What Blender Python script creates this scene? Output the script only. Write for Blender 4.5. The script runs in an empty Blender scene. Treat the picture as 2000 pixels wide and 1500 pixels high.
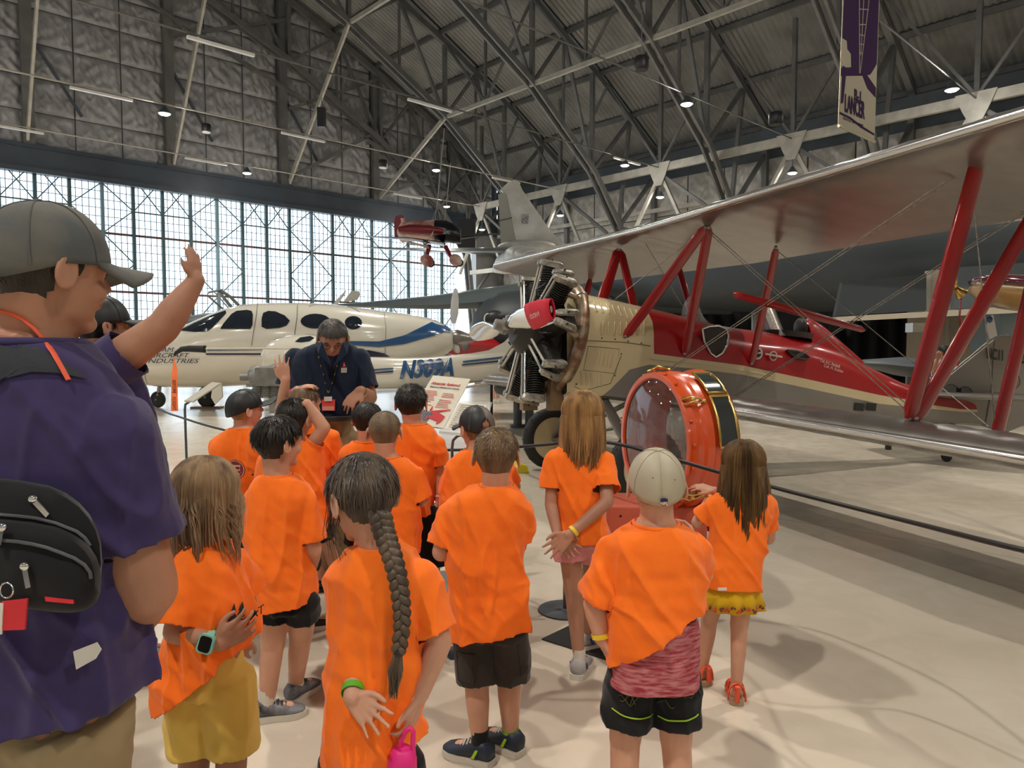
import bpy, bmesh, math, random
from mathutils import Vector, Matrix, noise
from math import sin, cos, pi, radians as R, sqrt, atan2
random.seed(7)
SC = bpy.context.scene
COL = SC.collection
# ---------------------------------------------------------------- camera
FPX = 1400.0
CZ = 1.5
PITCH = math.atan(74 / FPX)
FW = Vector((0, cos(PITCH), -sin(PITCH))); UP = Vector((0, sin(PITCH), cos(PITCH)))
cam_d = bpy.data.cameras.new('camera'); cam = bpy.data.objects.new('camera', cam_d); COL.objects.link(cam)
cam.location = (0, 0, CZ); cam.rotation_euler = (pi / 2 - PITCH, 0, 0)
cam_d.sensor_width = 36; cam_d.lens = FPX / 2000 * 36; cam_d.clip_end = 400
SC.camera = cam
SC.view_settings.view_transform = 'Standard'; SC.view_settings.look = 'None'
SC.view_settings.gamma = 1.0; SC.view_settings.exposure = 0.05
SC.cycles.use_denoising = True
SC.cycles.max_bounces = 7; SC.cycles.diffuse_bounces = 4; SC.cycles.glossy_bounces = 3; SC.cycles.transparent_max_bounces = 12
SC.cycles.sample_clamp_indirect = 4.0; SC.cycles.caustics_reflective = False; SC.cycles.caustics_refractive = False
# ---------------------------------------------------------------- world: overcast bright sky
W = bpy.data.worlds.new('sky'); SC.world = W; W.use_nodes = True
nt = W.node_tree; bg = nt.nodes['Background']
tcw = nt.nodes.new('ShaderNodeTexCoord'); sp = nt.nodes.new('ShaderNodeSeparateXYZ'); rp = nt.nodes.new('ShaderNodeValToRGB')
nt.links.new(tcw.outputs['Generated'], sp.inputs[0]); nt.links.new(sp.outputs['Z'], rp.inputs[0])
rp.color_ramp.elements[0].position = 0.0; rp.color_ramp.elements[0].color = (0.88, 0.95, 1, 1)
rp.color_ramp.elements[1].position = 0.6; rp.color_ramp.elements[1].color = (0.62, 0.82, 1, 1)
nt.links.new(rp.outputs[0], bg.inputs[0]); bg.inputs[1].default_value = 2.7
# ---------------------------------------------------------------- coordinates
UX, UY = 0.7311, 0.6823
def H(u, v, z): return Vector((u * UX - v * UY, u * UY + v * UX, z))
def P(px, py, d): return Vector((0, 0, CZ)) + d * (FW + Vector(((px - 1000) / FPX, 0, 0)) + (750 - py) / FPX * UP)
def G(px, py, z=0.0):
    r = FW + Vector(((px - 1000) / FPX, 0, 0)) + (750 - py) / FPX * UP
    return Vector((0, 0, CZ)) + r * ((z - CZ) / r.z)
# lamps of the hangar: on the tie rails, z about 11.2
TIES = [39.6 - 7.7 * k for k in range(8)]
LAMPS = []
for k, v in enumerate(TIES):
    for n in range(-3, 3):
        u = (10.1 if k % 2 else 2.8) + 14 * n
        if -36 < u < 35 and not (abs(u - 16.8) < .1 and abs(v - 24.2) < .1): LAMPS.append((u + (.8 if k == 3 and n == 1 else 0), v))
LAMPS += [(34, TIES[k]) for k in range(4)]
LAMP_W = 2000.0
def lamp_light(u, v, w=LAMP_W):
    ld = bpy.data.lights.new('high_bay_glow', 'POINT'); ld.energy = w * .10; ld.color = (1.0, 0.96, 0.90); ld.shadow_soft_size = .2
    lo = bpy.data.objects.new('high_bay_glow', ld); COL.objects.link(lo); lo.location = H(u, v, 10.93 if u != 34 else 9.68)
    ld = bpy.data.lights.new('high_bay_light', 'SPOT'); ld.energy = w; ld.spot_size = R(128); ld.spot_blend = .9; ld.color = (1.0, 0.93, 0.82); ld.shadow_soft_size = 0.13

    lo = bpy.data.objects.new('high_bay_light', ld); COL.objects.link(lo); lo.location = H(u, v, 10.95 if u != 34 else 9.7)
    return lo
for u, v in LAMPS: lamp_light(u, v, LAMP_W * (.35 if u == 34 else 1))
# portals in the two glazed door walls
for v, rot in ((43.2, 1),):
    ld = bpy.data.lights.new('door_portal', 'AREA'); ld.shape = 'RECTANGLE'; ld.size = 70; ld.size_y = 10; ld.cycles.is_portal = True
    lo = bpy.data.objects.new('door_portal', ld); COL.objects.link(lo); lo.location = H(5, v, 5.2)
    d = H(0, -rot, 0)
    lo.rotation_euler = d.to_track_quat('-Z', 'Y').to_euler()
# ---------------------------------------------------------------- materials
def mat(name, col, rough=0.6, metal=0.0, spec=0.5, bump=0.0, bscale=20.0, var=0.0, vscale=4.0, coat=0.0, col2=None, emit=0.0, alpha=1.0, stretch=None, trans=0.0, sheen=0.0, sss=0.0, bdetail=3.0, coords='Object'):
    m = bpy.data.materials.new(name); m.use_nodes = True
    n = m.node_tree.nodes; l = m.node_tree.links; b = n['Principled BSDF']
    c = (*col, 1)
    b.inputs['Base Color'].default_value = c; b.inputs['Roughness'].default_value = rough; b.inputs['Metallic'].default_value = metal
    b.inputs['Specular IOR Level'].default_value = spec; b.inputs['Coat Weight'].default_value = coat
    b.inputs['Coat Roughness'].default_value = 0.08
    if sheen: b.inputs['Sheen Weight'].default_value = sheen
    if sss:
        b.inputs['Subsurface Weight'].default_value = sss; b.inputs['Subsurface Radius'].default_value = (0.012, 0.005, 0.003)
        b.inputs['Subsurface Scale'].default_value = 0.6
    if trans: b.inputs['Transmission Weight'].default_value = trans
    if alpha < 1: b.inputs['Alpha'].default_value = alpha
    if emit: b.inputs['Emission Color'].default_value = c; b.inputs['Emission Strength'].default_value = emit
    if bump or var or col2:
        tc = n.new('ShaderNodeTexCoord'); mp = n.new('ShaderNodeMapping'); l.new(tc.outputs[coords], mp.inputs[0])
        if stretch: mp.inputs['Scale'].default_value = stretch
    if var or col2:
        nz = n.new('ShaderNodeTexNoise'); nz.inputs['Scale'].default_value = vscale; nz.inputs['Detail'].default_value = 4
        l.new(mp.outputs[0], nz.inputs[0])
        mx = n.new('ShaderNodeMix'); mx.data_type = 'RGBA'
        c2 = (*col2, 1) if col2 else tuple(x * (1 - var) for x in col) + (1,)
        mx.inputs['A'].default_value = c; mx.inputs['B'].default_value = c2
        rr = n.new('ShaderNodeValToRGB'); rr.color_ramp.elements[0].position = 0.38; rr.color_ramp.elements[1].position = 0.62
        l.new(nz.outputs[0], rr.inputs[0]); l.new(rr.outputs[0], mx.inputs['Factor']); l.new(mx.outputs['Result'], b.inputs['Base Color'])
    if bump:
        nb = n.new('ShaderNodeTexNoise'); nb.inputs['Scale'].default_value = bscale; nb.inputs['Detail'].default_value = bdetail
        l.new(mp.outputs[0], nb.inputs[0]); bp = n.new('ShaderNodeBump'); bp.inputs['Strength'].default_value = min(bump, 1.0)
        bp.inputs['Distance'].default_value = 0.02 * bump
        l.new(nb.outputs[0], bp.inputs['Height']); l.new(bp.outputs[0], b.inputs['Normal'])
    return m
M = {}
M['steel'] = mat('painted steel', (0.15, 0.15, 0.145), 0.5, bump=0.2, var=0.25, vscale=1.2)
M['steel_dark'] = mat('dark steel', (0.07, 0.085, 0.10), 0.5, var=0.2, vscale=1.0)
M['steel_light'] = mat('pale galvanised steel', (0.50, 0.48, 0.42), 0.45, metal=0.2, var=0.2, vscale=2)
M['mullion'] = mat('blue green painted mullion', (0.05, 0.10, 0.11), 0.45)
M['mullion_light'] = mat('pale blue post', (0.16, 0.25, 0.30), 0.4)
M['transom'] = mat('red primer rail', (0.10, 0.055, 0.055), 0.6)
M['header'] = mat('blue grey header', (0.045, 0.06, 0.08), 0.5, var=0.25, vscale=0.6)
M['quilt'] = mat('grey insulation quilt', (0.34, 0.34, 0.345), 0.38, spec=0.6, bump=1.0, bscale=2.6, stretch=(1, 1, 0.55), var=0.12, vscale=1.5, bdetail=5)
M['quilt_pale'] = mat('silver insulation quilt', (0.52, 0.50, 0.46), 0.35, spec=0.6, bump=1.0, bscale=2.0, var=0.1, bdetail=5)
M['roofdeck'] = mat('corrugated roof sheet', (0.24, 0.24, 0.23), 0.45, metal=0.25, var=0.3, vscale=0.6)
M['black'] = mat('black plastic', (0.012, 0.012, 0.013), 0.45)
M['rubber'] = mat('rubber', (0.016, 0.016, 0.017), 0.7, bump=0.3, bscale=60)
M['white'] = mat('white paint', (0.80, 0.78, 0.72), 0.35)
M['chrome'] = mat('polished metal', (0.82, 0.82, 0.82), 0.12, metal=1.0)
M['brass'] = mat('brass', (0.72, 0.50, 0.16), 0.25, metal=1.0)
M['lampglow'] = mat('lamp lens', (1.0, 0.86, 0.55), 0.4, emit=25)
# ---------------------------------------------------------------- mesh builder
class MB:
    def __init__(s): s.v = []; s.f = []
    def add(s, vs, fs):
        o = len(s.v); s.v += [Vector(p) for p in vs]; s.f += [tuple(i + o for i in f) for f in fs]; return s
    def box(s, c, h, rot=None):
        c = Vector(c); pts = []
        for z in (-1, 1):
            for y in (-1, 1):
                for x in (-1, 1):
                    p = Vector((x * h[0], y * h[1], z * h[2]))
                    if rot is not None: p = rot @ p
                    pts.append(c + p)
        return s.add(pts, [(0, 2, 3, 1), (4, 5, 7, 6), (0, 1, 5, 4), (2, 6, 7, 3), (0, 4, 6, 2), (1, 3, 7, 5)])
    def loft(s, rings, cap=True, close=False):
        n = len(rings[0]); o = len(s.v)
        for r in rings: s.v += [Vector(p) for p in r]
        m = len(rings)
        for i in range(m if close else m - 1):
            a = o + i * n; b = o + ((i + 1) % m) * n
            for j in range(n):
                k = (j + 1) % n; s.f.append((a + j, a + k, b + k, b + j))
        if cap and not close:
            s.f.append(tuple(o + j for j in range(n))[::-1]); s.f.append(tuple(o + (m - 1) * n + j for j in range(n)))
        return s
    def tube(s, pts, r, n=8, cap=True, flat=1.0, ref=None):
        pts = [Vector(p) for p in pts]; rs = r if isinstance(r, (list, tuple)) else [r] * len(pts); rings = []
        t0 = (pts[1] - pts[0]).normalized()
        ref = Vector(ref) if ref is not None else (Vector((0, 0, 1)) if abs(t0.z) < 0.9 else Vector((0, 1, 0)))
        a = (ref - t0 * ref.dot(t0)).normalized()
        for i, p in enumerate(pts):
            t = (pts[min(i + 1, len(pts) - 1)] - pts[max(i - 1, 0)])
            t = t.normalized() if t.length > 1e-9 else t0
            a2 = a - t * a.dot(t); a = a2.normalized() if a2.length > 1e-6 else a; b = t.cross(a)
            rings.append([p + (a * cos(2 * pi * j / n) + b * sin(2 * pi * j / n) * flat) * rs[i] for j in range(n)])
        return s.loft(rings, cap)
    def cyl(s, p0, p1, r0, r1=None, n=12): return s.tube([p0, p1], [r0, r0 if r1 is None else r1], n)
    def beam(s, p0, p1, w, h=None, up=(0, 0, 1)):
        p0 = Vector(p0); p1 = Vector(p1); t = (p1 - p0).normalized(); up = Vector(up)
        if abs(t.dot(up)) > 0.97: up = H(1, 0, 0)
        a = (up - t * up.dot(t)).normalized(); b = t.cross(a); h = w if h is None else h
        q = [a * (h / 2) * i + b * (w / 2) * j for i, j in ((1, 1), (1, -1), (-1, -1), (-1, 1))]
        return s.loft([[p0 + x for x in q], [p1 + x for x in q]])
    def capsule(s, p0, p1, r0, r1, n=14, k=4):
        p0 = Vector(p0); p1 = Vector(p1); t = (p1 - p0); L = t.length
        t = t / L if L > 1e-6 else Vector((0, 0, 1))
        pts = [p0 - t * r0 * cos(a) for a in [i * pi / 2 / k for i in range(k)]] + [p0, p1] + [p1 + t * r1 * sin(a) for a in [(i + 1) * pi / 2 / k for i in range(k)]]
        rs = [max(r0 * sin(i * pi / 2 / k), r0 * 0.05) for i in range(k)] + [r0, r1] + [max(r1 * cos((i + 1) * pi / 2 / k), r1 * 0.05) for i in range(k)]
        a = Vector((1, 0, 0)) if abs(t.x) < 0.8 else Vector((0, 1, 0)); a = (a - t * a.dot(t)).normalized(); b = t.cross(a)
        return s.loft([[p + (a * cos(2 * pi * j / n) + b * sin(2 * pi * j / n)) * rr for j in range(n)] for p, rr in zip(pts, rs)])
    def ell(s, c, h, rot=None, n=16, m=10):
        c = Vector(c); rings = []
        for i in range(m + 1):
            a = pi * i / m; rr = max(sin(a), 0.02); ring = []
            for j in range(n):
                b = 2 * pi * j / n; p = Vector((h[0] * rr * cos(b), h[1] * rr * sin(b), -h[2] * cos(a)))
                if rot is not None: p = rot @ p
                ring.append(c + p)
            rings.append(ring)
        return s.loft(rings)
    def revolve(s, prof, o, axis, n=32, cap=True, ref=None):
        o = Vector(o); t = Vector(axis).normalized(); ref = Vector(ref) if ref is not None else (Vector((0, 0, 1)) if abs(t.z) < 0.9 else Vector((1, 0, 0)))
        a = (ref - t * ref.dot(t)).normalized(); b = t.cross(a)
        return s.loft([[o + t * x + (a * cos(2 * pi * j / n) + b * sin(2 * pi * j / n)) * max(r, 1e-4) for j in range(n)] for x, r in prof], cap)
    def prism(s, poly, d):
        poly = [Vector(p) for p in poly]; d = Vector(d); n = len(poly)
        return s.add(poly + [p + d for p in poly], [tuple(range(n))[::-1], tuple(range(n, 2 * n))] + [(i, (i + 1) % n, n + (i + 1) % n, n + i) for i in range(n)])
    def mesh(s, name, m=None, smooth=None):
        me = bpy.data.meshes.new(name); me.from_pydata([tuple(p) for p in s.v], [], s.f); me.validate()
        if m: 
            for x in (m if isinstance(m, (list, tuple)) else [m]): me.materials.append(x)
        if smooth:
            me.shade_smooth(); me.set_sharp_from_angle(angle=R(smooth))
        bm = bmesh.new(); bm.from_mesh(me); bmesh.ops.recalc_face_normals(bm, faces=bm.faces); bm.to_mesh(me); bm.free()
        return me
    def obj(s, name, m=None, parent=None, smooth=None):
        me = s.mesh(name, m, smooth); return link(name, me, parent)
def link(name, me, parent=None):
    o = bpy.data.objects.new(name, me); COL.objects.link(o)
    if parent is not None: setpar(o, parent)
    return o
def setpar(o, parent):
    o.parent = parent
    if parent.type == 'EMPTY' or True: o.matrix_parent_inverse = parent.matrix_basis.inverted() if parent.parent is None else (parent.parent.matrix_basis @ parent.matrix_parent_inverse @ parent.matrix_basis).inverted()
def empty(name, loc=(0, 0, 0)):
    o = bpy.data.objects.new(name, None); COL.objects.link(o); o.location = loc; o.empty_display_size = 0.1; return o
def tag(o, label=None, cat=None, group=None, kind=None):
    if label: o['label'] = label
    if cat: o['category'] = cat
    if group: o['group'] = group
    if kind: o['kind'] = kind
    return o
def thing(name, label, cat, loc=(0, 0, 0), group=None): return tag(empty(name, loc), label, cat, group)
def text_mesh(txt, size, loc, right, up, m, parent, name='lettering', depth=0.002, shear=0.0, bold=0.0, sx=1.0, align='LEFT', spacing=1.0, fit=None, proj=None):
    cu = bpy.data.curves.new('t', 'FONT'); cu.body = txt; cu.size = size; cu.shear = shear; cu.offset = bold; cu.extrude = depth; cu.align_x = align; cu.space_character = spacing
    cu.resolution_u = 3
    o = bpy.data.objects.new('t', cu); COL.objects.link(o); dg = bpy.context.evaluated_depsgraph_get(); me = bpy.data.meshes.new_from_object(o.evaluated_get(dg))
    bpy.data.objects.remove(o)
    right = Vector(right).normalized(); up = Vector(up).normalized(); nrm = right.cross(up)
    xs = [v.co.x for v in me.vertices] or [0, 1]
    k = sx if fit is None else fit / max(max(xs) - min(xs), 1e-6)
    for v in me.vertices:
        p = Vector(loc) + right * v.co.x * k + up * v.co.y + nrm * v.co.z
        v.co = proj(p) if proj else p
    me.materials.clear(); me.materials.append(m)
    return link(name, me, parent)
# ================================================================ hangar
VW = 44.0                                   # plane of the glazed door wall
UW = 39.5                                   # far side wall
FLOORM = mat('polished beige epoxy floor', (0.60, 0.52, 0.42), 0.16, spec=0.5)
n = FLOORM.node_tree.nodes; l = FLOORM.node_tree.links; b = n['Principled BSDF']
tc = n.new('ShaderNodeTexCoord'); mp = n.new('ShaderNodeMapping'); mp.inputs['Rotation'].default_value = (0, 0, R(43)); l.new(tc.outputs['Object'], mp.inputs[0])
nz = n.new('ShaderNodeTexNoise'); nz.inputs['Scale'].default_value = 0.55; nz.inputs['Detail'].default_value = 6; l.new(mp.outputs[0], nz.inputs[0])
nz2 = n.new('ShaderNodeTexNoise'); nz2.inputs['Scale'].default_value = 3.2; nz2.inputs['Detail'].default_value = 5; nz2.inputs['Distortion'].default_value = 1.5; l.new(mp.outputs[0], nz2.inputs[0])
r1 = n.new('ShaderNodeValToRGB'); r1.color_ramp.elements[0].position = 0.35; r1.color_ramp.elements[0].color = (0.56, 0.49, 0.395, 1); r1.color_ramp.elements[1].position = 0.65; r1.color_ramp.elements[1].color = (0.66, 0.595, 0.49, 1)
l.new(nz.outputs[0], r1.inputs[0])
r2 = n.new('ShaderNodeValToRGB'); r2.color_ramp.elements[0].position = 0.40; r2.color_ramp.elements[0].color = (0.955, 0.95, 0.94, 1); r2.color_ramp.elements[1].position = 0.55; r2.color_ramp.elements[1].color = (1, 1, 1, 1)
l.new(nz2.outputs[0], r2.inputs[0])
mx = n.new('ShaderNodeMix'); mx.data_type = 'RGBA'; mx.blend_type = 'MULTIPLY'; mx.inputs['Factor'].default_value = 1
l.new(r1.outputs[0], mx.inputs['A']); l.new(r2.outputs[0], mx.inputs['B'])
# slab joints: thin dark lines every 6 m
sx = n.new('ShaderNodeSeparateXYZ'); l.new(mp.outputs[0], sx.inputs[0])
prev = None
for ax in ('X', 'Y'):
    a = n.new('ShaderNodeMath'); a.operation = 'PINGPONG'; a.inputs[1].default_value = 3.05; l.new(sx.outputs[ax], a.inputs[0])
    c = n.new('ShaderNodeMath'); c.operation = 'LESS_THAN'; c.inputs[1].default_value = 0.006; l.new(a.outputs[0], c.inputs[0])
    if prev:
        d = n.new('ShaderNodeMath'); d.operation = 'MAXIMUM'; l.new(prev.outputs[0], d.inputs[0]); l.new(c.outputs[0], d.inputs[1]); prev = d
    else: prev = c
m3 = n.new('ShaderNodeMix'); m3.data_type = 'RGBA'; m3.inputs['B'].default_value = (0.40, 0.32, 0.25, 1)
l.new(prev.outputs[0], m3.inputs['Factor']); l.new(mx.outputs['Result'], m3.inputs['A']); l.new(m3.outputs['Result'], b.inputs['Base Color'])
rr = n.new('ShaderNodeMapRange'); rr.inputs['To Min'].default_value = 0.12; rr.inputs['To Max'].default_value = 0.30; l.new(nz2.outputs[0], rr.inputs[0]); l.new(rr.outputs[0], b.inputs['Roughness'])
bp = n.new('ShaderNodeBump'); bp.inputs['Strength'].default_value = 0.05; bp.inputs['Distance'].default_value = 0.01; l.new(nz.outputs[0], bp.inputs['Height']); l.new(bp.outputs[0], b.inputs['Normal'])

fb = MB(); fb.add([H(-46, -24, 0), H(46, -24, 0), H(46, 46, 0), H(-46, 46, 0), H(-46, -24, -0.3), H(46, -24, -0.3), H(46, 46, -0.3), H(-46, 46, -0.3)],
                  [(0, 1, 2, 3), (7, 6, 5, 4), (0, 4, 5, 1), (1, 5, 6, 2), (2, 6, 7, 3), (3, 7, 4, 0)])
tag(fb.obj('floor', FLOORM), kind='structure')

# roof profile (u, z) of the deck and the lower chord nodes
def roof_z(u):
    u = abs(u + 4)
    pts = [(0, 29.5), (10, 28.4), (20, 25.7), (29, 22.2), (37, 18.2), (43.5, 14.3), (50, 10.5)]
    for a, b2 in zip(pts, pts[1:]):
        if u <= b2[0]: return a[1] + (b2[1] - a[1]) * (u - a[0]) / (b2[0] - a[0])
    return 10.5
def chord_z(u):
    u = abs(u + 4)
    pts = [(0, 25.0), (11.2, 24.2), (18.2, 22.4), (25.2, 19.4), (31.9, 15.7), (37, 11.8), (39.6, 8.6), (40.6, 0)]
    for a, b2 in zip(pts, pts[1:]):
        if u <= b2[0]: return a[1] + (b2[1] - a[1]) * (u - a[0]) / (b2[0] - a[0])
    return 0
NODES = [-41.9, -35.9, -29.2, -22.2, -15.2, -8, -0, 7.2, 14.2, 21.2, 27.9, 32.9]
RIBS = [36.0, 28.3, 20.6, 12.9, 5.2, -2.5, -10.2, -17.9]
ceil_o = tag(empty('ceiling'), kind='structure')
# corrugated deck: one sheet row per purlin bay and rib bay
UB = [-43.5, -39, -35, -31, -27, -23, -19, -15, -11, -7, -4, 0, 3.5, 7, 10.5, 14, 17.5, 21, 24.5, 27.6, 30.6, 33.6, 36.6, UW]
VB = [-21.5] + RIBS[::-1] + [VW]
pcache = {}
for i in range(len(UB) - 1):
    for j in range(len(VB) - 1):
        u0, u1, v0, v1 = UB[i], UB[i + 1], VB[j], VB[j + 1]
        w = v1 - v0; nn = int(w / 0.15); mbp = MB(); L = []
        for q in range(nn + 1):
            v = v0 + w * q / nn; dz = 0.085 if q % 2 else 0.0
            L.append(H(u0, v, roof_z(u0) + dz)); L.append(H(u1, v, roof_z(u1) + dz + 0.03))
        mbp.add(L, [(2 * q, 2 * q + 1, 2 * q + 3, 2 * q + 2) for q in range(nn)])
        mbp.obj('roof_panel', M['roofdeck'], ceil_o)
# solid weather deck above
mb = MB()
for i in range(len(UB) - 1):
    a, c = UB[i], UB[i + 1]
    mb.add([H(a, -21.5, roof_z(a) + .25), H(c, -21.5, roof_z(c) + .25), H(c, VW + .5, roof_z(c) + .25), H(a, VW + .5, roof_z(a) + .25)], [(0, 1, 2, 3)])
mb.obj('roof_covering', M['steel_dark'], ceil_o)
for u in UB:
    MB().beam(H(u, -21.5, roof_z(u) - .16), H(u, VW, roof_z(u) - .16), .14, .26).obj('purlin', M['steel'], ceil_o)
for rv in RIBS + [43.3]:
    vis = rv > -3
    tr = empty('roof_truss', H(0, rv, 0)); setpar(tr, ceil_o)
    US = [-44.6] + NODES + [35.6, 36.6]
    def Lc(u): return H(u, rv, chord_z(u))
    for a, c in zip(US, US[1:]):
        if max(a, c) <= -40 and False: continue
        # lower chord as a pair of channels
        m1 = MB(); off = H(0, .22, 0)
        for sg in (-1, 1): m1.beam(H(a, rv, chord_z(a) if abs(a + 4) < 40.6 else 0) + off * sg, H(c, rv, chord_z(c) if abs(c + 4) < 40.6 else 0) + off * sg, .12, .34)
        m1.obj('lower_chord', M['steel'], tr)
    TU = [-43, -36, -29.2, -22.2, -15.2, -8, 0, 7.2, 14.2, 21.2, 27.9, 33.5, UW - .3]
    for a, c in zip(TU, TU[1:]): MB().beam(H(a, rv, roof_z(a) - .5), H(c, rv, roof_z(c) - .5), .28, .36).obj('upper_chord', M['steel'], tr)
    for i, u in enumerate(NODES):
        if u < -30: continue
        zt = roof_z(u) - .5; zb = chord_z(u)
        MB().beam(H(u, rv, zb), H(u, rv, zt), .26, .20).obj('truss_post', M['steel'], tr)
        if i + 1 < len(NODES):
            u2 = NODES[i + 1]; um = (u + u2) / 2
            MB().beam(H(u, rv, zb), H(um, rv, roof_z(um) - .55), .2, .16).obj('truss_diagonal', M['steel'], tr)
            MB().beam(H(u2, rv, chord_z(u2)), H(um, rv, roof_z(um) - .55), .2, .16).obj('truss_diagonal', M['steel'], tr)
            if vis: MB().beam(H(um, rv, roof_z(um) - .55), H(um, rv, (zb + chord_z(u2)) / 2), .13, .13).obj('truss_hanger', M['steel'], tr)
    # haunch web
    for (ua, za), (ub, zb) in (((32.9, 11.8), (36.5, roof_z(36.5) - .5)), ((35.4, 8.8), (UW - .4, 12.5)), ((35.4, 8.8), (36.5, roof_z(36.5) - .5)), ((36.0, 5), (UW - .4, 8.8)), ((36.5, .4), (UW - .4, 5)), ((36.0, 5), (UW - .4, 5)), ((35.4, 8.8), (UW - .4, 8.8))):
        MB().beam(H(ua, rv, za), H(ub, rv, zb), .2, .2).obj('truss_diagonal', M['steel'], tr)
    MB().beam(H(UW - .4, rv, 0), H(UW - .4, rv, 14), .3, .3).obj('truss_column', M['steel'], tr)
# longitudinal members between ribs (lower chord level) and knee braces to the door wall
lg = empty('longitudinal_bracing', H(0, 0, 0)); setpar(lg, ceil_o)
RV = [43.3] + RIBS
for u in (-15.2, -8, 0, 7.2, 14.2, 21.2, 27.9):
    z = chord_z(u)
    for a, c in zip(RIBS, RIBS[1:]):
        if c < -5: break
        MB().beam(H(u, a, z), H(u, c, z), .16, .22).obj('bottom_strut', M['steel_light'] if u > 20 else M['steel'], lg)
        vm = (a + c) / 2; um = u
        for vv in (a, c): MB().beam(H(u, vm, z), H(u, vv, roof_z(u) - .5), .13, .13).obj('sway_diagonal', M['steel'], lg)
        MB().beam(H(u, vm, z), H(u, vm, roof_z(u) - .3), .13, .15).obj('sway_post', M['steel'], lg)
    MB().beam(H(u, 36, z), H(u, 43.5, 11.9), .3, .12, up=H(1, 0, 0)).obj('knee_brace', M['steel_light'], lg)
# the pale rail beams along the side wall with their gussets and bracing
rb = tag(empty('rail_beam'), kind='structure'); rb.name = 'trim_1'
MB().beam(H(34, 40.2, 11.5), H(34, -12, 11.5), .22, .42).obj('beam', M['steel_light'], rb)
MB().beam(H(34.1, 41, 6.9), H(34.1, -12, 6.9), .22, .3).obj('beam', M['steel_light'], rb)
MB().beam(H(38.6, 43, 13.2), H(38.6, -12, 13.2), .35, .9).obj('eave_girder', M['steel_dark'], rb)
MB().beam(H(38.6, 43, 10.2), H(38.6, -12, 10.2), .22, .25).obj('wall_girt', M['steel_light'], rb)
MB().beam(H(38.6, 43, 7.6), H(38.6, -12, 7.6), .2, .2).obj('wall_girt', M['steel'], rb)
for v in TIES[:7]:
    MB().prism([H(33.85, v - .75, 11.75), H(33.85, v + .75, 11.75), H(33.85, v + .45, 11.0), H(33.85, v + .2, 10.5), H(33.85, v - .2, 10.5), H(33.85, v - .45, 11.0)], H(-.05, 0, 0)).obj('gusset', M['steel_light'], rb)
    for dv, mt, dz in ((2.6, 'steel_light', 6.9), (-2.2, 'steel_light', 6.9), (-3.85, 'steel', 8.3)):
        MB().beam(H(34, v, 11.2), H(34.05, v + dv, dz), .17, .17).obj('v_brace', M[mt], rb)
    MB().beam(H(34, v, 11.6), H(34, v, roof_z(34) - .4), .2, .2).obj('post', M['steel'], rb)
    for dv in (3.85, -3.85): MB().beam(H(34, v, 11.6), H(34, v + dv, roof_z(34) - .5), .13, .13).obj('sway_diagonal', M['steel'], rb)
# ties along u with fittings
for k, v in enumerate(TIES):
    t = empty('tie_rail', H(0, v, 11.5)); setpar(t, ceil_o)
    MB().cyl(H(-40, v, 11.5), H(34, v, 11.5), .035, n=6).obj('cable', M['steel_light'] if k < 2 else M['steel'], t)
    for u in (-8, 5.0, 13.5, 26.5):
        if k < 3: MB().beam(H(u + k * 1.7, v, 11.36), H(u + 2.2 + k * 1.7, v, 11.36), .13, .09).obj('tube_fitting', M['white'], t)
# high bay lamps
def lamp_label(u, v, L):
    k = (round(u, 1), round(v, 1)); d = LAMP_NAMES.get(k)
    if d: return d, 'high bay lamps on the roof ties'
    return 'high bay lamp on a roof tie outside the picture', 'high bay lamps outside the picture'
LAMP_NAMES = {(16.8, 39.6): 'glowing lamp on the lower tie just above the door header, left of centre', (30.8, 39.6): 'glowing lamp on the lowest tie near the corner beam', (10.1, 31.9): 'bright glowing lamp at left before the insulated wall', (24.1, 31.9): 'glowing lamp above the hanging stunt plane',
 (30.8, 24.2): 'glowing lamp above the bomber fin, right of it', (24.9, 16.5): 'brightest glowing lamp, high below the roof left of the banner', (24.1, 16.5): 'brightest glowing lamp, high below the roof left of the banner', (30.8, 8.8): 'glowing lamp at the upper right edge beyond the banner',
 (34, 39.6): 'small lamp under the gusset nearest the corner of the hall', (34, 31.9): 'small lamp under the gusset right of the bomber fin', (34, 24.2): 'small lamp under the third gusset of the pale rail beam', (34, 16.5): 'small lamp under the gusset left of the banner'}
lampme = None
for u, v in LAMPS:
    if lamp_label(u, v, 0)[1].endswith('picture'): continue
    o = thing('high_bay_lamp', 'round high bay lamp glowing on the tie rail, %s' % ('near the glazed doors' if v > 30 else 'over the display floor'), 'lamp', H(u, v, 10.9), 'high bay lamps on the roof ties')
    q_ = H(u, v, 11) - Vector((0, 0, CZ)); d_ = q_.dot(FW)
    LPX = (1000 + FPX * q_.x / d_, 750 - FPX * q_.dot(UP) / d_) if d_ > 1 else (-9999, 0)
    o['label'], o['group'] = lamp_label(u, v, LPX)
    zl = 11.42 if u != 34 else 10.2
    MB().revolve([(0, .06), (.1, .12), (.28, .24), (.32, .25)], H(u, v, zl), (0, 0, -1), 14).obj('housing', M['steel_dark'], o, 40)
    MB().ell(H(u, v, zl - .34), (.2, .2, .045), n=14, m=6).obj('lens', M['lampglow'], o, 60)
    if u == 34: MB().cyl(H(u, v, 10.2), H(u, v, 10.6), .03, n=6).obj('hanger', M['steel'], o)
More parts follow.
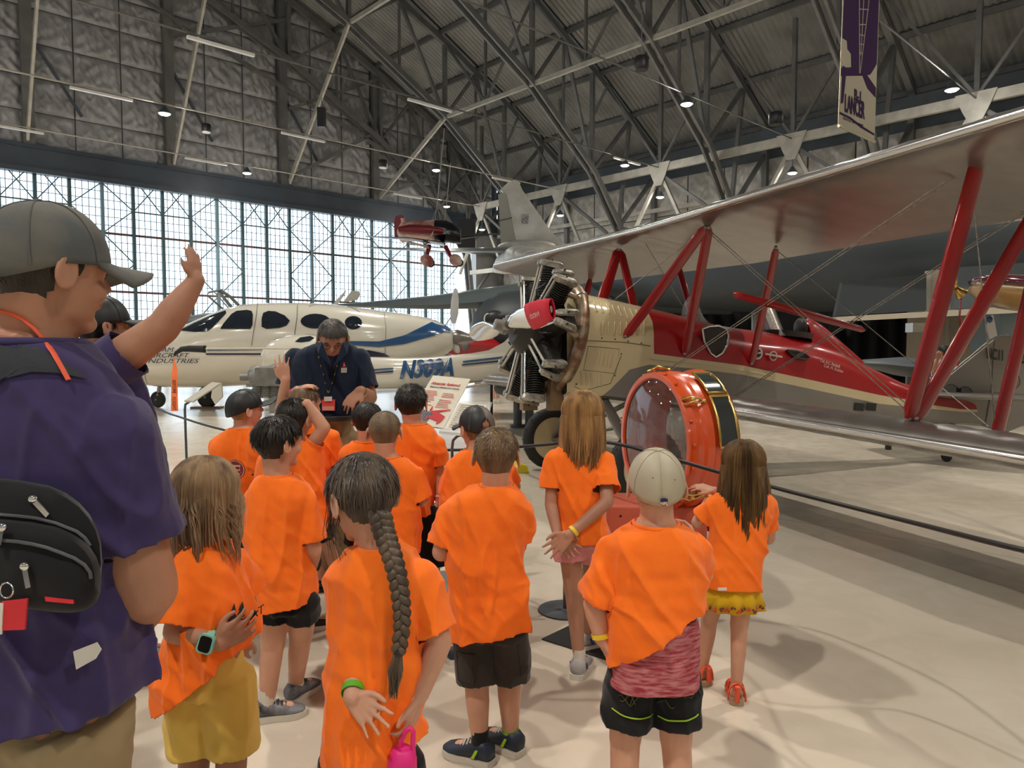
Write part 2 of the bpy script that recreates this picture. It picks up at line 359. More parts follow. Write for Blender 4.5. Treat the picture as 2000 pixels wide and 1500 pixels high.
# ---------------------------------------------------------------- back wall with insulation quilt
wb = tag(empty('wall_back'), kind='structure')
MB().box((0, 0, 0), (1, 1, 1)) 
def hbox(u0, u1, v0, v1, z0, z1):
    q = []
    for z in (z0, z1):
        for v in (v0, v1):
            for u in (u0, u1): q.append(H(u, v, z))
    return MB().add(q, [(0, 2, 3, 1), (4, 5, 7, 6), (0, 1, 5, 4), (2, 6, 7, 3), (0, 4, 6, 2), (1, 3, 7, 5)])
hbox(-46, UW, VW - .5, VW + .3, 10.35, 11.7).obj('header', M['header'], wb)
hbox(-46, UW, VW - .75, VW - .5, 10.25, 10.5).obj('header_flange', M['header'], wb)
hbox(-46, UW, VW - .62, VW - .5, 11.5, 11.7).obj('header_flange', M['header'], wb)
hbox(-46, UW, VW + .15, VW + .3, 11.7, 30).obj('wall_sheet', M['steel_dark'], wb)
hbox(36.9, UW, VW - .3, VW + .3, 0, 10.4).obj('wall_sheet', M['quilt'], wb)
def quilt_mesh(seed, w, h, nx=30, nz=20):
    q = []; fs = []
    for j in range(nz + 1):
        for i in range(nx + 1):
            x = i / nx; z = j / nz
            e = min(1, min(x, 1 - x) * 9) ; ez = min(1, min(z, 1 - z) * 7)
            edge = sin(e * pi / 2) * sin(ez * pi / 2)
            sag = .10 * (1 - z) ** .6
            wr = noise.noise(Vector((x * 9 + seed, z * 1.4, seed))) * .11 + noise.noise(Vector(((x + z * .6) * 7 + seed * 3, (z - x * .3) * 2.5, 3.3))) * .13 + max(0, 1 - abs(noise.noise(Vector(((x - z * .5) * 11 + seed, z * 2, 5)))) * 5) * .06
            ru = abs(noise.noise(Vector((x * 22, seed, 1)))) * .10 * max(0, (z - .78) / .22) * ez
            q.append((x * w - w / 2, -(.05 + sag + wr + ru) * edge, z * h - h / 2)); 
    for j in range(nz):
        for i in range(nx):
            a = j * (nx + 1) + i; fs.append((a, a + 1, a + nx + 2, a + nx + 1))
    me = bpy.data.meshes.new('insulation_panel'); me.from_pydata(q, [], fs); me.materials.append(M['quilt']); me.shade_smooth(); return me
PW, PHT = 6.8 / 3, 1.74
qms = [quilt_mesh(s * 7.7 + 1, PW - .06, PHT - .05) for s in range(6)]
ang = atan2(UY, UX)
u0 = 7.2 - 6.8 * 3
random.seed(3)
for i in range(27):
    u = u0 + PW * (i + .5)
    if u > UW - 1: break
    for j in range(10):
        z = 11.75 + PHT * (j + .5)
        if z - PHT * .9 > roof_z(u): continue
        o = link('insulation_panel', random.choice(qms), None); o.location = H(u, VW + .12, z); o.rotation_euler = (0, 0, ang); o.scale = (random.choice((1, -1)), 1, 1); setpar(o, wb)
for i in range(10):
    u = u0 + 6.8 * i + .1
    if u > UW: break
    MB().beam(H(u, VW - .35, 11.7), H(u, VW - .35, roof_z(u)), .36, .5).obj('wall_post', M['steel'], wb)
    MB().beam(H(u, VW - .3, 17.5), H(u + 2.4, VW - .3, 13.6), .16, .12).obj('wall_brace', M['steel_dark'], wb)
for a, za, c, zc in ((10, 21.5, 37, 12.2), (14.2, 19.0, 21.2, 22), (21.2, 16.5, 27.9, 20), (27.9, 13.9, 33.5, 17.2), (27.9, 16.5, 21.2, 12.2), (33.5, 14.5, 27.9, 12.0), (33.5, 15.6, 37, 12)):
    MB().beam(H(a, VW - .55, za), H(c, VW - .55, zc), .2, .2).obj('wall_brace', M['steel'], wb)
# ---------------------------------------------------------------- glazed sliding door leaves
GL = bpy.data.materials.new('window glass'); GL.use_nodes = True
n = GL.node_tree.nodes; l = GL.node_tree.links; n.remove(n['Principled BSDF'])
tr_ = n.new('ShaderNodeBsdfTransparent'); tr_.inputs[0].default_value = (0.93, 0.97, 1, 1); gl = n.new('ShaderNodeBsdfGlossy'); gl.inputs['Roughness'].default_value = .05
mxs = n.new('ShaderNodeMixShader'); mxs.inputs[0].default_value = .06; l.new(tr_.outputs[0], mxs.inputs[1]); l.new(gl.outputs[0], mxs.inputs[2]); l.new(mxs.outputs[0], n['Material Output'].inputs[0])
M['glass'] = GL
MS = 1.537; U0 = 5.97
ZT = [0.9, 4.5, 7.65, 10.35]
def door_wall(V, k0, k1, detail, nm):
    di = 1
    for k in range(k0, k1, 4):          # a leaf of four bays, posts at index k .. k+4
        root = tag(empty('door_%d' % (di + nm), H(U0 + k * MS, V, 0)), kind='structure'); di += 1
        hbox(U0 + k * MS, U0 + (k + 4) * MS, V - .06, V + .06, 0, .9).obj('kick_panel', M['mullion'], root)
        for j in range(4):
            u = U0 + (k + j) * MS
            MB().beam(H(u, V - .1, 0), H(u, V - .1, 10.4), .2, .17).obj('mullion', M['mullion_light'] if j == 0 else M['mullion'], root)
            if not detail: continue
            g = MB()
            for q in range(1, 5): g.beam(H(u + MS * q / 5, V, .9), H(u + MS * q / 5, V, 10.35), .032, .032)
            z = .9 + .45
            while z < 10.3: g.beam(H(u, V, z), H(u + MS, V, z), .032, .032); z += .45
            tag(g.obj('glazing_bars', M['mullion'], root), kind='stuff')
            hbox(u, u + MS, V + .02, V + .028, .9, 10.35).obj('glass_pane', M['glass'], root)
            d = MB(); W_ = .055
            if j in (0, 3):
                post = u if j == 0 else u + MS; mul = u + MS if j == 0 else u
                for z0, z1 in zip(ZT, ZT[1:]):
                    zm = (z0 + z1) / 2
                    d.beam(H(post, V - .08, z0), H(mul, V - .08, zm), W_, W_); d.beam(H(mul, V - .08, zm), H(post, V - .08, z1), W_, W_)
            else:
                d.beam(H(u, V - .08, 8.95), H(u + MS, V - .08, 10.9), W_, W_); d.beam(H(u + MS, V - .08, 8.95), H(u, V - .08, 10.9), W_, W_)
            d.obj('bracing_rod', M['mullion'], root)
        for z in ZT[1:3]: MB().beam(H(U0 + k * MS, V - .09, z), H(U0 + (k + 4) * MS, V - .09, z), .1, .12).obj('transom', M['transom'], root)
        if not detail: continue
        MB().beam(H(U0 + (k + 1) * MS, V - .09, 8.95), H(U0 + (k + 3) * MS, V - .09, 8.95), .06, .05).obj('transom', M['mullion'], root)
door_wall(VW, -5, 19, True, 0)
hbox(-46, U0 - 5 * MS, VW - .3, VW + .3, 0, 10.4).obj('wall_sheet', M['quilt'], wb)
# opposite wall, behind the viewer
wf = tag(empty('wall_front'), kind='structure')
hbox(-46, UW, -21.8, -21.5, 9.6, 30).obj('wall_sheet', M['quilt'], wf)
for i in range(-46, 40, 6): hbox(i, i + .25, -21.5, -21.3, 0, 9.6).obj('mullion', M['mullion'], wf)
hbox(-46, UW, -21.7, -21.5, 0, 9.6).obj('wall_sheet', M['quilt'], wf)
wl = tag(empty('wall_left'), kind='structure')
hbox(-44.8, -44.5, -21.5, VW, 0, 16).obj('wall_sheet', M['quilt'], wl)
# right side wall: insulation above, pale blockwork below
wr = tag(empty('wall_right'), kind='structure')
M['block'] = mat('cream painted blockwork', (0.50, 0.45, 0.36), .6, var=.15, vscale=1)
hbox(UW + .05, UW + .3, -21.5, VW, 0, 14.6).obj('wall_sheet', M['steel_dark'], wr)
hbox(UW - .1, UW + .1, -21.5, VW, 0, 5.2).obj('blockwork', M['block'], wr)
qw = [quilt_mesh(s * 5.1 + 40, 2.5, 2.3) for s in range(4)]
for q in qw: q.materials.clear(); q.materials.append(M['quilt_pale'])
for i in range(23):
    for j in range(3):
        v = VW - 1.3 - 2.57 * i; z = 6.4 + 2.36 * j
        o = link('insulation_panel', random.choice(qw)); o.location = H(UW - .02, v, z); o.rotation_euler = (0, 0, ang - pi / 2); setpar(o, wr)
# ================================================================ people
def skin(name, c): return mat(name, c, .48, spec=.35, sss=.12, bump=.12, bscale=45, coords='Object', col2=tuple(x * .88 for x in c), vscale=9)
M['skin'] = skin('skin fair', (0.62, 0.33, 0.22)); M['skin_tan'] = skin('skin tanned', (0.44, 0.22, 0.14)); M['skin_pale'] = skin('skin pale', (0.68, 0.40, 0.29))
def cloth_mat(name, c, c2=None, rough=.85, bump=.35, bs=9): return mat(name, c, rough, spec=.15, bump=bump, bscale=bs, col2=c2, vscale=30, sheen=.15, bdetail=8)
M['tee'] = cloth_mat('orange cotton', (1.0, 0.20, 0.018), (0.98, 0.18, 0.015))
M['black_cloth'] = cloth_mat('black cloth', (0.010, 0.010, 0.012))
M['purple'] = cloth_mat('purple jersey', (0.048, 0.036, 0.115), (0.043, 0.032, 0.10))
M['stripe_shirt'] = cloth_mat('striped shirt', (.6, .6, .6), (.02, .02, .02))
M['navy'] = cloth_mat('navy polo', (0.010, 0.018, 0.04))
M['khaki'] = cloth_mat('khaki twill', (0.30, 0.23, 0.13))
M['olive'] = cloth_mat('olive brown twill', (0.14, 0.10, 0.055))
M['yellow_cloth'] = cloth_mat('yellow twill', (0.72, 0.50, 0.11))
M['mustard'] = cloth_mat('mustard cotton', (0.66, 0.40, 0.012))
M['cargo'] = cloth_mat('dark brown grey twill', (0.040, 0.032, 0.030))
M['burgundy'] = mat('burgundy heather', (0.30, 0.035, 0.05), .85, spec=.15, col2=(0.52, 0.19, 0.20), vscale=60, stretch=(.35, .35, 2.2))
M['pink_cloth'] = cloth_mat('dusty pink cotton', (0.62, 0.24, 0.25))
M['sock_white'] = cloth_mat('white sock', (0.62, 0.58, 0.5)); M['sock_green'] = cloth_mat('green sock', (0.20, 0.36, 0.03)); M['sock_pink'] = cloth_mat('pink sock', (0.75, 0.08, 0.25))
M['eye'] = mat('eye white', (.75, .72, .68), .2); M['iris'] = mat('dark iris', (.03, .02, .015), .2)
M['lips'] = mat('lips', (.45, .16, .13), .4)
def hair_mat(name, c, c2):
    m = mat(name, c, .42, spec=.35, col2=c2, vscale=26, stretch=(1, 1, .12), bump=.5, bscale=70)
    return m
M['h_dark'] = hair_mat('dark brown hair', (.026, .018, .013), (.011, .008, .006))
M['h_black'] = hair_mat('black hair', (.012, .010, .009), (.006, .005, .005))
M['h_brown'] = hair_mat('light brown hair', (.22, .135, .065), (.12, .07, .036))
M['h_buzz'] = hair_mat('buzz cut hair', (.20, .135, .075), (.13, .085, .05))
M['h_blond'] = hair_mat('dark blond hair', (.46, .28, .12), (.19, .105, .045))
M['h_ash'] = hair_mat('ash blond hair', (.40, .28, .165), (.17, .11, .065))
M['h_long'] = hair_mat('brown hair with blond streaks', (.20, .115, .045), (.06, .034, .017))
M['h_braid'] = hair_mat('braided ash brown hair', (.12, .085, .058), (.045, .032, .024))
M['h_grey'] = hair_mat('short greying hair', (.085, .075, .068), (.04, .036, .033))
M['rubber_white'] = mat('white rubber sole', (.62, .58, .50), .5)

def remesh(b, vox, name='m', it=2, caps=(), dec=1):
    me0 = b.mesh(name); o = bpy.data.objects.new('t', me0); COL.objects.link(o)
    md = o.modifiers.new('r', 'REMESH'); md.mode = 'VOXEL'; md.voxel_size = vox; md.adaptivity = 0
    dg = bpy.context.evaluated_depsgraph_get(); me = bpy.data.meshes.new_from_object(o.evaluated_get(dg)); bpy.data.objects.remove(o); bpy.data.meshes.remove(me0)
    bm = bmesh.new(); bm.from_mesh(me)
    kill = []
    for c, nrm, rad in caps:
        nrm = nrm.normalized()
        for f in bm.faces:
            q = f.calc_center_median() - c; h = q.dot(nrm)
            if h > -vox * 1.3 and h < vox * 2.5 and f.normal.dot(nrm) > .62 and (q - nrm * h).length < rad: kill.append(f)
    if kill: bmesh.ops.delete(bm, geom=list(set(kill)), context='FACES')
    for i in range(it): bmesh.ops.smooth_vert(bm, verts=bm.verts, factor=.5, use_axis_x=True, use_axis_y=True, use_axis_z=True)
    bm.to_mesh(me); bm.free(); me.name = name
    if dec < 1:
        o = bpy.data.objects.new('t', me); COL.objects.link(o); md = o.modifiers.new('d', 'DECIMATE'); md.ratio = dec
        dg = bpy.context.evaluated_depsgraph_get(); m2 = bpy.data.meshes.new_from_object(o.evaluated_get(dg)); bpy.data.objects.remove(o); bpy.data.meshes.remove(me); me = m2; me.name = name
    return me
def wrinkle(me, amp, seed, zlo=None, zhi=None, f=1.0, zone=None):
    bm = bmesh.new(); bm.from_mesh(me); bm.normal_update()
    S = Vector((seed * 3.7, seed * 1.3, seed))
    for v in bm.verts:
        p = v.co
        a = noise.noise(Vector((p.x * 11 * f + p.z * 3, p.y * 11 * f, p.z * 3.2 * f)) + S)
        bb = noise.noise(Vector(((p.x + p.z * .9) * 15 * f, p.y * 9 * f, (p.z - p.x * .6) * 5 * f)) + S * 1.7)
        c = noise.noise(Vector((p.x * 5 * f, p.y * 5 * f, p.z * 26 * f)) + S * 2.1)
        k = 1.0
        if zone: k = zone(p)
        rdg = (1 - abs(bb) * 2.6)
        g = noise.noise(Vector(((p.x * .8 + p.z * .55) * 9 * f, p.y * 6 * f, (p.z * .55 - p.x * .8) * 2.2 * f)) + S * 3.1); r2 = max(0, 1 - abs(g) * 3.2) ** 2
        g2 = noise.noise(Vector((p.x * 13 * f, p.y * 8 * f, p.z * 2.4 * f)) + S * 4.7); r3 = max(0, 1 - abs(g2) * 3.6) ** 2
        v.co += v.normal * amp * (a * .9 + max(0, rdg) * .35 + r2 * 1.25 + r3 * .9 - .25 + c * .3) * k
    bm.to_mesh(me); bm.free()
def done(me, m, smooth=180):
    me.materials.clear(); me.materials.append(m); me.shade_smooth(); return me

def ring(c, hx, hy, n=30, e=2.5, ax=None, ay=None):
    ax = ax or Vector((1, 0, 0)); ay = ay or Vector((0, 1, 0)); o = []
    for j in range(n):
        a = 2 * pi * j / n; x = cos(a); y = sin(a)
        o.append(c + ax * (hx * math.copysign(abs(x) ** (2 / e), x)) + ay * (hy * math.copysign(abs(y) ** (2 / e), y)))
    return o
def secs(D, S, tk):
    """S: rows (y, xl, xr[, dd]) or (xl, yl, xr, yr, dd); tk(i, n): half depth"""
    out = []
    for i, s in enumerate(S):
        if len(s) <= 4: y, xl, xr = s[:3]; dd = s[3] if len(s) > 3 else 0; a = P(xl, y, D + dd); b_ = P(xr, y, D + dd)
        else: xl, yl, xr, yr, dd = s; a = P(xl, yl, D + dd); b_ = P(xr, yr, D + dd)
        out.append(((a + b_) / 2, (b_ - a) / 2, tk(i / (len(S) - 1), len(S))))
    return out
def head_basis(yaw, pitch, roll):
    y, p, r = R(yaw), R(pitch), R(roll)
    M0 = Matrix.Rotation(-y, 3, 'Z'); 
    return M0 @ Matrix.Rotation(p, 3, 'X') @ Matrix.Rotation(r, 3, 'Y')
def add_head(b, c, hh, B, adult=False):
    T = lambda x, y, z: c + B @ Vector((x, y, z)) * hh
    E = lambda q, h: b.ell(T(*q), [k * hh for k in h], rot=B, n=20, m=14)
    jw = .29 if adult else .27
    E((0, -.04, .13), (.355, .43, .37)); E((0, .10, -.10), (jw, .28, .36)); E((0, .13, .10), (.315, .29, .27))
    E((0, .10, -.28), (jw * .86, .24, .17)); E((0, .27, -.40), (.12, .10, .085))
    for s in (-1, 1):
        E((s * .15, .27, -.14), (.12, .10, .10)); E((s * .14, .335, .085), (.13, .055, .045))
        # ear: rim, bowl and lobe
        e0 = T(s * .335, -.03, -.03); RB = B @ Matrix.Rotation(R(24 * s), 3, 'Z') @ Matrix.Rotation(R(-12), 3, 'X')
        pts = [e0 + RB @ Vector((s * (.05 + .02 * cos(a)), -.045 * 1 + .075 * cos(a), .13 * sin(a) + .0)) * hh for a in [i * 2 * pi / 10 for i in range(10)]]
        for q in range(10): b.capsule(pts[q], pts[(q + 1) % 10], .027 * hh, .027 * hh, n=7, k=2)
        b.ell(e0 + RB @ Vector((s * .035, -.045, 0)) * hh, (.022 * hh, .075 * hh, .12 * hh), rot=RB, n=12, m=8)
    b.capsule(T(0, .37, .05), T(0, .445, -.085), .036 * hh, .05 * hh); b.ell(T(0, .40, -.105), (.075 * hh, .05 * hh, .035 * hh), rot=B)
    E((0, .375, -.205), (.10, .035, .022)); E((0, .365, -.25), (.085, .035, .026))
def face_parts(root, c, hh, B, lips=True, brow=None):
    T = lambda x, y, z: c + B @ Vector((x, y, z)) * hh
    for s in (-1, 1):
        e = MB().ell(T(s * .14, .312, .025), [.055 * hh] * 3, n=12, m=8).obj('eye', M['eye'], root, 60)
        MB().ell(T(s * .14, .360, .02), [.028 * hh, .016 * hh, .028 * hh], rot=B, n=10, m=6).obj('iris', M['iris'], e, 60)
        if brow: MB().tube([T(s * .06, .385, .09), T(s * .14, .395, .115), T(s * .23, .345, .095)], [.014 * hh, .02 * hh, .008 * hh], 6).obj('eyebrow', brow, root, 60)
def add_hand(b, w, tip, pn, L, curl=.3, side=1, spread=.10):
    d = (tip - w).normalized(); pn = Vector(pn); pn = (pn - d * pn.dot(d)).normalized(); sd = d.cross(pn).normalized() * side   # thumb side
    kn = []
    for i, t in enumerate((.33, .11, -.11, -.32)):
        k = w + d * L * (.50 - .03 * abs(i - 1.2)) + sd * L * t * .62; kn.append(k)
        b.capsule(w + sd * L * t * .36, k, .085 * L, .072 * L, n=10, k=3)
    lens = (.40, .46, .43, .33)
    for i in range(4):
        p = kn[i]; a = R(curl * 30 + 4); r0 = .058 * L if i < 3 else .05 * L
        dd = d + sd * spread * (1.5 - i) 
        dd.normalize()
        for s_, (fl, ad) in enumerate(((.44, 55), (.30, 60), (.26, 40))):
            q = p + (dd * cos(a) + pn * sin(a)) * L * lens[i] * fl
            b.capsule(p, q, r0, r0 * .9, n=9, k=3); r0 *= .9; p = q; a += R(curl * ad)
    t0 = w + d * L * .10 + sd * L * .16; t1 = t0 + (d * .75 + sd * .75 + pn * (.1 + .35 * curl)).normalized() * L * .24
    t2 = t1 + (d * .95 + sd * (.35 - curl * .3) + pn * (.15 + .4 * curl)).normalized() * L * .17; t3 = t2 + (d * 1 + sd * (.1 - curl * .4) + pn * .3 * curl).normalized() * L * .13
    b.capsule(t0, t1, .085 * L, .07 * L, n=9, k=3); b.capsule(t1, t2, .066 * L, .06 * L, n=9, k=3); b.capsule(t2, t3, .06 * L, .05 * L, n=9, k=3)

def scalp_keep(x, y, z, low=-.27, front=.24):
    if y > .22: return z > front - .0 + (.30 - y) * .1
    if y > .02: return z > .06 + (y - .02) * .9 or (z > -.02 and y < .09)
    if y > -.11: return z > .10
    return z > low + .10 * max(0, 1 - (-.11 - y) * 9)
def short_hair(root, c, hh, B, m, seed, thick=.03, nst=1500, slen=.10, low=-.36, front=.24, tidy=.5, stick=0.25, parentname='hair', maxz=9):
    rnd = random.Random(seed); N, Mr = 44, 34; vs = []; fs = []; idx = {}
    cen = Vector((0, -.04, .13)); hx, hy, hz = .355, .43, .37
    def surf(a, e, t):
        bk = min(1, max(0, .35 - cos(a)) * 1.6); rr = sin(e); z_ = cos(e)
        if z_ < 0: rr = rr * (1 - bk) + (rr ** .42) * bk; z_ *= 1 + .30 * bk
        q = Vector((hx * rr * sin(a), hy * rr * cos(a), hz * z_))
        if q.z < -.08: q.x *= 1 - (-.08 - q.z) * .75; q.y = q.y if q.y > 0 else q.y * (1 - (-.08 - q.z) * .75); 
        n_ = noise.noise(q * 7 + Vector((seed, 0, 0)))
        hg = min(1, max(0, (q.z + .30) / .42)); tt = t * (.45 + .55 * hg * hg * (3 - 2 * hg)); return cen + q * (1 + (tt + tt * .5 * n_) / .39)
    for i in range(Mr + 1):
        for j in range(N):
            p = surf(2 * pi * j / N, .001 + (pi * .97) * i / Mr, thick); idx[i, j] = len(vs); vs.append(p)
    for i in range(Mr):
        for j in range(N):
            q = [idx[i, j], idx[i + 1, j], idx[i + 1, (j + 1) % N], idx[i, (j + 1) % N]]
            mm = sum((vs[k] for k in q), Vector()) / 4
            if scalp_keep(mm.x, mm.y, mm.z, low, front) and mm.z < maxz: fs.append(q)
    b = MB(); b.add([c + B @ p * hh for p in vs], fs)
    for k in range(nst):
        a = rnd.random() * 2 * pi; e = math.acos(1 - rnd.random() * 1.55); p = surf(a, e, thick)
        if not scalp_keep(p.x, p.y, p.z, low + .02, front) or p.z > maxz: continue
        nrm = (p - cen).normalized(); dn = Vector((sin(a) * .5, cos(a) * .8 if cos(a) > 0 else cos(a) * .3, -1.1 * sin(e) - .15)); dn += Vector((rnd.uniform(-1, 1), rnd.uniform(-1, 1), rnd.uniform(-1, 1))) * (1 - tidy) * .7
        tg = (dn - nrm * dn.dot(nrm)).normalized(); sd = tg.cross(nrm) * rnd.uniform(.006, .012); Ls = slen * rnd.uniform(.6, 1.2) * (1 if p.z > .05 else .45); stk = stick if p.z > .05 else stick * .3
        pts = [p, p + tg * Ls * .5 + nrm * Ls * stk * .55, p + tg * Ls + nrm * Ls * stk * .35]
        vv = [pts[0] - sd, pts[0] + sd, pts[1] + sd, pts[1] - sd, pts[2]]
        b.add([c + B @ q * hh for q in vv], [(0, 1, 2, 3), (3, 2, 4)])
    me = b.mesh(parentname, m, 60); return link('hair', me, root)
def long_hair(root, c, hh, B, m, seed, zend, nl=330, width=1.0, wav=.012, part=0.0, spread=1.0, end_in=.75, back_only=True, face_open=.28, rlock=.0075, ragged=.08, inner=True):
    """locks start at the parting, follow the skull and fall to zend (world z)"""
    rnd = random.Random(seed); b = MB(); cen = Vector((0, -.04, .13)); hx, hy, hz = .375 * width, .45, .40
    for k in range(nl):
        a = rnd.uniform(-pi, pi) 
        if abs(a) < face_open * pi: a = math.copysign(face_open * pi + rnd.random() * .25, a)
        pts = []; e0 = rnd.uniform(.02, .9) ** 1; n0 = 7; lift = rnd.uniform(1.0, 1.06)
        emax = pi * .56
        for i in range(n0):
            e = e0 * .6 + (emax - e0 * .6) * i / (n0 - 1)
            q = cen + Vector((hx * sin(e) * sin(a), hy * sin(e) * cos(a), hz * cos(e))) * lift
            pts.append(c + B @ q * hh)
        last = pts[-1]; ctr = c + B @ cen * hh; out = (last - ctr); out.z = 0
        ze = zend + rnd.uniform(0, ragged) * 1.6 - ragged * .4 + (.10 if a * 0 else 0); ph = rnd.uniform(0, 6.28); n1 = 9
        for i in range(1, n1 + 1):
            t = i / n1; z = last.z + (ze - last.z) * t
            k_ = 1 + (spread - 1) * min(1, t * 2) * .6; k_ *= 1 + (end_in - 1) * max(0, t - .5) * 2
            w = (Vector((noise.noise(Vector((seed + a * 2.2, t * 1.6, 0))), noise.noise(Vector((seed + a * 2.2, t * 1.6, 9))), 0)) * wav * 2.0 + Vector((noise.noise(Vector((seed + k * .31, t * 2.0, 0))), noise.noise(Vector((seed + k * .31, t * 2.0, 9))), 0)) * wav * .45) * t
            pts.append(Vector((ctr.x + out.x * k_, ctr.y + out.y * k_, z)) + w + Vector((rnd.uniform(-1, 1), rnd.uniform(-1, 1), 0)) * .0008)
        N_ = len(pts); r0 = rlock * rnd.uniform(.6, 1.3)
        rs = [r0 * (.5 if i == 0 else 1) * (1 - .9 * max(0, (i / (N_ - 1) - .45) / .55) ** 1.3) for i in range(N_)]
        b.tube(pts, rs, 4, cap=False, flat=.7)
    if inner:
        # inner volume so that no light shows through the locks
        rings = []; zc = (c + B @ (cen + Vector((0, 0, hz * .9))) * hh)
        for t in (0.05, .3, .55, .8, 1.0):
            e = emax = pi * .56 * t; q = cen; ctr = c + B @ q * hh
            cc = ctr + Vector((0, 0, 1)) * hz * .90 * cos(e) * hh
            rings.append([cc + B @ Vector((hx * .91 * sin(e) * cos(w_), hy * .90 * sin(e) * sin(w_) - .01, 0)) * hh for w_ in [i * 2 * pi / 20 for i in range(20)]])
        b.loft(rings)
        fb = B @ Vector((0, 1, 0)); fb.z = 0; fb.normalize(); rt = fb.cross(Vector((0, 0, 1)))
        rings = []; ctr = c + B @ cen * hh
        for t in (0, .35, .7, .93):
            z = ctr.z - .02 + (zend + .05 - ctr.z) * t; kx = hx * hh * (.93 - .28 * t) * (1 + (spread - 1) * .5); cc = Vector((ctr.x, ctr.y, z)) - fb * hy * hh * .62
            rings.append([cc + rt * kx * cos(w_) + fb * hy * hh * (.30 - .12 * t) * sin(w_) for w_ in [i * 2 * pi / 16 for i in range(16)]])
        b.loft(rings)
    me = b.mesh('hair', m, 60); return link('hair', me, root)
def cap(root, c, hh, B, m, m2=None, brimm=None, up=.0, size=1.0, button=True, hole=False, seams=True, brim=True, low=-.02, curve=.10, bl=.42):
    """baseball cap: crown of six panels, button, curved brim towards the face"""
    T = lambda x, y, z: c + B @ Vector((x, y, z)) * hh
    cen = Vector((0, -.04, .10)); hx, hy, hz = .395 * size, .475 * size, .44 * size; N = 48; rings = []; K = 14
    def sp(a, e):
        q = Vector((hx * sin(e) * sin(a), hy * sin(e) * cos(a), hz * cos(e)))
        g = abs((a / (pi / 3)) % 1 - .5) * 2; q *= 1 - .018 * (g > .93) * sin(e)
        f = max(0, cos(a)) * .06 * sin(e) * cos(e); q.z += f
        q.z += -.10 * max(0, -cos(a)) ** 1 * (e / (pi / 2)) ** 3
        return cen + q
    b = MB(); vs = []; fs = []; mi = []
    for i in range(K + 1):
        for j in range(N): vs.append(c + B @ sp(2 * pi * j / N, .03 + (pi / 2 + .12 - .03) * i / K) * hh)
    for i in range(K):
        for j in range(N):
            a = 2 * pi * (j + .5) / N; e = (i + .5) / K
            if hole and abs(a - pi) < .42 and e > .66 + .34 * (abs(a - pi) / .42) ** 2: continue
            fs.append((i * N + j, (i + 1) * N + j, (i + 1) * N + (j + 1) % N, i * N + (j + 1) % N)); mi.append(1 if (m2 and (hole and a > pi - .0 and True)) else 0)
    b.add(vs, fs)
    me = bpy.data.meshes.new('cap'); me.from_pydata([tuple(v) for v in b.v], [], b.f); me.materials.append(m); me.shade_smooth()
    if m2:
        me.materials.append(m2)
        for p, k in zip(me.polygons, mi): p.material_index = k
    o = link('cap', me, root); s = o.modifiers.new('s', 'SOLIDIFY'); s.thickness = .012 * hh; s.offset = 1
    if button: MB().ell(T(0, -.04, .10 + hz + .005), (.035 * hh, .035 * hh, .018 * hh), rot=B, n=12, m=6).obj('button', m, o, 60)
    if hole:
        pts = [c + B @ (sp(pi + t, pi / 2 + .08) * 1.01) * hh for t in [(-.42 + .84 * i / 8) for i in range(9)]]
        MB().tube(pts, .02 * hh, 6, flat=.4).obj('strap', m, o, 60)
    if seams:
        sb = MB()
        for k in range(6):
            a = k * pi / 3; sb.tube([c + B @ (cen + (sp(a, .05 + (pi / 2) * i / 10) - cen) * 1.012) * hh for i in range(11)], .006 * hh, 5)
        sb.obj('seam', m, o, 60)
    if brim:
        vs = []; fs = []; NB, KB = 20, 7; a0 = 1.05
        for k in range(KB + 1):
            for j in range(NB + 1):
                t = -a0 + 2 * a0 * j / NB; base = sp(t, pi / 2 + .05); r = k / KB
                tipf = bl * size * cos(t * .82) ** .6 * r
                q = base + Vector((sin(t) * .08 * r * 0, tipf, -.03 * r - curve * (sin(t) ** 2) * (r ** .7) * 1.4 + up * r)); vs.append(c + B @ q * hh)
        for k in range(KB):
            for j in range(NB): q = k * (NB + 1) + j; fs.append((q, q + 1, q + NB + 2, q + NB + 1))
        bb = MB().add(vs, fs); me = bb.mesh('brim', brimm or m, 60); me.shade_smooth(); bo = link('brim', me, o); s = bo.modifiers.new('s', 'SOLIDIFY'); s.thickness = .022 * hh
    return o
def band(root, p, d, r, w, m, name='wristband'):
    d = d.normalized(); b = MB().revolve([(-w / 2, r), (w / 2, r), (w / 2, r + .0022), (-w / 2, r + .0022)], p, d, 24, cap=False)
    n = 24; b.f += [(3 * n + j, 3 * n + (j + 1) % n, (j + 1) % n, j) for j in range(n)]
    return b.obj(name, m, root, 50)
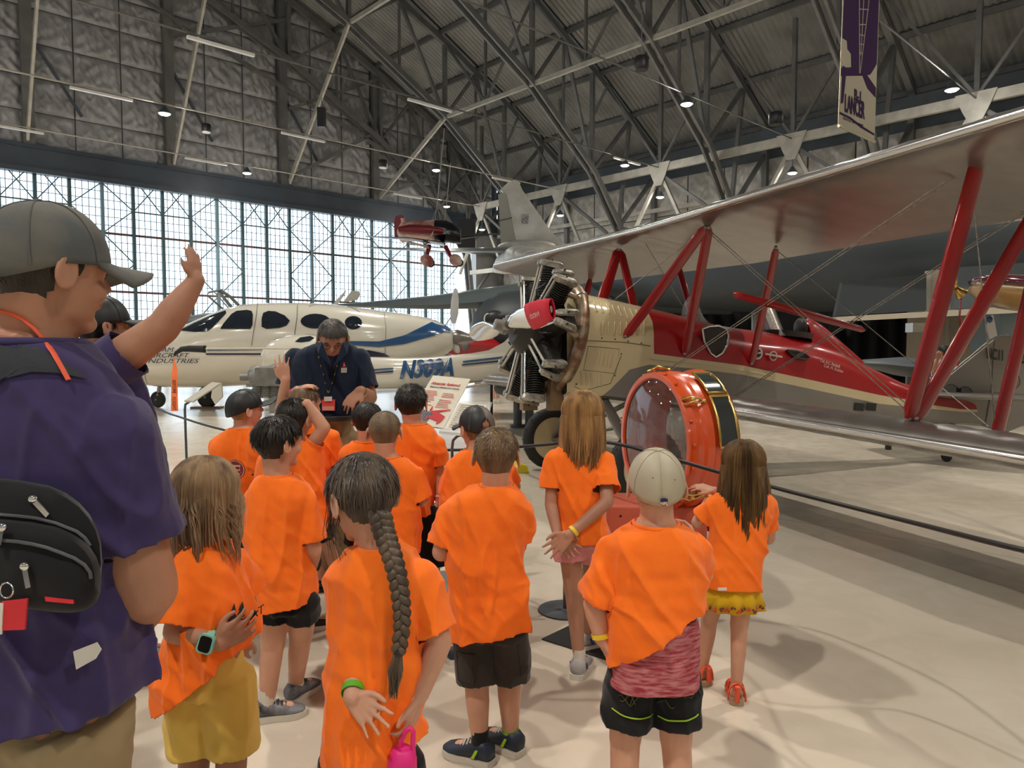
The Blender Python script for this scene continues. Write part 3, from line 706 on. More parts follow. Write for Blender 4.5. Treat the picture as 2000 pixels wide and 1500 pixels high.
def shoe(root, ank, yaw, L, m, sole, sock=None, accent=None, name='shoe', sockh=.0, laces=None, ankr=.03):
    """ank: ankle centre (x, y); yaw 0 points away from the viewer, 90 to the right"""
    y = R(yaw); f = Vector((sin(y), cos(y), 0)); r = Vector((cos(y), -sin(y), 0)); o = Vector((ank.x, ank.y, 0)) - f * L * .27; k = L / .2
    def S(t, w, z0, z1, off=0): c = o + f * L * t + r * off; return [c + r * (w * cos(a)) + Vector((0, 0, (z0 + z1) / 2 + (z1 - z0) / 2 * math.copysign(abs(sin(a)) ** .7, sin(a)))) for a in [i * 2 * pi / 16 for i in range(16)]]
    b = MB().loft([S(.02, .018 * k, .022 * k, .05 * k), S(.05, .03 * k, .018 * k, .075 * k), S(.16, .034 * k, .016 * k, .088 * k), S(.3, .034 * k, .016 * k, .086 * k), S(.44, .036 * k, .016 * k, .070 * k), S(.60, .041 * k, .016 * k, .055 * k), S(.8, .041 * k, .016 * k, .044 * k), S(.93, .030 * k, .018 * k, .036 * k), S(.99, .012 * k, .02 * k, .028 * k)])
    u = b.obj(name, m, root, 60)
    MB().loft([[o + f * L * t + r * (w * s_) + Vector((0, 0, z)) for s_, z in ((-1, .001), (1, .001), (1, .024 * k), (-1, .024 * k))] for t, w in ((.0, .016 * k), (.03, .03 * k), (.2, .036 * k), (.42, .034 * k), (.65, .044 * k), (.82, .043 * k), (.95, .03 * k), (1.01, .012 * k))]).obj('sole', sole, u, 40)
    lb = MB()
    for q in range(4): t = .40 + .07 * q; z = (.083 - .008 * q) * k; lb.tube([o + f * L * t - r * .022 * k + Vector((0, 0, z - .012)), o + f * L * (t + .01) + Vector((0, 0, z + .001)), o + f * L * t + r * .022 * k + Vector((0, 0, z - .012))], .0032 * k, 5)
    lb.obj('laces', laces or sole, u, 60)
    if accent:
        for s_ in (-1, 1): MB().prism([o + f * L * .28 + r * s_ * .0345 * k + Vector((0, 0, .03 * k)), o + f * L * .34 + r * s_ * .035 * k + Vector((0, 0, .03 * k)), o + f * L * .25 + r * s_ * .034 * k + Vector((0, 0, .062 * k)), o + f * L * .2 + r * s_ * .035 * k + Vector((0, 0, .062 * k))], r * s_ * .004).obj('side_stripe', accent, u)
    if sock:
        c = Vector((ank.x, ank.y, 0)); MB().tube([c + Vector((0, 0, .05 * k)), c + Vector((0, 0, .09 * k)), c + Vector((0, 0, .09 * k + sockh))], [ankr * 1.12, ankr * 1.1, ankr * 1.12], 14).obj('sock', sock, root, 60)
    return u
def sandal(root, ank, yaw, L, m, sole):
    y = R(yaw); f = Vector((sin(y), cos(y), 0)); r = Vector((cos(y), -sin(y), 0)); o = Vector((ank.x, ank.y, 0)) - f * L * .25
    u = MB().loft([[o + f * L * t + r * (w * s_) + Vector((0, 0, z)) for s_, z in ((-1, .001), (1, .001), (1, .022), (-1, .022))] for t, w in ((0, .014), (.05, .028), (.3, .03), (.7, .038), (.92, .028), (1.0, .01))]).obj('sandal', sole, root, 40)
    for t0, t1, h in ((.10, .10, .075), (.30, .42, .07), (.55, .62, .05), (.75, .70, .045)):
        pts = [o + f * L * (t0 + (t1 - t0) * abs(sin(a))) + r * .036 * cos(a) + Vector((0, 0, .015 + h * sin(a) ** .8)) for a in [i * pi / 8 for i in range(9)]]
        MB().tube(pts, .0075, 6, flat=.5).obj('strap', m, u, 60)
    MB().tube([o + f * L * .02 + Vector((0, 0, .02)), o + f * L * .0 + Vector((0, 0, .085))], .012, 6).obj('heel_strap', m, u, 60)
    return u

def person(label, D, head, tor, arms, hair=None, group=None, hh=.205, k=1.0, neckx=None, skinm='skin', shirt='tee', vox=.0055, tk=(.075, .105, .10), hipx=None, ank=None, feet=(0, 0), bottoms='black_cloth', short_z=None, legsp=.085, shoes=None, extras=None, hem=None, seed=1, hip_z=None, legr=(.062, .048, .043, .030), face=False, amp=.0135, skirt=False, hipw=.105, tuck=False, knees=None, shirt_name='tee_shirt', neck_r=.047, long=False, hip_dd=0, brow=None, adult=False, toph=None):
    """one figure: head=(x, y, yaw, pitch, roll); tor=rows of the shirt; arms=list of dicts"""
    hc = P(head[0], head[1], D + (head[5] if len(head) > 5 else 0)); B = head_basis(*head[2:5])
    S = secs(D, tor, lambda t, n: k * (tk[0] + (tk[1] - tk[0]) * min(1, t * 2.2) if t < .45 else tk[1] + (tk[2] - tk[1]) * (t - .45) / .55))
    low = S[-1][0]
    hip = P(hipx[0], hipx[1], D + hip_dd) if hipx else Vector((low.x, low.y, low.z + .03 * k))
    hw = min(hipw * k, S[-1][1].length * .84); hd = min(.086 * k, S[-1][2] * .78)
    if hip.z > low.z + .001 or True: hip = Vector((hip.x * .3 + low.x * .7, low.y, hip.z)) if hip.z > low.z - .02 else hip
    root = thing('person', label, 'person', (hip.x, hip.y, 0), group)
    Z = Vector((0, 0, 1))
    # ---- body
    b = MB(); add_head(b, hc, hh, B, adult)
    nb = S[0][0] + Vector((0, 0, -.02))
    b.capsule(hc + B @ Vector((0, -.12, -.20)) * hh, nb, neck_r * k, neck_r * k * 1.12); b.capsule(hc + B @ Vector((0, .02, -.22)) * hh, nb, neck_r * k * .9, neck_r * k)
    rows = [ring(S[0][0] + Z * .012 * k, S[0][1].length * .80, S[0][2] * .80, 22, 2.2, ax=S[0][1].normalized())] + [ring(c, h.length * .84, t * .82, 22, 2.2, ax=h.normalized()) for c, h, t in S[:4]] + [ring(c, h.length * .73, t * .72, 22, 2.2, ax=Vector((h.x, h.y, 0)).normalized()) for c, h, t in S[4:]]
    if low.z - hip.z > .0 or True: rows.append(ring(hip - Z * .02 * k, hw * .95, hd * .95, 22, 2.3)); 
    rows = [r_ for i, r_ in enumerate(rows) if i == len(rows) - 1 or r_[0].z > hip.z + .02]
    b.loft(rows)
    hl = []
    if ank is None: ank = [(hip.x - legsp * k, hip.y + .02), (hip.x + legsp * k, hip.y + .0)]
    else: ank = [(G(a[0], a[1], .07 * k).x, G(a[0], a[1], .07 * k).y) for a in ank]
    LEG = []
    for i, s in enumerate((-1, 1)):
        a = Vector((ank[i][0], ank[i][1], .075 * k)); h0 = hip + Vector((s * .058 * k * hipw / .105, 0, -.03 * k)); kn = (h0 + a) / 2 + Vector((0, .025 * k, .0)) + Z * .02
        if knees and knees[i]: q = knees[i]; kn = P(q[0], q[1], D + q[2])
        LEG.append((h0, kn, a))
        b.capsule(h0, kn, legr[0] * k, legr[1] * k); b.capsule(kn, kn + (a - kn) * .35 - Vector((0, .008, 0)), legr[1] * k * .95, legr[2] * k); b.capsule(kn + (a - kn) * .35 - Vector((0, .008, 0)), a, legr[2] * k, legr[3] * k)
        y = R(feet[i]); f = Vector((sin(y), cos(y), 0)); b.capsule(a - Z * .035 * k, Vector((a.x, a.y, .038 * k)) + f * .085 * k, .028 * k, .022 * k)
    AR = []
    for A in arms:
        sh, el, wr = [P(q[0], q[1], D + (q[2] if len(q) > 2 else 0)) for q in A['j']]
        r = A.get('r', (.040, .034, .022)); r = [x * k for x in r]
        b.capsule(sh, el, r[0], r[1]); mid = el + (wr - el) * .35; b.capsule(el, mid, r[1] * .98, r[1] * .95); b.capsule(mid, wr, r[1] * .95, r[2])
        if 'tip' in A: tip = P(A['tip'][0], A['tip'][1], D + A['tip'][2])
        else: tip = wr + (wr - el)
        add_hand(b, wr, tip, A.get('pn', (0, 1, 0)), A.get('L', .135 * k), A.get('curl', .35), A.get('side', 1), A.get('spread', .10))
        AR.append((sh, el, wr, A))
    me = remesh(b, vox, 'body', 2, dec=.45); body = link('body', done(me, M[skinm]), root)
    if face: face_parts(root, hc, hh, B, brow=brow)
    # ---- shirt
    b = MB(); ex = .006
    b.loft([ring(c, h.length, t, 34, 2.35, ax=h.normalized()) for c, h, t in S])
    hv = S[-1][1].normalized(); nh = Vector((0, 1, 0)).cross(hv); nh = -nh if nh.z > 0 else nh
    caps = [(S[0][0], Z, S[0][1].length * 1.04), (S[-1][0], nh, S[-1][1].length * 1.3 + .05)]
    for sh, el, wr, A in AR:
        fr = A.get('sl', .72); sr = A.get('sr', (.058, .062)); e = sh + (el - sh) * fr; dr = (el - sh).normalized(); s0 = sh - dr * .01
        b.ell(sh, [sr[0] * k * 1.0] * 3, n=16, m=10)
        b.tube([s0, sh + (e - sh) * .5, e], [sr[0] * k, (sr[0] + sr[1]) / 2 * k, sr[1] * k], 20); caps.append((e, dr, sr[1] * k * 1.2))
    me = remesh(b, vox * 1.16, shirt_name, 4, caps)
    zt, zb = S[0][0].z, S[-1][0].z
    wrinkle(me, amp * k, seed, zone=lambda p: .35 + .65 * min(1, max(0, (zt - p.z) / (zt - zb)) * 1.6))
    so = link(shirt_name, done(me, M[shirt]), root); sm = so.modifiers.new('s', 'SOLIDIFY'); sm.thickness = .0028; sm.offset = -1
    # ribbed collar
    c0, h0, t0 = S[0]; cb = MB(); pts = ring(c0 - Z * .002, h0.length * .93, t0 * .93, 30, 2.2, ax=h0.normalized()); cb.tube(pts + [pts[0]], .0075 * k, 6, cap=False); cb.obj('collar', M[shirt], so, 60)
    # ---- bottoms
    if bottoms:
        b = MB(); caps = []
        top = hip + Z * (toph if toph is not None else 1) * max(.02, min(.22 * k, low.z + abs(S[-1][1].z) + .05 - hip.z))
        if skirt:
            zb_ = skirt; c1 = Vector((hip.x, hip.y, zb_)); n = 60; rr = []
            for t in (0, .25, .6, 1.0):
                z = top.z + (zb_ - top.z) * t; a0 = .084 + .046 * t
                rr.append([Vector((hip.x, hip.y, z)) + Vector((cos(a) * a0 * 1.12 * k, sin(a) * a0 * .85 * k, 0)) * (1 + .09 * t * sin(a * 11 + 1)) for a in [i * 2 * pi / n for i in range(n)]])
            me = MB().loft(rr, cap=False).mesh('skirt', M[bottoms]); me.shade_smooth(); bo = link('skirt', me, root); sm = bo.modifiers.new('s', 'SOLIDIFY'); sm.thickness = .003
        else:
            b.loft([ring(top, hw * .97, hd * .97, 26, 2.3), ring(hip, hw, hd, 26, 2.3), ring(hip - Z * .05 * k, hw * 1.02, hd * 1.04, 26, 2.3)])
            caps.append((top, Z, .3))
            for i, (h0, kn, a) in enumerate(LEG):
                fr0 = short_z if short_z is not None else (.09 * k if long else .40 * k)
                dirn = (kn - h0).normalized(); b.ell(h0, [.068 * k] * 3, n=18, m=12)
                if long:
                    e = Vector((a.x, a.y, .05 * k)); b.tube([h0, kn, a + Z * .02, e], [.088 * k, .072 * k, .062 * k, .060 * k], 22); caps.append((e, -Z, .1 * k))
                else:
                    t = (h0.z - fr0) / max(.01, h0.z - kn.z)
                    e = h0 + (kn - h0) * t if t < 1 else kn + (a - kn) * ((kn.z - fr0) / (kn.z - a.z))
                    if t < 1: b.tube([h0 + Z * .02, e], [.070 * k, .078 * k], 22)
                    else: b.tube([h0 + Z * .02, kn, e], [.076 * k, .076 * k, .076 * k], 22)
                    caps.append((e, (e - (h0 if t < 1 else kn)).normalized(), .10 * k))
            me = remesh(b, vox * 1.3, 'shorts', 3, caps); wrinkle(me, .006 * k, seed + 5)
            bo = link('trousers' if long else 'shorts', done(me, M[bottoms]), root); sm = bo.modifiers.new('s', 'SOLIDIFY'); sm.thickness = .003
    else: bo = None
    # ---- shoes
    sd = shoes or {}
    for i in (0, 1):
        a = LEG[i][2]
        if sd.get('kind') == 'sandal': sandal(root, a, feet[i], .20 * k, M[sd['m']], M[sd['sole']]); continue
        shoe(root, a, feet[i], sd.get('L', .205) * k, M[sd.get('m', 'black')], M[sd.get('sole', 'rubber_white')], sock=M[sd['sock'][i] if isinstance(sd['sock'], tuple) else sd['sock']] if sd.get('sock') else None, accent=M[sd['accent']] if sd.get('accent') else None, sockh=sd.get('sockh', .03), laces=M[sd['laces']] if sd.get('laces') else None, ankr=legr[3] * k)
    if hair: hair(root, hc, hh, B)
    return dict(root=root, hc=hc, hh=hh, B=B, S=S, arms=AR, legs=LEG, hip=hip, shirt=so, bottoms=bo, D=D)

from mathutils.bvhtree import BVHTree
def ray_to(o_, outw=.004, back=False):
    os_ = o_ if isinstance(o_, (list, tuple)) else [o_]
    ts = [BVHTree.FromPolygons([v.co.copy() for v in q.data.vertices], [tuple(p.vertices) for p in q.data.polygons]) for q in os_]
    def f(q):
        c = Vector((0, 0, CZ)); r_ = (q - c).normalized(); best = None
        for t in ts:
            h = t.ray_cast(c + r_ * (q - c).length * .6, r_)
            if h[0] and (best is None or h[3] < best[1]): best = (h[0], h[3])
        return best[0] - r_ * outw if best else q
    return f
def subd(poly, k=5):
    out = []
    for i in range(len(poly)):
        a, b2 = poly[i], poly[(i + 1) % len(poly)]
        for j in range(k): out.append((a[0] + (b2[0] - a[0]) * j / k, a[1] + (b2[1] - a[1]) * j / k))
    return out
def skin_patch(poly, D, pj_, m, nm, par, off=None, sd=4, lv=(1, .66, .33, 0)):
    pts = subd(poly, sd); c = (sum(p[0] for p in pts) / len(pts), sum(p[1] for p in pts) / len(pts)); b_ = MB(); n_ = len(pts)
    V = [[pj_(P(c[0] + (p[0] - c[0]) * k, c[1] + (p[1] - c[1]) * k, D)) for p in pts] for k in lv]
    for q in range(len(lv) - 1): b_.add(V[q] + V[q + 1], [(i, (i + 1) % n_, n_ + (i + 1) % n_, n_ + i) for i in range(n_)])
    return b_.obj(nm, m, par, 180)
import time as _t
for k_, c_ in dict(cap_black=(.012, .013, .015), cap_stone=(.42, .37, .27), cap_grey=(.14, .12, .10), green_band=(.10, .42, .02), yellow_band=(.85, .62, .02), pink_band=(.85, .05, .20), red_band=(.6, .02, .03), teal=(.20, .52, .42), pink_bottle=(.72, .015, .20)).items(): M[k_] = mat(k_.replace('_', ' '), c_, .5, bump=.1, bscale=60)
M['cap_camo'] = mat('dark camouflage cotton', (.075, .085, .09), .85, col2=(.14, .13, .11), vscale=7, bump=.2, bscale=60)
M['shoe_grey'] = mat('grey patterned shoe', (.20, .21, .23), .5, col2=(.02, .02, .025), vscale=14)
M['shoe_navy'] = mat('navy shoe', (.015, .03, .06), .5, col2=(.008, .012, .02), vscale=8)
M['shoe_lime'] = mat('lime trim', (.35, .60, .02), .5)
M['shoe_pale'] = mat('pale grey shoe', (.42, .40, .38), .55, col2=(.25, .25, .27), vscale=10)
M['sandal_red'] = mat('orange red strap', (.75, .09, .03), .5); M['sole_tan'] = mat('tan sole', (.38, .26, .16), .6)
M['shoe_blue'] = mat('blue violet panel', (.06, .06, .30), .5)
M['screen'] = mat('dark watch screen', (.006, .006, .008), .08)
M['pale'] = mat('pale tag', (.7, .68, .62), .6)
def SH(m, seed, **kw): return lambda r, c, hh, B: short_hair(r, c, hh, B, M[m], seed, **kw)
ARM = lambda s, e, w, **k: dict(j=(s, e, w), **k)
PS = {}
TK = (.070, .098, .105)
# boy in the middle, light brown hair, cargo shorts
PS['cargo'] = person('light brown haired boy from behind in orange tee and dark brown cargo shorts', 2.56, (970, 893, 8, -2, 0),
    [(947, 937, 1001), (955, 915, 1012), (966, 892, 1024), (980, 874, 1030), (1000, 868, 1031), (1040, 868, 1028), (1090, 872, 1024), (1140, 876, 1022), (1190, 877, 1026), (878, 1246, 1031, 1222, 0)],
    [ARM((884, 1003), (862, 1078, -.01), (905, 1062, .2), sl=.86, sr=(.05, .055), r=(.038, .034, .022)), ARM((1012, 1000), (1012, 1066, .02), (985, 1040, .2), sl=.9, sr=(.05, .048), r=(.038, .032, .022))],
    SH('h_brown', 3, thick=.028, nst=2600, slen=.085, stick=.35), ank=[(937, 1452), (997, 1432)], feet=(-62, -48), bottoms='cargo', short_z=.285, seed=3, tk=TK,
    shoes=dict(m='shoe_navy', sole='rubber_white', accent='shoe_lime', sock=('black_cloth', 'sock_green'), sockh=.03, L=.21), hipx=(962, 1215), hipw=.112, vox=.0048, legr=(.062, .047, .043, .029))
# dark haired boy, black shorts
PS['dark'] = person('boy with thick dark hair looking right, short black shorts and patterned trainers', 2.84, (545, 866, 42, 2, 0),
    [(927, 515, 568), (936, 502, 588), (948, 494, 602), (965, 489, 610), (1000, 487, 606), (1050, 489, 600), (1100, 494, 604), (1140, 505, 611), (513, 1190, 613, 1170, 0)],
    [ARM((594, 978), (612, 1075, .0), (608, 1112, .14), sl=.82, tip=(596, 1100, .2), sr=(.052, .055), r=(.038, .033, .021)), ARM((505, 975, .02), (502, 1060, .1), (530, 1100, .2), sl=.7)],
    SH('h_dark', 11, thick=.05, nst=2600, slen=.16, stick=.25, low=-.30, front=.16), ank=[(522, 1372), (578, 1336)], feet=(72, 20), bottoms='black_cloth', short_z=.425, seed=9, tk=TK, vox=.005,
    shoes=dict(m='shoe_grey', sole='rubber_white', sock='sock_white', sockh=.035, laces='black', L=.205), hipx=(563, 1165), face=True, brow=M['h_dark'], hipw=.10)
# cap boy near right
fg = PS['stone'] = person('boy in a stone cap, orange tee pulled aside over a burgundy shirt', 2.1, (1281, 950, 3, -3, 0),
    [(1022, 1236, 1327), (1030, 1218, 1342), (1040, 1200, 1356), (1056, 1184, 1368), (1080, 1180, 1372), (1120, 1188, 1372), (1170, 1196, 1374), (1190, 1240, 1378, 1180, 0), (1192, 1292, 1372, 1168, 0)],
    [ARM((1206, 1076), (1162, 1180, 0), (1177, 1248, -.01), sl=.95, sr=(.052, .056), r=(.04, .036, .024), tip=(1190, 1290, .02), pn=(1, .3, 0), curl=.8, side=1), ARM((1352, 1076), (1372, 1120, .12), (1360, 1068, .22), tip=(1345, 1036, .24), pn=(-1, 0, 0), sl=.6, sr=(.052, .056), curl=.7, side=1)],
    SH('h_blond', 5, maxz=.10, thick=.012, nst=900, slen=.08, low=-.25, stick=.1), bottoms='black_cloth', short_z=.395, seed=14, tk=(.078, .105, .115), vox=.0045, hipx=(1276, 1300), hipw=.118, amp=.014, toph=.25, feet=(-8, 14),
    shoes=dict(m='shoe_navy', sock='black_cloth'))
cap(fg['root'], fg['hc'], fg['hh'] * 1.02, fg['B'] @ Matrix.Rotation(R(14), 3, 'X'), M['cap_stone'], curve=.08)
# braid girl near
fb_ = PS['braid'] = person('girl with a long brown braid down the back of her orange tee', 1.75, (707, 975, -44, -14, 0),
    [(1064, 700, 776), (1074, 680, 796), (1088, 664, 812), (1108, 653, 828), (1140, 650, 838), (1190, 655, 834), (1260, 650, 828), (1340, 642, 822), (1420, 636, 815), (636, 1530, 818, 1440, 0)],
    [ARM((678, 1130), (700, 1292, -.03), (688, 1362, -.12), sl=.93, sr=(.052, .056), r=(.038, .032, .021), tip=(738, 1412, -.14), pn=(.2, -1, .2), curl=.15, side=-1, spread=.22, L=.115), ARM((818, 1130), (858, 1255, -.02), (818, 1362, -.06), sl=.84, sr=(.052, .056), r=(.037, .031, .021), tip=(798, 1432, -.08), pn=(-1, .2, 0), curl=.55, side=-1, L=.12)],
    SH('h_braid', 21, thick=.045, nst=1500, slen=.22, stick=.06, low=-.30, front=.12, tidy=.9), seed=21, tk=TK, vox=.0042, hipx=(727, 1478), bottoms='black_cloth', short_z=.38, neck_r=.043, feet=(-10, 10))
# long hair girl by the ring
PS['long'] = person('tall girl with straight blond hair, hands clasped behind her back', 3.24, (1139, 812, 12, 0, 0),
    [(868, 1105, 1170), (876, 1090, 1180), (886, 1078, 1188), (900, 1072, 1190), (930, 1078, 1184), (970, 1086, 1180), (1010, 1088, 1180), (1035, 1084, 1186), (1080, 1052, 1192, 1056, 0)],
    [ARM((1084, 900), (1076, 985, -.03), (1090, 1050, -.12), sl=.66, sr=(.046, .05), r=(.034, .028, .019), tip=(1118, 1076, -.15), pn=(0, -1, .2), curl=.4, side=-1), ARM((1180, 900, -.01), (1186, 980, -.115), (1110, 1046, -.165), sl=.72, sr=(.046, .052), r=(.034, .028, .019), tip=(1070, 1086, -.18), pn=(-.2, -1, .1), curl=.3, side=1, spread=.2)],
    None, k=1.05, hh=.208, skinm='skin_tan', ank=[(1131, 1288), (1148, 1238)], feet=(18, 62), bottoms='pink_cloth', short_z=.545, seed=31, tk=(.062, .085, .10), vox=.005, hipx=(1138, 1040), legr=(.052, .04, .036, .025), hipw=.10,
    shoes=dict(m='shoe_pale', sole='rubber_white', accent='shoe_blue', sock=('sock_white', 'sock_pink'), sockh=.03, L=.20), amp=.010)
# girl right, yellow skirt
PS['skirt'] = person('small girl with very long brown hair, orange tee and mustard skirt', 3.03, (1452, 908, 20, 0, 0),
    [(950, 1425, 1482), (958, 1408, 1495), (970, 1394, 1506), (990, 1388, 1508), (1030, 1388, 1498), (1070, 1384, 1488), (1110, 1376, 1484), (1374, 1142, 1486, 1146, 0)],
    [ARM((1400, 985), (1362, 1020, .04), (1395, 958, .08), sl=.8, sr=(.044, .05), r=(.033, .028, .019), tip=(1352, 946, .10), pn=(0, .3, -1), curl=.25, side=1, L=.115), ARM((1496, 985), (1500, 1050, .08), (1470, 1010, .2), sl=.7, sr=(.044, .048))],
    None, k=.93, hh=.195, skinm='skin', ank=[(1372, 1305), (1438, 1340)], feet=(-25, 12), bottoms='mustard', skirt=.40, seed=41, tk=(.07, .095, .105), vox=.005, hipx=(1430, 1120), legr=(.052, .041, .036, .025), hipw=.105,
    shoes=dict(kind='sandal', m='sandal_red', sole='sole_tan'), amp=.010)
# girl left with watch
fw_ = PS['watch'] = person('small girl with loose ash blond hair, yellow shorts and pale green watch', 2.06, (405, 965, 32, -4, 0),
    [(1056, 372, 432), (1066, 356, 448), (1080, 348, 458), (1100, 345, 464), (1140, 345, 474), (1180, 345, 484), (1230, 338, 492), (328, 1290, 492, 1240, 0), (328, 1382, 476, 1268, 0)],
    [ARM((384, 1112, -.05), (345, 1232, -.10), (428, 1256, -.11), sl=.9, sr=(.058, .064), r=(.042, .036, .023), tip=(482, 1222, -.10), pn=(0, 1, .3), curl=.55, side=1), ARM((455, 1110, .1), (480, 1180, .15), (470, 1240, .2), sl=.7)],
    None, hh=.2, ank=None, bottoms='yellow_cloth', short_z=.315, seed=51, tk=(.085, .12, .125), vox=.0046, hipx=(412, 1310), hipw=.095, feet=(50, 60), skinm='skin_tan', shoes=dict(m='shoe_pale'), legsp=.06, amp=.014)
# black cap boy
f2 = PS['bcap'] = person('boy in black cap facing right, round print on his orange tee', 3.95, (480, 801, 50, 8, 0),
    [(836, 452, 500), (842, 438, 508), (852, 427, 516), (868, 418, 520), (900, 416, 518), (940, 420, 512), (980, 432, 508), (440, 1012, 506, 1012, 0)],
    [ARM((500, 875, -.06), (508, 930, -.02), (520, 960, .1), sl=.8, r=(.036, .03, .02)), ARM((430, 870, .05), (428, 930, .1), (460, 950, .2), sl=.8)],
    SH('h_blond', 6, maxz=.10, thick=.01, nst=500, slen=.05), ank=[(468, 1180), (502, 1186)], feet=(50, 80), bottoms='black_cloth', short_z=.40, seed=61, tk=TK, vox=.0058, face=True,
    shoes=dict(m='cap_black', sole='red_band', sock='black_cloth', sockh=.02), skinm='skin_pale')
cap(f2['root'], f2['hc'], f2['hh'] * 1.04, f2['B'] @ Matrix.Rotation(R(2), 3, 'X'), M['cap_black'], up=.12)
# dark haired boy with both arms up
PS['up'] = person('dark haired boy stretching one arm straight up with the other hand on his head', 3.5, (577, 820, 20, 0, 0),
    [(862, 548, 606), (868, 532, 618), (878, 518, 625), (895, 505, 628), (930, 498, 630), (980, 494, 634), (1010, 494, 638), (494, 1034, 640, 1034, 0)],
    [ARM((536, 872), (550, 800, .02), (558, 742, -.02), sl=.55, sr=(.048, .052), r=(.036, .031, .021), tip=(548, 698, -.02), pn=(.3, 1, 0), curl=.12, side=1, spread=.2), ARM((608, 872), (632, 836, -.02), (600, 788, -.03), sl=.4, sr=(.048, .05), r=(.036, .034, .022), tip=(570, 782, .02), pn=(0, .3, -1), curl=.3, side=-1)],
    SH('h_dark', 14, thick=.04, nst=1800, slen=.12), ank=[(520, 1212), (600, 1206)], feet=(20, 60), bottoms='cargo', short_z=.38, seed=71, tk=TK, vox=.0055, shoes=dict(m='black', sole='rubber_white', sock='sock_white'))
# brown haired boy, hand on head
f5 = PS['hat'] = person('brown haired boy beside the guide with hand on head and pink wristband', 4.15, (597, 790, 35, -4, 0),
    [(824, 578, 626), (830, 566, 636), (842, 556, 648), (860, 552, 654), (900, 556, 652), (950, 562, 646), (1000, 566, 642), (566, 1026, 642, 1024, 0)],
    [ARM((566, 850), (548, 796, 0), (580, 760, -.04), sl=.5, r=(.036, .031, .02), tip=(618, 750, -.02), pn=(0, .2, -1), curl=.4, side=1), ARM((645, 856), (660, 915, .02), (650, 955, .1), sl=.85, sr=(.052, .06), r=(.036, .031, .02))],
    SH('h_brown', 17, thick=.035, nst=1500, slen=.12), ank=[(628, 1132), (660, 1128)], feet=(60, 40), seed=81, tk=TK, vox=.006, shoes=dict(m='black', sole='rubber'))
PS['short6'] = person('boy with short dark hair partly hidden behind the boy with shaved hair', 4.0, (718, 822, 18, 0, 0),
    [(862, 694, 744), (868, 682, 754), (878, 676, 762), (895, 672, 768), (940, 672, 768), (1000, 676, 764), (676, 1040, 764, 1040, 0)],
    [ARM((684, 890), (680, 950, .1), (700, 960, .2), sl=.8), ARM((758, 890), (762, 950, .1), (740, 960, .2), sl=.8)],
    SH('h_dark', 19, thick=.03, nst=1300, slen=.09), seed=91, tk=TK, vox=.0062, hipw=.1)
PS['buzz'] = person('boy with closely shaved light brown hair seen from behind', 3.4, (752, 845, 0, -2, 0),
    [(892, 724, 784), (900, 708, 800), (910, 698, 812), (925, 690, 820), (950, 688, 822), (990, 690, 816), (1040, 694, 814), (698, 1088, 816, 1082, 0)],
    [ARM((706, 930), (692, 985, .03), (730, 990, .2), sl=.9, sr=(.05, .056)), ARM((806, 932), (824, 978, .01), (780, 985, .18), sl=.95, sr=(.052, .058), r=(.036, .03, .02))],
    SH('h_buzz', 23, thick=.008, nst=2200, slen=.03, stick=.5, low=-.27), seed=101, tk=TK, vox=.0055, skinm='skin')
PS['tall'] = person('taller dark haired boy in long black shorts standing before the display sign', 3.78, (804, 790, 6, 2, 0),
    [(828, 784, 834), (836, 774, 846), (846, 768, 854), (862, 766, 858), (900, 768, 854), (940, 772, 852), (975, 776, 850), (778, 1002, 848, 1000, 0)],
    [ARM((850, 868), (858, 928, 0), (856, 975, .0), sl=.72, sr=(.05, .056), r=(.034, .029, .019), tip=(858, 1002, .02), pn=(-1, .2, 0), curl=.85, side=-1), ARM((778, 868), (772, 925, .04), (785, 965, .15), sl=.72)],
    SH('h_dark', 29, thick=.04, nst=1900, slen=.12, stick=.45, front=.2, tidy=.3), seed=111, k=1.05, tk=TK, vox=.0055, bottoms='black_cloth', short_z=.33, hipx=(812, 992), shoes=dict(m='black', sock='black_cloth'))
f9 = PS['backcap'] = person('boy in a two tone grey and black cap in front of the sign', 3.45, (930, 838, -32, 0, 0),
    [(878, 905, 960), (885, 893, 976), (895, 882, 990), (910, 874, 998), (940, 866, 1004), (972, 864, 1004), (1030, 872, 1000), (874, 1090, 998, 1090, 0)],
    [ARM((888, 915), (874, 968, .02), (900, 975, .16), sl=.95, sr=(.046, .048)), ARM((992, 918), (1004, 950, .06), (1000, 925, .2), sl=.8, sr=(.046, .048))],
    SH('h_brown', 33, maxz=.10, thick=.012, nst=600, slen=.06), ank=[(884, 1262), (930, 1266)], feet=(-20, 20), seed=121, tk=TK, vox=.006, shoes=dict(m='shoe_navy', sole='rubber_white', sock='sock_white'))
cap(f9['root'], f9['hc'], f9['hh'] * 1.03, f9['B'], M['cap_grey'], m2=M['cap_black'], brimm=M['cap_black'], hole=True)
# ---------------------------------------------------------------- long hair
p = PS['long']; p['hair'] = long_hair(p['root'], p['hc'], p['hh'], p['B'], M['h_blond'], 5, .875, nl=520, width=1.12, spread=1.25, end_in=.62, ragged=.10, wav=.012, rlock=.0062)
p = PS['skirt']; long_hair(p['root'], p['hc'], p['hh'], p['B'], M['h_long'], 8, .60, nl=520, width=1.12, spread=1.35, end_in=.66, ragged=.11, wav=.02, rlock=.006)
p = PS['watch']; long_hair(p['root'], p['hc'], p['hh'], p['B'], M['h_ash'], 13, .90, nl=430, width=1.08, spread=1.14, end_in=.95, ragged=.12, wav=.017, rlock=.0055, face_open=.22)
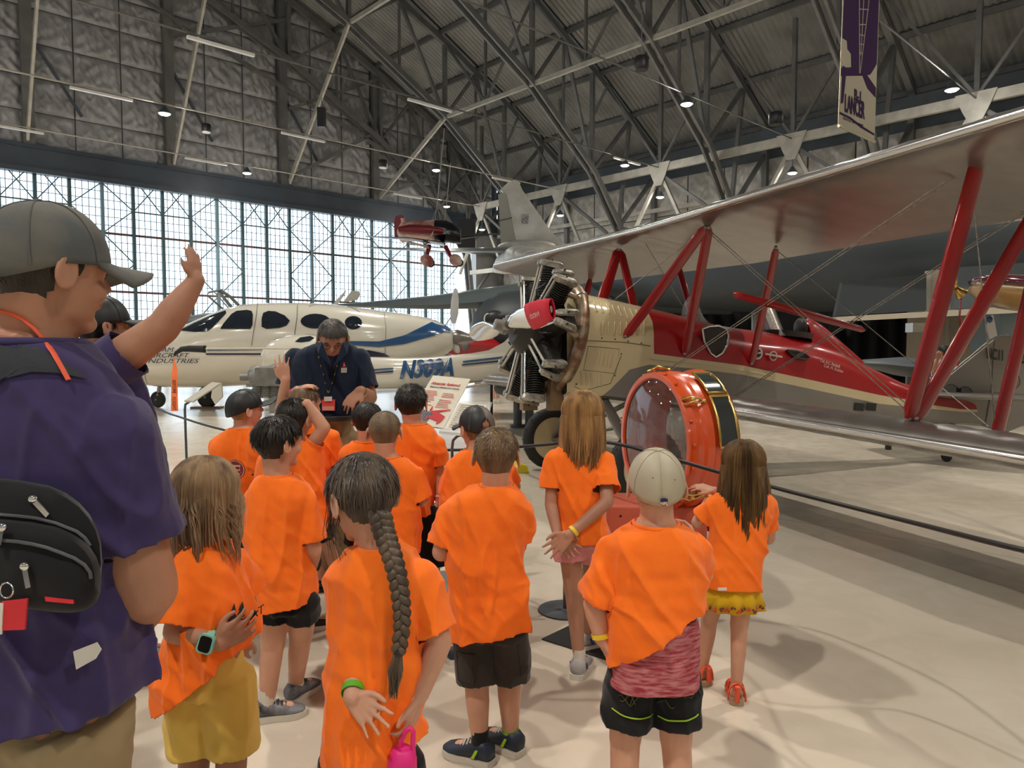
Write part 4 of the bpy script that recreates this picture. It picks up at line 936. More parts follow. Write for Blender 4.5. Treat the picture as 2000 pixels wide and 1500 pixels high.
# ---------------------------------------------------------------- braid
p = PS['braid']; r_ = p['root']; D = p['D']
path = [P(*q) for q in ((742, 1004, D - .075), (750, 1038, D - .085), (762, 1075, D - .105), (775, 1120, D - .125), (783, 1170, D - .132), (785, 1220, D - .134), (779, 1272, D - .134))]
def along(pts, t):
    t *= len(pts) - 1; i = min(int(t), len(pts) - 2); f = t - i
    p0 = pts[max(i - 1, 0)]; p1 = pts[i]; p2 = pts[i + 1]; p3 = pts[min(i + 2, len(pts) - 1)]
    return .5 * ((2 * p1) + (p2 - p0) * f + (2 * p0 - 5 * p1 + 4 * p2 - p3) * f * f + (-p0 + 3 * p1 - 3 * p2 + p3) * f ** 3)
b = MB(); n_ = 110
for s_ in range(3):
    pts = []; rs = []
    for i in range(n_):
        t = i / (n_ - 1); c = along(path, t); ph = t * 2 * pi * 5.2 + s_ * 2 * pi / 3; w = .0165 * (1 - .35 * t)
        pts.append(c + Vector((w * sin(ph), -.008 * sin(2 * ph) * (1 - .3 * t), 0))); rs.append(.0138 * (1 - .38 * t))
    b.tube(pts, rs, 9, cap=True)
rnd = random.Random(4)
for k in range(70):
    e = path[-1]; tip = P(768 + rnd.uniform(-10, 8), 1362 + rnd.uniform(-30, 6), D - .14); m_ = (e + tip) / 2 + Vector((rnd.uniform(-.014, .012), rnd.uniform(-.01, .006), 0))
    b.tube([e + Vector((rnd.uniform(-.006, .006), rnd.uniform(-.006, .006), .01)), m_, tip], [.0028, .0026, .0006], 4, cap=False)
br = b.obj('braid', M['h_braid'], r_, 60)
MB().cyl(path[-1] + Vector((0, 0, .006)), path[-1] - Vector((0, 0, .008)), .012, n=14).obj('hair_tie', M['black'], br, 50)
# swept hair over the back of the head and stray wisps
b = MB(); c, hh, B = p['hc'], p['hh'], p['B']; cen = Vector((0, -.04, .13))
for k in range(420):
    a = rnd.uniform(-pi * .62, pi * .62) + pi; e0 = rnd.uniform(.05, 1.45); pts = []
    tgt = path[0] + Vector((rnd.uniform(-.012, .012), rnd.uniform(-.004, .01), rnd.uniform(-.005, .02)))
    st = c + B @ (cen + Vector((.375 * sin(e0) * sin(a), .45 * sin(e0) * cos(a), .395 * cos(e0)))) * hh
    for i in range(8):
        t = i / 7; q = st.lerp(tgt, t); d = q - (c + B @ cen * hh); dl = B.transposed() @ d / hh; rr = sqrt((dl.x / .40) ** 2 + (dl.y / .475) ** 2 + (dl.z / .42) ** 2)
        if rr < 1 and t < .95: q = c + B @ (cen + dl / max(rr, .2)) * hh
        pts.append(q)
    b.tube(pts, [.0022, .003, .003, .003, .003, .0028, .0026, .0024], 4, cap=False)
for k in range(26):
    x0 = rnd.uniform(640, 668); st = P(x0, rnd.uniform(965, 1010), D - .02); b.tube([st, P(x0 - rnd.uniform(2, 14), 1040 + rnd.uniform(-15, 10), D - .03), P(x0 + rnd.uniform(-6, 22), 1075 + rnd.uniform(-20, 30), D - .04)], [.0009, .0008, .0004], 4, cap=False)
b.obj('swept_hair', M['h_braid'], r_, 60)
# ---------------------------------------------------------------- wristbands, watch
def wb_(key, i, m, t=.0, rr=.025, w=.014, name='wristband', label=None):
    sh, el, wr, A = PS[key]['arms'][i]; d = (wr - el).normalized(); o = band(PS[key]['root'], wr - d * t, d, rr, w, M[m], name)
    if label: o['label'] = label
    return o
wb_('braid', 0, 'green_band', .018, .0255, .016, label='green paper wristband')
wb_('long', 1, 'yellow_band', .03, .0235, .015, label='yellow paper wristband')
wb_('stone', 0, 'yellow_band', .012, .0275, .014, label='yellow paper wristband')
wb_('skirt', 0, 'yellow_band', .035, .024, .012, label='yellow wristband'); wb_('skirt', 0, 'red_band', .02, .023, .009, label='red wristband')
wb_('hat', 0, 'pink_band', .03, .025, .013, label='pink paper wristband')
wb_('tall', 0, 'pink_band', .0, .0235, .010, label='pink wristband'); wb_('tall', 0, 'pale', .02, .024, .009, label='white wristband')
sh, el, wr, A = PS['watch']['arms'][0]; d = (wr - el).normalized(); wt = band(PS['watch']['root'], wr - d * .022, d, .029, .020, M['teal'], 'watch'); wt['label'] = 'pale green watch strap'
f_ = Vector((.15, -1, .12)); f_ = (f_ - d * f_.dot(d)).normalized(); u_ = f_.cross(d); c = wr - d * .022 + f_ * .031
def rrect(c, a, b2, ha, hb, r, n=5):
    o = []
    for sx_, sy_, a0 in ((1, 1, 0), (-1, 1, 90), (-1, -1, 180), (1, -1, 270)):
        for i in range(n): t = R(a0 + 90 * i / (n - 1)); o.append(c + a * (sx_ * (ha - r) + r * cos(t)) + b2 * (sy_ * (hb - r) + r * sin(t)))
    return o
MB().prism(rrect(c - f_ * .004, d, u_, .021, .025, .009), f_ * .011).obj('watch_case', M['teal'], wt); MB().prism(rrect(c + f_ * .007, d, u_, .0165, .0205, .008), f_ * .0016).obj('watch_screen', M['screen'], wt)
# prints: lettering is laid on the cloth by casting rays at the shirt
def on_shirt(key, outw=.0022):
    from mathutils.bvhtree import BVHTree
    o = PS[key]['shirt']; me = o.data; t = BVHTree.FromPolygons([v.co.copy() for v in me.vertices], [tuple(p.vertices) for p in me.polygons])
    def f(q):
        h = t.ray_cast(q - Vector((0, 1, 0)) * .6, Vector((0, 1, 0)))
        return (h[0] + h[1] * outw if h[1].y < 0 else h[0] - h[1] * outw) if h[0] else q
    return f
def decal(polys, m, parent, name, proj, grid=None):
    b = MB()
    for poly in polys: b.add([proj(Vector(q)) for q in poly], [tuple(range(len(poly)))])
    return b.obj(name, m, parent)
M['ink'] = mat('black print', (.012, .012, .012), .7); M['ink_maroon'] = mat('dark maroon print', (.16, .022, .03), .7); M['ink_pale'] = mat('pale print', (.62, .30, .22), .7)
pr = on_shirt('watch'); Dk = 2.06; root = PS['watch']['shirt']
def px(x, y, dd=0): return P(x, y, Dk + dd)
T1 = []
for x, y0, y1, w in ((466, 1176, 1215, 6), (474, 1162, 1205, 7), (482, 1166, 1198, 5)):
    for i in range(4):
        ya = y0 + (y1 - y0) * i / 4; yb = ya + (y1 - y0) * .38; T1.append([px(x, ya), px(x - w * (.5 + .25 * i), yb), px(x + w * (.5 + .25 * i), yb)])
T1.append([px(460, 1222), px(470, 1208), px(487, 1196), px(488, 1208), px(474, 1220)])
decal(T1, M['ink'], root, 'tree_print', pr)
text_mesh('GREAT', .036, px(452, 1236), px(490, 1212) - px(452, 1236), Vector((0, 0, 1)), M['ink'], root, 'lettering', 0, proj=pr)
pr = on_shirt('bcap'); root = PS['bcap']['shirt']; Dk = 3.95; c = px(472, 912)
def disc(c, r, proj, n=28, rin=None):
    out = []
    for i in range(n):
        a, a2 = 2 * pi * i / n, 2 * pi * (i + 1) / n; X = lambda r, a: c + Vector((r * cos(a), 0, r * sin(a)))
        out.append([X(rin or 0, a), X(r, a), X(r, a2), X(rin or 0, a2)] if rin else [c, X(r, a), X(r, a2)])
    return out
decal(disc(c, .055, pr), M['ink_maroon'], root, 'round_print', pr)
decal(disc(c, .052, pr, rin=.047), M['ink_pale'], root, 'print_ring', on_shirt('bcap', .004))
for i, z in enumerate((.022, .0, -.022)): decal([[c + Vector((x0, 0, z + s0)) for x0, s0 in ((-.03, -.005), (.03, -.005), (.03, .005), (-.03, .005))]], M['ink_pale'], root, 'print_line', on_shirt('bcap', .004))
# undershirt of the boy in the stone cap
q = PS['stone']; Dk = 2.1; b = MB(); S = secs(Dk, [(1200, 1206, 1358), (1230, 1201, 1361), (1270, 1196, 1363), (1332, 1191, 1363)], lambda t, n: .095 + .012 * t)
b.loft([ring(c_, h.length, t_, 36, 2.4, ax=h.normalized()) for c_, h, t_ in S]); me = remesh(b, .006, 'undershirt', 3, [(S[-1][0], Vector((0, 0, -1)), .2)]); wrinkle(me, .004, 77)
us = link('undershirt', done(me, M['burgundy']), q['root']); us['label'] = 'burgundy heather shirt showing below the orange tee'
# thin lime piping on his shorts
def proj_of(o, outw=.003):
    from mathutils.bvhtree import BVHTree
    t = BVHTree.FromPolygons([v.co.copy() for v in o.data.vertices], [tuple(p.vertices) for p in o.data.polygons])
    def f(q):
        h = t.ray_cast(q - Vector((0, 1, 0)) * .5, Vector((0, 1, 0))); return (h[0] + Vector((0, -outw, 0))) if h[0] else None
    return f
pj = proj_of(q['bottoms'])
for x0, x1, y0, y1 in ((1192, 1272, 1372, 1387), (1282, 1356, 1390, 1380)):
    pts = [pj(px(x0 + (x1 - x0) * i / 14, y0 + (y1 - y0) * i / 14 + 3 * sin(i / 14 * pi))) for i in range(15)]; pts = [z for z in pts if z]
    if len(pts) > 2: MB().tube(pts, .0022, 5).obj('piping', M['shoe_lime'], q['bottoms'], 60)
M['camo_line'] = mat('olive line print', (.10, .11, .02), .7); rnd = random.Random(9)
for k in range(9):
    x = rnd.uniform(1200, 1335); y = rnd.uniform(1330, 1365); pts = [pj(px(x + i * 4, y + 7 * sin(i * .9 + k) + i * rnd.uniform(-.5, 1))) for i in range(8)]; pts = [z for z in pts if z]
    if len(pts) > 3: MB().tube(pts, .0013, 4).obj('line_print', M['camo_line'], q['bottoms'], 60)
# league shield on the cap back
M['blue'] = mat('shield blue', (.01, .02, .12), .6); M['red'] = mat('shield red', (.55, .015, .03), .6); M['cloth_white'] = mat('white thread', (.75, .72, .68), .7)
s_ = .0105
poly = [(-.9, .75), (-.45, .85), (0, 1.0), (.45, .85), (.9, .75), (.85, 0), (.8, -.6), (0, -1.15), (-.8, -.6), (-.85, 0)]
cpo = [o for o in q['root'].children if o.name.startswith('cap')][0]; pj2 = proj_of(cpo, .0035)
def dec2(pl, m, nm, off):
    pj3 = proj_of(cpo, off); v = [pj3(P(1282, 965, 2.1) + Vector((x * s_, 0, z * s_))) for x, z in pl]
    if all(v): MB().add(v, [tuple(range(len(v)))]).obj(nm, m, cpo)
dec2([(x * 1.12, z * 1.1) for x, z in poly], M['blue'], 'badge', .004); dec2([(-.85, .1), (.85, .1), (.78, -.55), (0, -1.05), (-.78, -.55)], M['red'], 'badge_field', .0055); dec2([(-.8, .25), (.8, .25), (.8, .62), (0, .85), (-.8, .62)], M['blue'], 'badge_field', .0056)
def pjt(q_): z = proj_of(cpo, .0065)(q_); return z or q_
pq = proj_of(cpo, .0068)
text_mesh('NFL', .0125, P(1282, 965, 2.1) + Vector((0, 0, -.0085)), (1, 0, 0), (0, 0, 1), M['cloth_white'], cpo, 'lettering', 0, align='CENTER', bold=.0004, proj=lambda z: pq(z) or z)
for x, y in ((1262, 921), (1304, 925)):
    z = proj_of(cpo, .001)(P(x, y, 2.1)); 
    if z: MB().ell(z, (.0016, .0016, .0016), n=8, m=5).obj('eyelet', M['black'], cpo, 60)
# white hem tags
for key, x, y in (('stone', 1225, 1276), ('skirt', 1392, 1134)):
    D = PS[key]['D']; pj3 = on_shirt(key, .006); decal([[P(x, y, D), P(x + 14, y - 2, D), P(x + 14, y + 4, D), P(x, y + 6, D)]], M['pale'], PS[key]['shirt'], 'hem_tag', pj3)
# flower embroidery on the skirt
sk = PS['skirt']['bottoms']; pj4 = proj_of(sk, .004); rnd = random.Random(2)
for k in range(11):
    x = 1378 + k * 10; c = pj4(P(x, 1176 + rnd.uniform(-3, 3), 3.03))
    if c:
        bb = MB()
        for i in range(4): a = rnd.uniform(0, 6.28); bb.ell(c + Vector((cos(a) * .007, -.001, sin(a) * .006)), (.005, .002, .005), n=7, m=5)
        bb.obj('embroidered_flower', M['red_band'] if k % 2 else M['ink_maroon'], sk, 60)
# pocket seams of the cargo shorts
pj5 = proj_of(PS['cargo']['bottoms'], .002); 
for pts in (((893, 1262), (895, 1325), (925, 1330), (930, 1265), (893, 1262)), ((968, 1245), (970, 1350)), ((1012, 1250), (1020, 1320), (1034, 1300))):
    q2 = []
    for a, c in zip(pts, pts[1:]):
        for i in range(8): z = pj5(P(a[0] + (c[0] - a[0]) * i / 8, a[1] + (c[1] - a[1]) * i / 8, 2.56)); q2 += [z] if z else []
    if len(q2) > 3: MB().tube(q2, .0022, 5).obj('pocket_seam', M['cargo'], PS['cargo']['bottoms'], 60)
# pink bottle in the braid girl's right hand
bt = thing('water_bottle', 'bright pink water bottle with a loop handle, held by the girl with the braid', 'bottle', P(786, 1520, 1.64)); bc = P(786, 1500, 1.64); Z = Vector((0, 0, 1))
MB().revolve([(-.20, .001), (-.20, .033), (-.19, .036), (-.05, .036), (-.03, .034), (-.022, .030), (.0, .030)], bc, Z, 28).obj('flask', M['pink_bottle'], bt, 40)
MB().revolve([(-.004, .033), (.022, .033), (.030, .029), (.044, .024), (.05, .016), (.05, .001)], bc, Z, 28).obj('lid', M['pink_bottle'], bt, 40)
MB().tube([bc + Vector((x, 0, z)) for x, z in ((-.004, .04), (-.002, .065), (.008, .088), (.018, .094), (.026, .086), (.024, .06), (.026, .03))], .0055, 8).obj('loop_handle', M['pink_bottle'], bt, 60)
MB().revolve([(-.012, .0335), (-.006, .0345), (.0, .0335)], bc, Z, 28, cap=False).obj('neck_ring', M['chrome'], bt, 60)
# ================================================================ adults
AD = PS['near'] = person('near man in dark cap and purple polo wearing a sling bag, at the left edge', 1.42, (98, 533, 34, -3, 0),
    [(668, -40, 150), (690, -75, 175), (715, -130, 198), (760, -190, 222), (830, -225, 245), (920, -235, 262), (1030, -235, 262), (1120, -228, 246), (1230, -226, 262), (1330, -226, 276), (-226, 1430, 278, 1352, 0)],
    [ARM((205, 862, .0), (284, 1150, .03), (238, 1240, .25), sl=.70, sr=(.070, .066), r=(.052, .046, .03), L=.19), ARM((-190, 860, .05), (-240, 1130, .1), (-150, 1200, .3), sl=.66, sr=(.066, .064), L=.19)],
    SH('h_dark', 41, maxz=.10, thick=.045, nst=3000, slen=.08, low=-.44), hh=.242, k=1.36, skinm='skin_tan', shirt='purple', vox=.006, tk=(.085, .108, .108), bottoms='khaki', long=True, seed=141, amp=.010, neck_r=.046, face=True, hipw=.125, shoes=dict(m='black', L=.2), shirt_name='polo_shirt', adult=True, feet=(40, 50), brow=M['h_dark'], legr=(.075, .055, .05, .036))
cap(AD['root'], AD['hc'], AD['hh'] * 1.05, AD['B'] @ Matrix.Rotation(R(6), 3, 'X'), M['cap_camo'], up=-.02, bl=.36, curve=.14)
# neck strap of his badge: orange band round the neck
adb = [o for o in AD['root'].children if o.name.startswith('body')][0]; pja = ray_to([adb, AD['shirt']], .007)
pts = [pja(P(x, y, 1.42)) for x, y in ((-30, 606), (-5, 607), (20, 612), (45, 624), (65, 640), (85, 662), (105, 690), (122, 720), (134, 742))]
st = MB().tube(pts, .006, 8, flat=.45, ref=(0, -1, 0)).obj('neck_strap', M['sandal_red'], AD['root'], 60); st['label'] = 'orange red neck strap'
# sling bag worn on the back
bg_ = thing('sling_bag', 'black sling bag with metal zip pulls on the back of the man in purple', 'bag', P(60, 1100, 1.24))
def bagring(cx, cy, hw, hh_, d, dep, n=28): return [P(cx + hw * math.copysign(abs(cos(a)) ** .7, cos(a)), cy - hh_ * math.copysign(abs(sin(a)) ** .8, sin(a)) + (cos(a) * hw * .22), d) for a in [i * 2 * pi / n for i in range(n)]]
b = MB().loft([bagring(40, 1060, 150, 110, 1.30, 0), bagring(40, 1060, 160, 122, 1.275, 0), bagring(45, 1065, 152, 116, 1.25, 0), bagring(50, 1075, 120, 85, 1.235, 0)])
b.obj('bag_body', M['black_cloth'], bg_, 60)
b = MB().loft([bagring(62, 1105, 132, 82, 1.26, 0), bagring(62, 1105, 136, 86, 1.235, 0), bagring(60, 1107, 125, 76, 1.215, 0), bagring(56, 1110, 95, 50, 1.205, 0)]); b.obj('front_pocket', M['black_cloth'], bg_, 60)
M['zip'] = mat('dark grey zip tape', (.07, .07, .075), .6); pjb = ray_to([o for o in bg_.children], .003)
MB().tube([pjb(P(x, y, 1.21)) for x, y in ((-40, 1062), (-15, 1056), (10, 1056), (35, 1058), (60, 1062), (90, 1069), (120, 1080), (145, 1090), (165, 1103), (176, 1118), (178, 1130))], .0032, 6).obj('zip', M['zip'], bg_, 60)
MB().tube([pjb(P(x, y, 1.24)) for x, y in ((-60, 1000), (-30, 1002), (0, 1005), (35, 1008), (70, 1012), (110, 1022), (150, 1038), (165, 1050), (176, 1066))], .0032, 6).obj('zip', M['zip'], bg_, 60)
for x, y, dx, dy, d in ((64, 975, 30, 32, 1.235), (48, 1106, 8, 42, 1.198), (4, 1030, -6, 34, 1.2)):
    a = P(x, y, d); e = P(x + dx, y + dy, d - .004); zp = MB().ell(a, (.0085, .006, .0075), n=12, m=8).obj('zip_slider', M['chrome'], bg_, 60)
    MB().beam(a, e, .009, .003, up=(0, 1, 0)).obj('zip_pull', M['chrome'], zp)
MB().tube([P(13 + 13 * cos(t), 1153 + 15 * sin(t), 1.195) for t in [i * 2 * pi / 14 for i in range(15)]], .0018, 6).obj('split_ring', M['chrome'], bg_, 60)
MB().prism([P(90, 1164, 1.207), P(146, 1170, 1.212), P(146, 1178, 1.212), P(92, 1173, 1.207)], (0, -.004, 0)).obj('red_label', M['red_band'], bg_)
tg_ = MB().prism([P(5, 1174, 1.19), P(56, 1168, 1.2), P(51, 1228, 1.2), P(3, 1230, 1.19)], (0, -.004, 0)).obj('red_tag', M['red_band'], bg_); MB().prism([P(-10, 1178, 1.185), P(8, 1177, 1.188), P(5, 1238, 1.188), P(-12, 1238, 1.185)], (0, -.003, 0)).obj('white_tag', M['pale'], bg_)
M['strap'] = mat('dark blue grey strap', (.022, .027, .035), .8)
skin_patch([(-60, 640), (0, 650), (60, 668), (110, 700), (150, 722), (175, 740), (110, 728), (60, 726), (0, 742), (-60, 780)], 1.42, ray_to(AD['shirt'], .006), M['strap'], 'shoulder_strap', bg_, lv=(1, .75, .5, .25, 0))
MB().prism([P(144, 1272, 1.288), P(190, 1254, 1.292), P(199, 1268, 1.292), P(188, 1286, 1.292), P(150, 1307, 1.288)], (0, -.002, 0)).obj('sewn_tag', M['pale'], AD['root'])
# person behind with raised arm
A2 = PS['wave'] = person('adult in a purple shirt and dark cap behind the near man, one arm raised high', 2.95, (203, 638, 46, 4, 0),
    [(684, 150, 205), (692, 130, 225), (702, 112, 242), (725, 108, 262), (765, 118, 282), (820, 130, 298), (900, 140, 302), (1000, 145, 298), (148, 1080, 300, 1080, 0)],
    [ARM((212, 716, -.12), (318, 640, -.10), (383, 548, -.06), sl=.40, sr=(.078, .082), r=(.064, .052, .028), tip=(377, 487, -.06), pn=(-1, .3, 0), curl=.08, side=1, L=.155, spread=.05), ARM((150, 740, .15), (160, 860, .2), (200, 930, .25), sl=.6, r=(.05, .045, .028), L=.17)],
    SH('h_black', 45, maxz=.12, thick=.06, nst=1800, slen=.2, low=-.42, stick=.1), hh=.225, k=1.25, skinm='skin_tan', shirt='purple', vox=.0085, tk=(.085, .105, .11), bottoms='khaki', long=True, seed=151, neck_r=.048, face=True, hipw=.125, shoes=dict(m='shoe_pale', sole='rubber_white', L=.2), ank=[(160, 1325), (262, 1256)], feet=(60, 75), shirt_name='tee_shirt', adult=True, amp=.007)
cap(A2['root'], A2['hc'], A2['hh'] * 1.03, A2['B'] @ Matrix.Rotation(R(3), 3, 'X'), M['cap_black'])
sh, el, wr, A = A2['arms'][0]; band(A2['root'], wr - (wr - el).normalized() * .03, wr - el, .036, .006, M['black'], 'bracelet')
hb = thing('hip_bag', 'small black bag with a handheld radio at the side of the adult raising an arm', 'bag', P(307, 890, 2.85))
MB().loft([[P(307 + w * cos(a), 893 - h * sin(a) + w * .3 * cos(a), 2.95 - d) for a in [i * 2 * pi / 20 for i in range(20)]] for w, h, d in ((14, 30, .0), (20, 40, .03), (20, 40, .10), (14, 30, .14))]).obj('bag_body', M['black_cloth'], hb, 60)
MB().tube([P(307, 880, 2.83), P(309, 856, 2.83), P(311, 847, 2.83)], [.009, .009, .007], 8).obj('radio_antenna', M['rubber'], hb, 60)
MB().tube([P(325 + 3 * cos(t), 922 + 7 * sin(t), 2.82) for t in [i * 2 * pi / 12 for i in range(13)]], .0018, 5).obj('split_ring', M['chrome'], hb, 60)
# guide
A3 = PS['guide'] = person('museum guide in a dark navy polo with glasses, lanyard and badge, looking down', 4.7, (650, 664, 168, -28, 0, -.10),
    [(668, 628, 676), (673, 612, 688), (679, 597, 698), (690, 580, 706), (712, 566, 710), (745, 562, 712), (780, 566, 708), (572, 812, 704, 812, 0)],
    [ARM((578, 700, 0), (556, 778, -.02), (578, 800, -.22), sl=.72, sr=(.054, .060), r=(.044, .038, .026), L=.17), ARM((702, 700, 0), (722, 776, -.04), (703, 764, -.22), sl=.80, sr=(.052, .058), r=(.044, .038, .026), tip=(672, 796, -.30), pn=(0, .6, -1), curl=.35, side=1, L=.18)],
    SH('h_grey', 51, thick=.025, nst=1900, slen=.09, low=-.30, front=.27, stick=.3), hh=.25, k=1.3, skinm='skin_tan', shirt='navy', vox=.0075, tk=(.08, .105, .11), bottoms='khaki', long=True, seed=161, neck_r=.05, face=True, brow=M['h_grey'], hipw=.125, ank=[(648, 1100), (688, 1096)], feet=(190, 170), hip_dd=0, hipx=(640, 835), shirt_name='polo_shirt', adult=True, shoes=dict(m='cap_grey', sole='black', L=.2), amp=.006)
r_ = A3['root']; c, hh, B = A3['hc'], A3['hh'], A3['B']; T = lambda x, y, z: c + B @ Vector((x, y, z)) * hh
gb = MB()
for s_ in (-1, 1):
    gb.tube([T(s_ * .145 + .095 * cos(t), .41, .01 + .06 * sin(t)) for t in [i * 2 * pi / 16 for i in range(17)]], .006 * hh, 5); gb.tube([T(s_ * .24, .40, .03), T(s_ * .35, .2, .04), T(s_ * .365, -.02, .03)], .009 * hh, 5)
gb.tube([T(-.05, .415, .02), T(.05, .415, .02)], .007 * hh, 5); gb.obj('glasses', M['black'], r_, 60)
MB().tube([T(-.09, .385, -.225), T(0, .405, -.222), T(.09, .385, -.225)], [.006 * hh, .014 * hh, .006 * hh], 7).obj('lips', M['lips'], r_, 60)
for s_ in (-1, 1): MB().prism([P(650 + s_ * 3, 715, 4.42), P(650 + s_ * 28, 690, 4.44), P(650 + s_ * 33, 668, 4.52), P(650 + s_ * 20, 668, 4.46)], (0, -.008, 0)).obj('collar', M['navy'], r_)
LAN = mat('black and gold lanyard', (.02, .02, .02), .6); M['gold_cloth'] = mat('gold thread', (.45, .30, .05), .6)
pj6 = on_shirt('guide', .006); 
for s_ in (-1, 1):
    pts = [pj6(P(646 + s_ * (20 - 20 * t), 696 + 74 * t, 4.6)) for t in [i / 9 for i in range(10)]]; lo = MB().tube(pts, .007, 6, flat=.35, ref=(0, -1, 0)).obj('lanyard', LAN, r_, 60)
    for i in range(0, 9, 2): MB().tube([pts[i] + Vector((0, -.003, 0)), pts[i].lerp(pts[i + 1], .5) + Vector((0, -.003, 0))], .006, 6, flat=.4, ref=(0, -1, 0)).obj('gold_mark', M['gold_cloth'], lo)
M['badge_red'] = mat('red badge card', (.62, .07, .06), .5)
bd = MB().prism([pj6(P(x, y, 4.6)) + Vector((0, -.01, 0)) for x, y in ((634, 779), (658, 779), (658, 801), (634, 801))], (0, -.004, 0)).obj('badge', M['badge_red'], r_)
MB().prism([pj6(P(x, y, 4.6)) + Vector((0, -.016, 0)) for x, y in ((639, 773), (653, 773), (653, 782), (639, 782))], (0, -.003, 0)).obj('badge_holder', M['pale'], bd); MB().prism([pj6(P(x, y, 4.6)) + Vector((0, -.016, 0)) for x, y in ((635, 792), (657, 792), (657, 800), (635, 800))], (0, -.003, 0)).obj('badge_strip', M['ink_pale'], bd)
MB().prism([pj6(P(x, y, 4.6)) for x, y in ((668, 718), (678, 718), (678, 728), (668, 728))], (0, -.002, 0)).obj('chest_logo', M['steel_light'], r_)
MB().prism([pj6(P(x, y, 4.6)) for x, y in ((673, 707), (676, 716), (671, 716))], (0, -.002, 0)).obj('chest_logo_flame', M['badge_red'], r_)
sh, el, wr, A = A3['arms'][1]; band(r_, wr - (wr - el).normalized() * .02, wr - el, .036, .012, M['brass'], 'bracelet')
MB().loft([ring(P(640, 812, 4.6), .155, .12, 26, 2.3), ring(P(640, 820, 4.6), .155, .12, 26, 2.3)]).obj('belt', M['cargo'], r_, 40)
# ================================================================ red and cream biplane
M['cream'] = mat('cream enamel', (.60, .50, .30), .22, coat=.6)
M['ared'] = mat('red enamel', (.33, .007, .009), .28, coat=.35)
M['agrey'] = mat('grey enamel', (.19, .175, .155), .35, coat=.3)
M['silver'] = mat('silver doped fabric', (.30, .28, .26), .28, metal=.7, var=.12, vscale=5)
M['silver_highlight'] = mat('silver edge highlight', (.72, .71, .69), .2, metal=.9)  # lighter copy of the wing silver: edge highlight put into the colour
M['taupe'] = mat('grey doped fabric', (.24, .22, .195), .5, metal=.2)
M['eng'] = mat('engine metal', (.46, .43, .37), .38, metal=.85, var=.4, vscale=30)
M['eng_dark'] = mat('blackened cylinder', (.045, .042, .038), .5, metal=.5)
M['exh'] = mat('heat stained exhaust', (.42, .34, .25), .42, metal=.7, col2=(.20, .10, .055), vscale=9)
M['wood'] = mat('brown intake duct', (.20, .125, .06), .5)
M['leather'] = mat('dark leather', (.02, .012, .01), .45); M['hglass'] = mat('clear acrylic', (.75, .8, .8), .05, alpha=.22, spec=.8)
BH = Vector((-.0782, 7.3209, 1.703)); BA = Vector((.942, .336, 0)).normalized(); BN = Vector((BA.y, -BA.x, 0)); ZZ = Vector((0, 0, 1))
def BP(x, y, z): return Vector((BH.x, BH.y, 0)) + BA * x + BN * y + ZZ * z
def inv(px_, py_, y, o=None):       # picture ray meets the vertical plane y = const of the biplane
    r = P(px_, py_, 1.0) - Vector((0, 0, CZ)); t = ((BH + BN * y) - Vector((0, 0, CZ))).dot(BN) / r.dot(BN); p = Vector((0, 0, CZ)) + r * t
    return p
bi = thing('biplane', 'red, cream and grey biplane with open radial engine and silver wings', 'aircraft', BP(1.3, 0, 0))
def interp(tab, x):
    if x <= tab[0][0]: return tab[0][1]
    for a, b2 in zip(tab, tab[1:]):
        if x <= b2[0]: t = (x - a[0]) / (b2[0] - a[0]); return a[1] + (b2[1] - a[1]) * t
    return tab[-1][1]
ZTOP = [(.62, 2.05), (.8, 2.06), (1.13, 2.01), (1.56, 1.93), (1.95, 1.86), (2.42, 1.76), (2.84, 1.70), (3.27, 1.66), (3.7, 1.60), (4.18, 1.475), (4.75, 1.25), (5.26, 1.06), (6.0, .86), (6.7, .78)]
ZBOT = [(.5, 1.02), (1.59, .89), (2.42, .81), (4.75, .60), (6.3, .49), (6.7, .50)]
HWID = [(.5, .40), (2.5, .42), (3.6, .36), (5, .22), (6.7, .03)]
GREY = [(.9, .95), (1.0, 1.06), (1.22, 1.26), (1.45, 1.31), (2.0, 1.26), (2.6, 1.19), (4.74, .80), (6.5, .62)]
REDB = [(1.3, 1.48), (1.5, 1.42), (2.6, 1.29), (4.74, .905), (6.5, .66)]
xs = [.52, .62, .8, .9, 1.0, 1.1, 1.22, 1.34, 1.45, 1.5, 1.75, 2.0, 2.1, 2.25, 2.42, 2.6, 2.8, 3.0, 3.3, 3.6, 3.9, 4.2, 4.74, 5.26, 5.8, 6.3, 6.7]
rows = []; nrow = 12
for x in xs:
    zt, zb, w = interp(ZTOP, x), interp(ZBOT, x), interp(HWID, x); g = interp(GREY, x) if x > .9 else zb + .02; rb_ = max(interp(REDB, x), g + .02); zs = zt - min(.30, (zt - zb) * .42); rb_ = min(rb_, zs - .01) if zs > g + .03 else rb_
    zs = max(zs, rb_ + .005); g = min(g, rb_ - .005)
    half = [(0, zb - .015), (w * .9, zb), (w, zb + .03), (w, g), (w, rb_), (w * .98, zs)] + [(w * .98 * cos(a), zs + (zt - zs) * sin(a)) for a in (R(22), R(45), R(68))] + [(0, zt)]
    rows.append([BP(x, y, z) for y, z in half] + [BP(x, -y, z) for y, z in half[-2:0:-1]])
n = len(rows[0]); me = bpy.data.meshes.new('fuselage'); vs = [tuple(p) for r_ in rows for p in r_]; fs = []; mi = []
for i in range(len(rows) - 1):
    xm = (xs[i] + xs[i + 1]) / 2
    for j in range(n):
        fs.append((i * n + j, i * n + (j + 1) % n, (i + 1) * n + (j + 1) % n, (i + 1) * n + j)); jj = min(j, n - 1 - j)
        mi.append((2 if xm > .92 else 0) if jj <= 2 else (0 if jj == 3 or xm < 1.48 else 1))
fs.append(tuple(range(n))[::-1]); mi.append(3)
me.from_pydata(vs, [], fs)
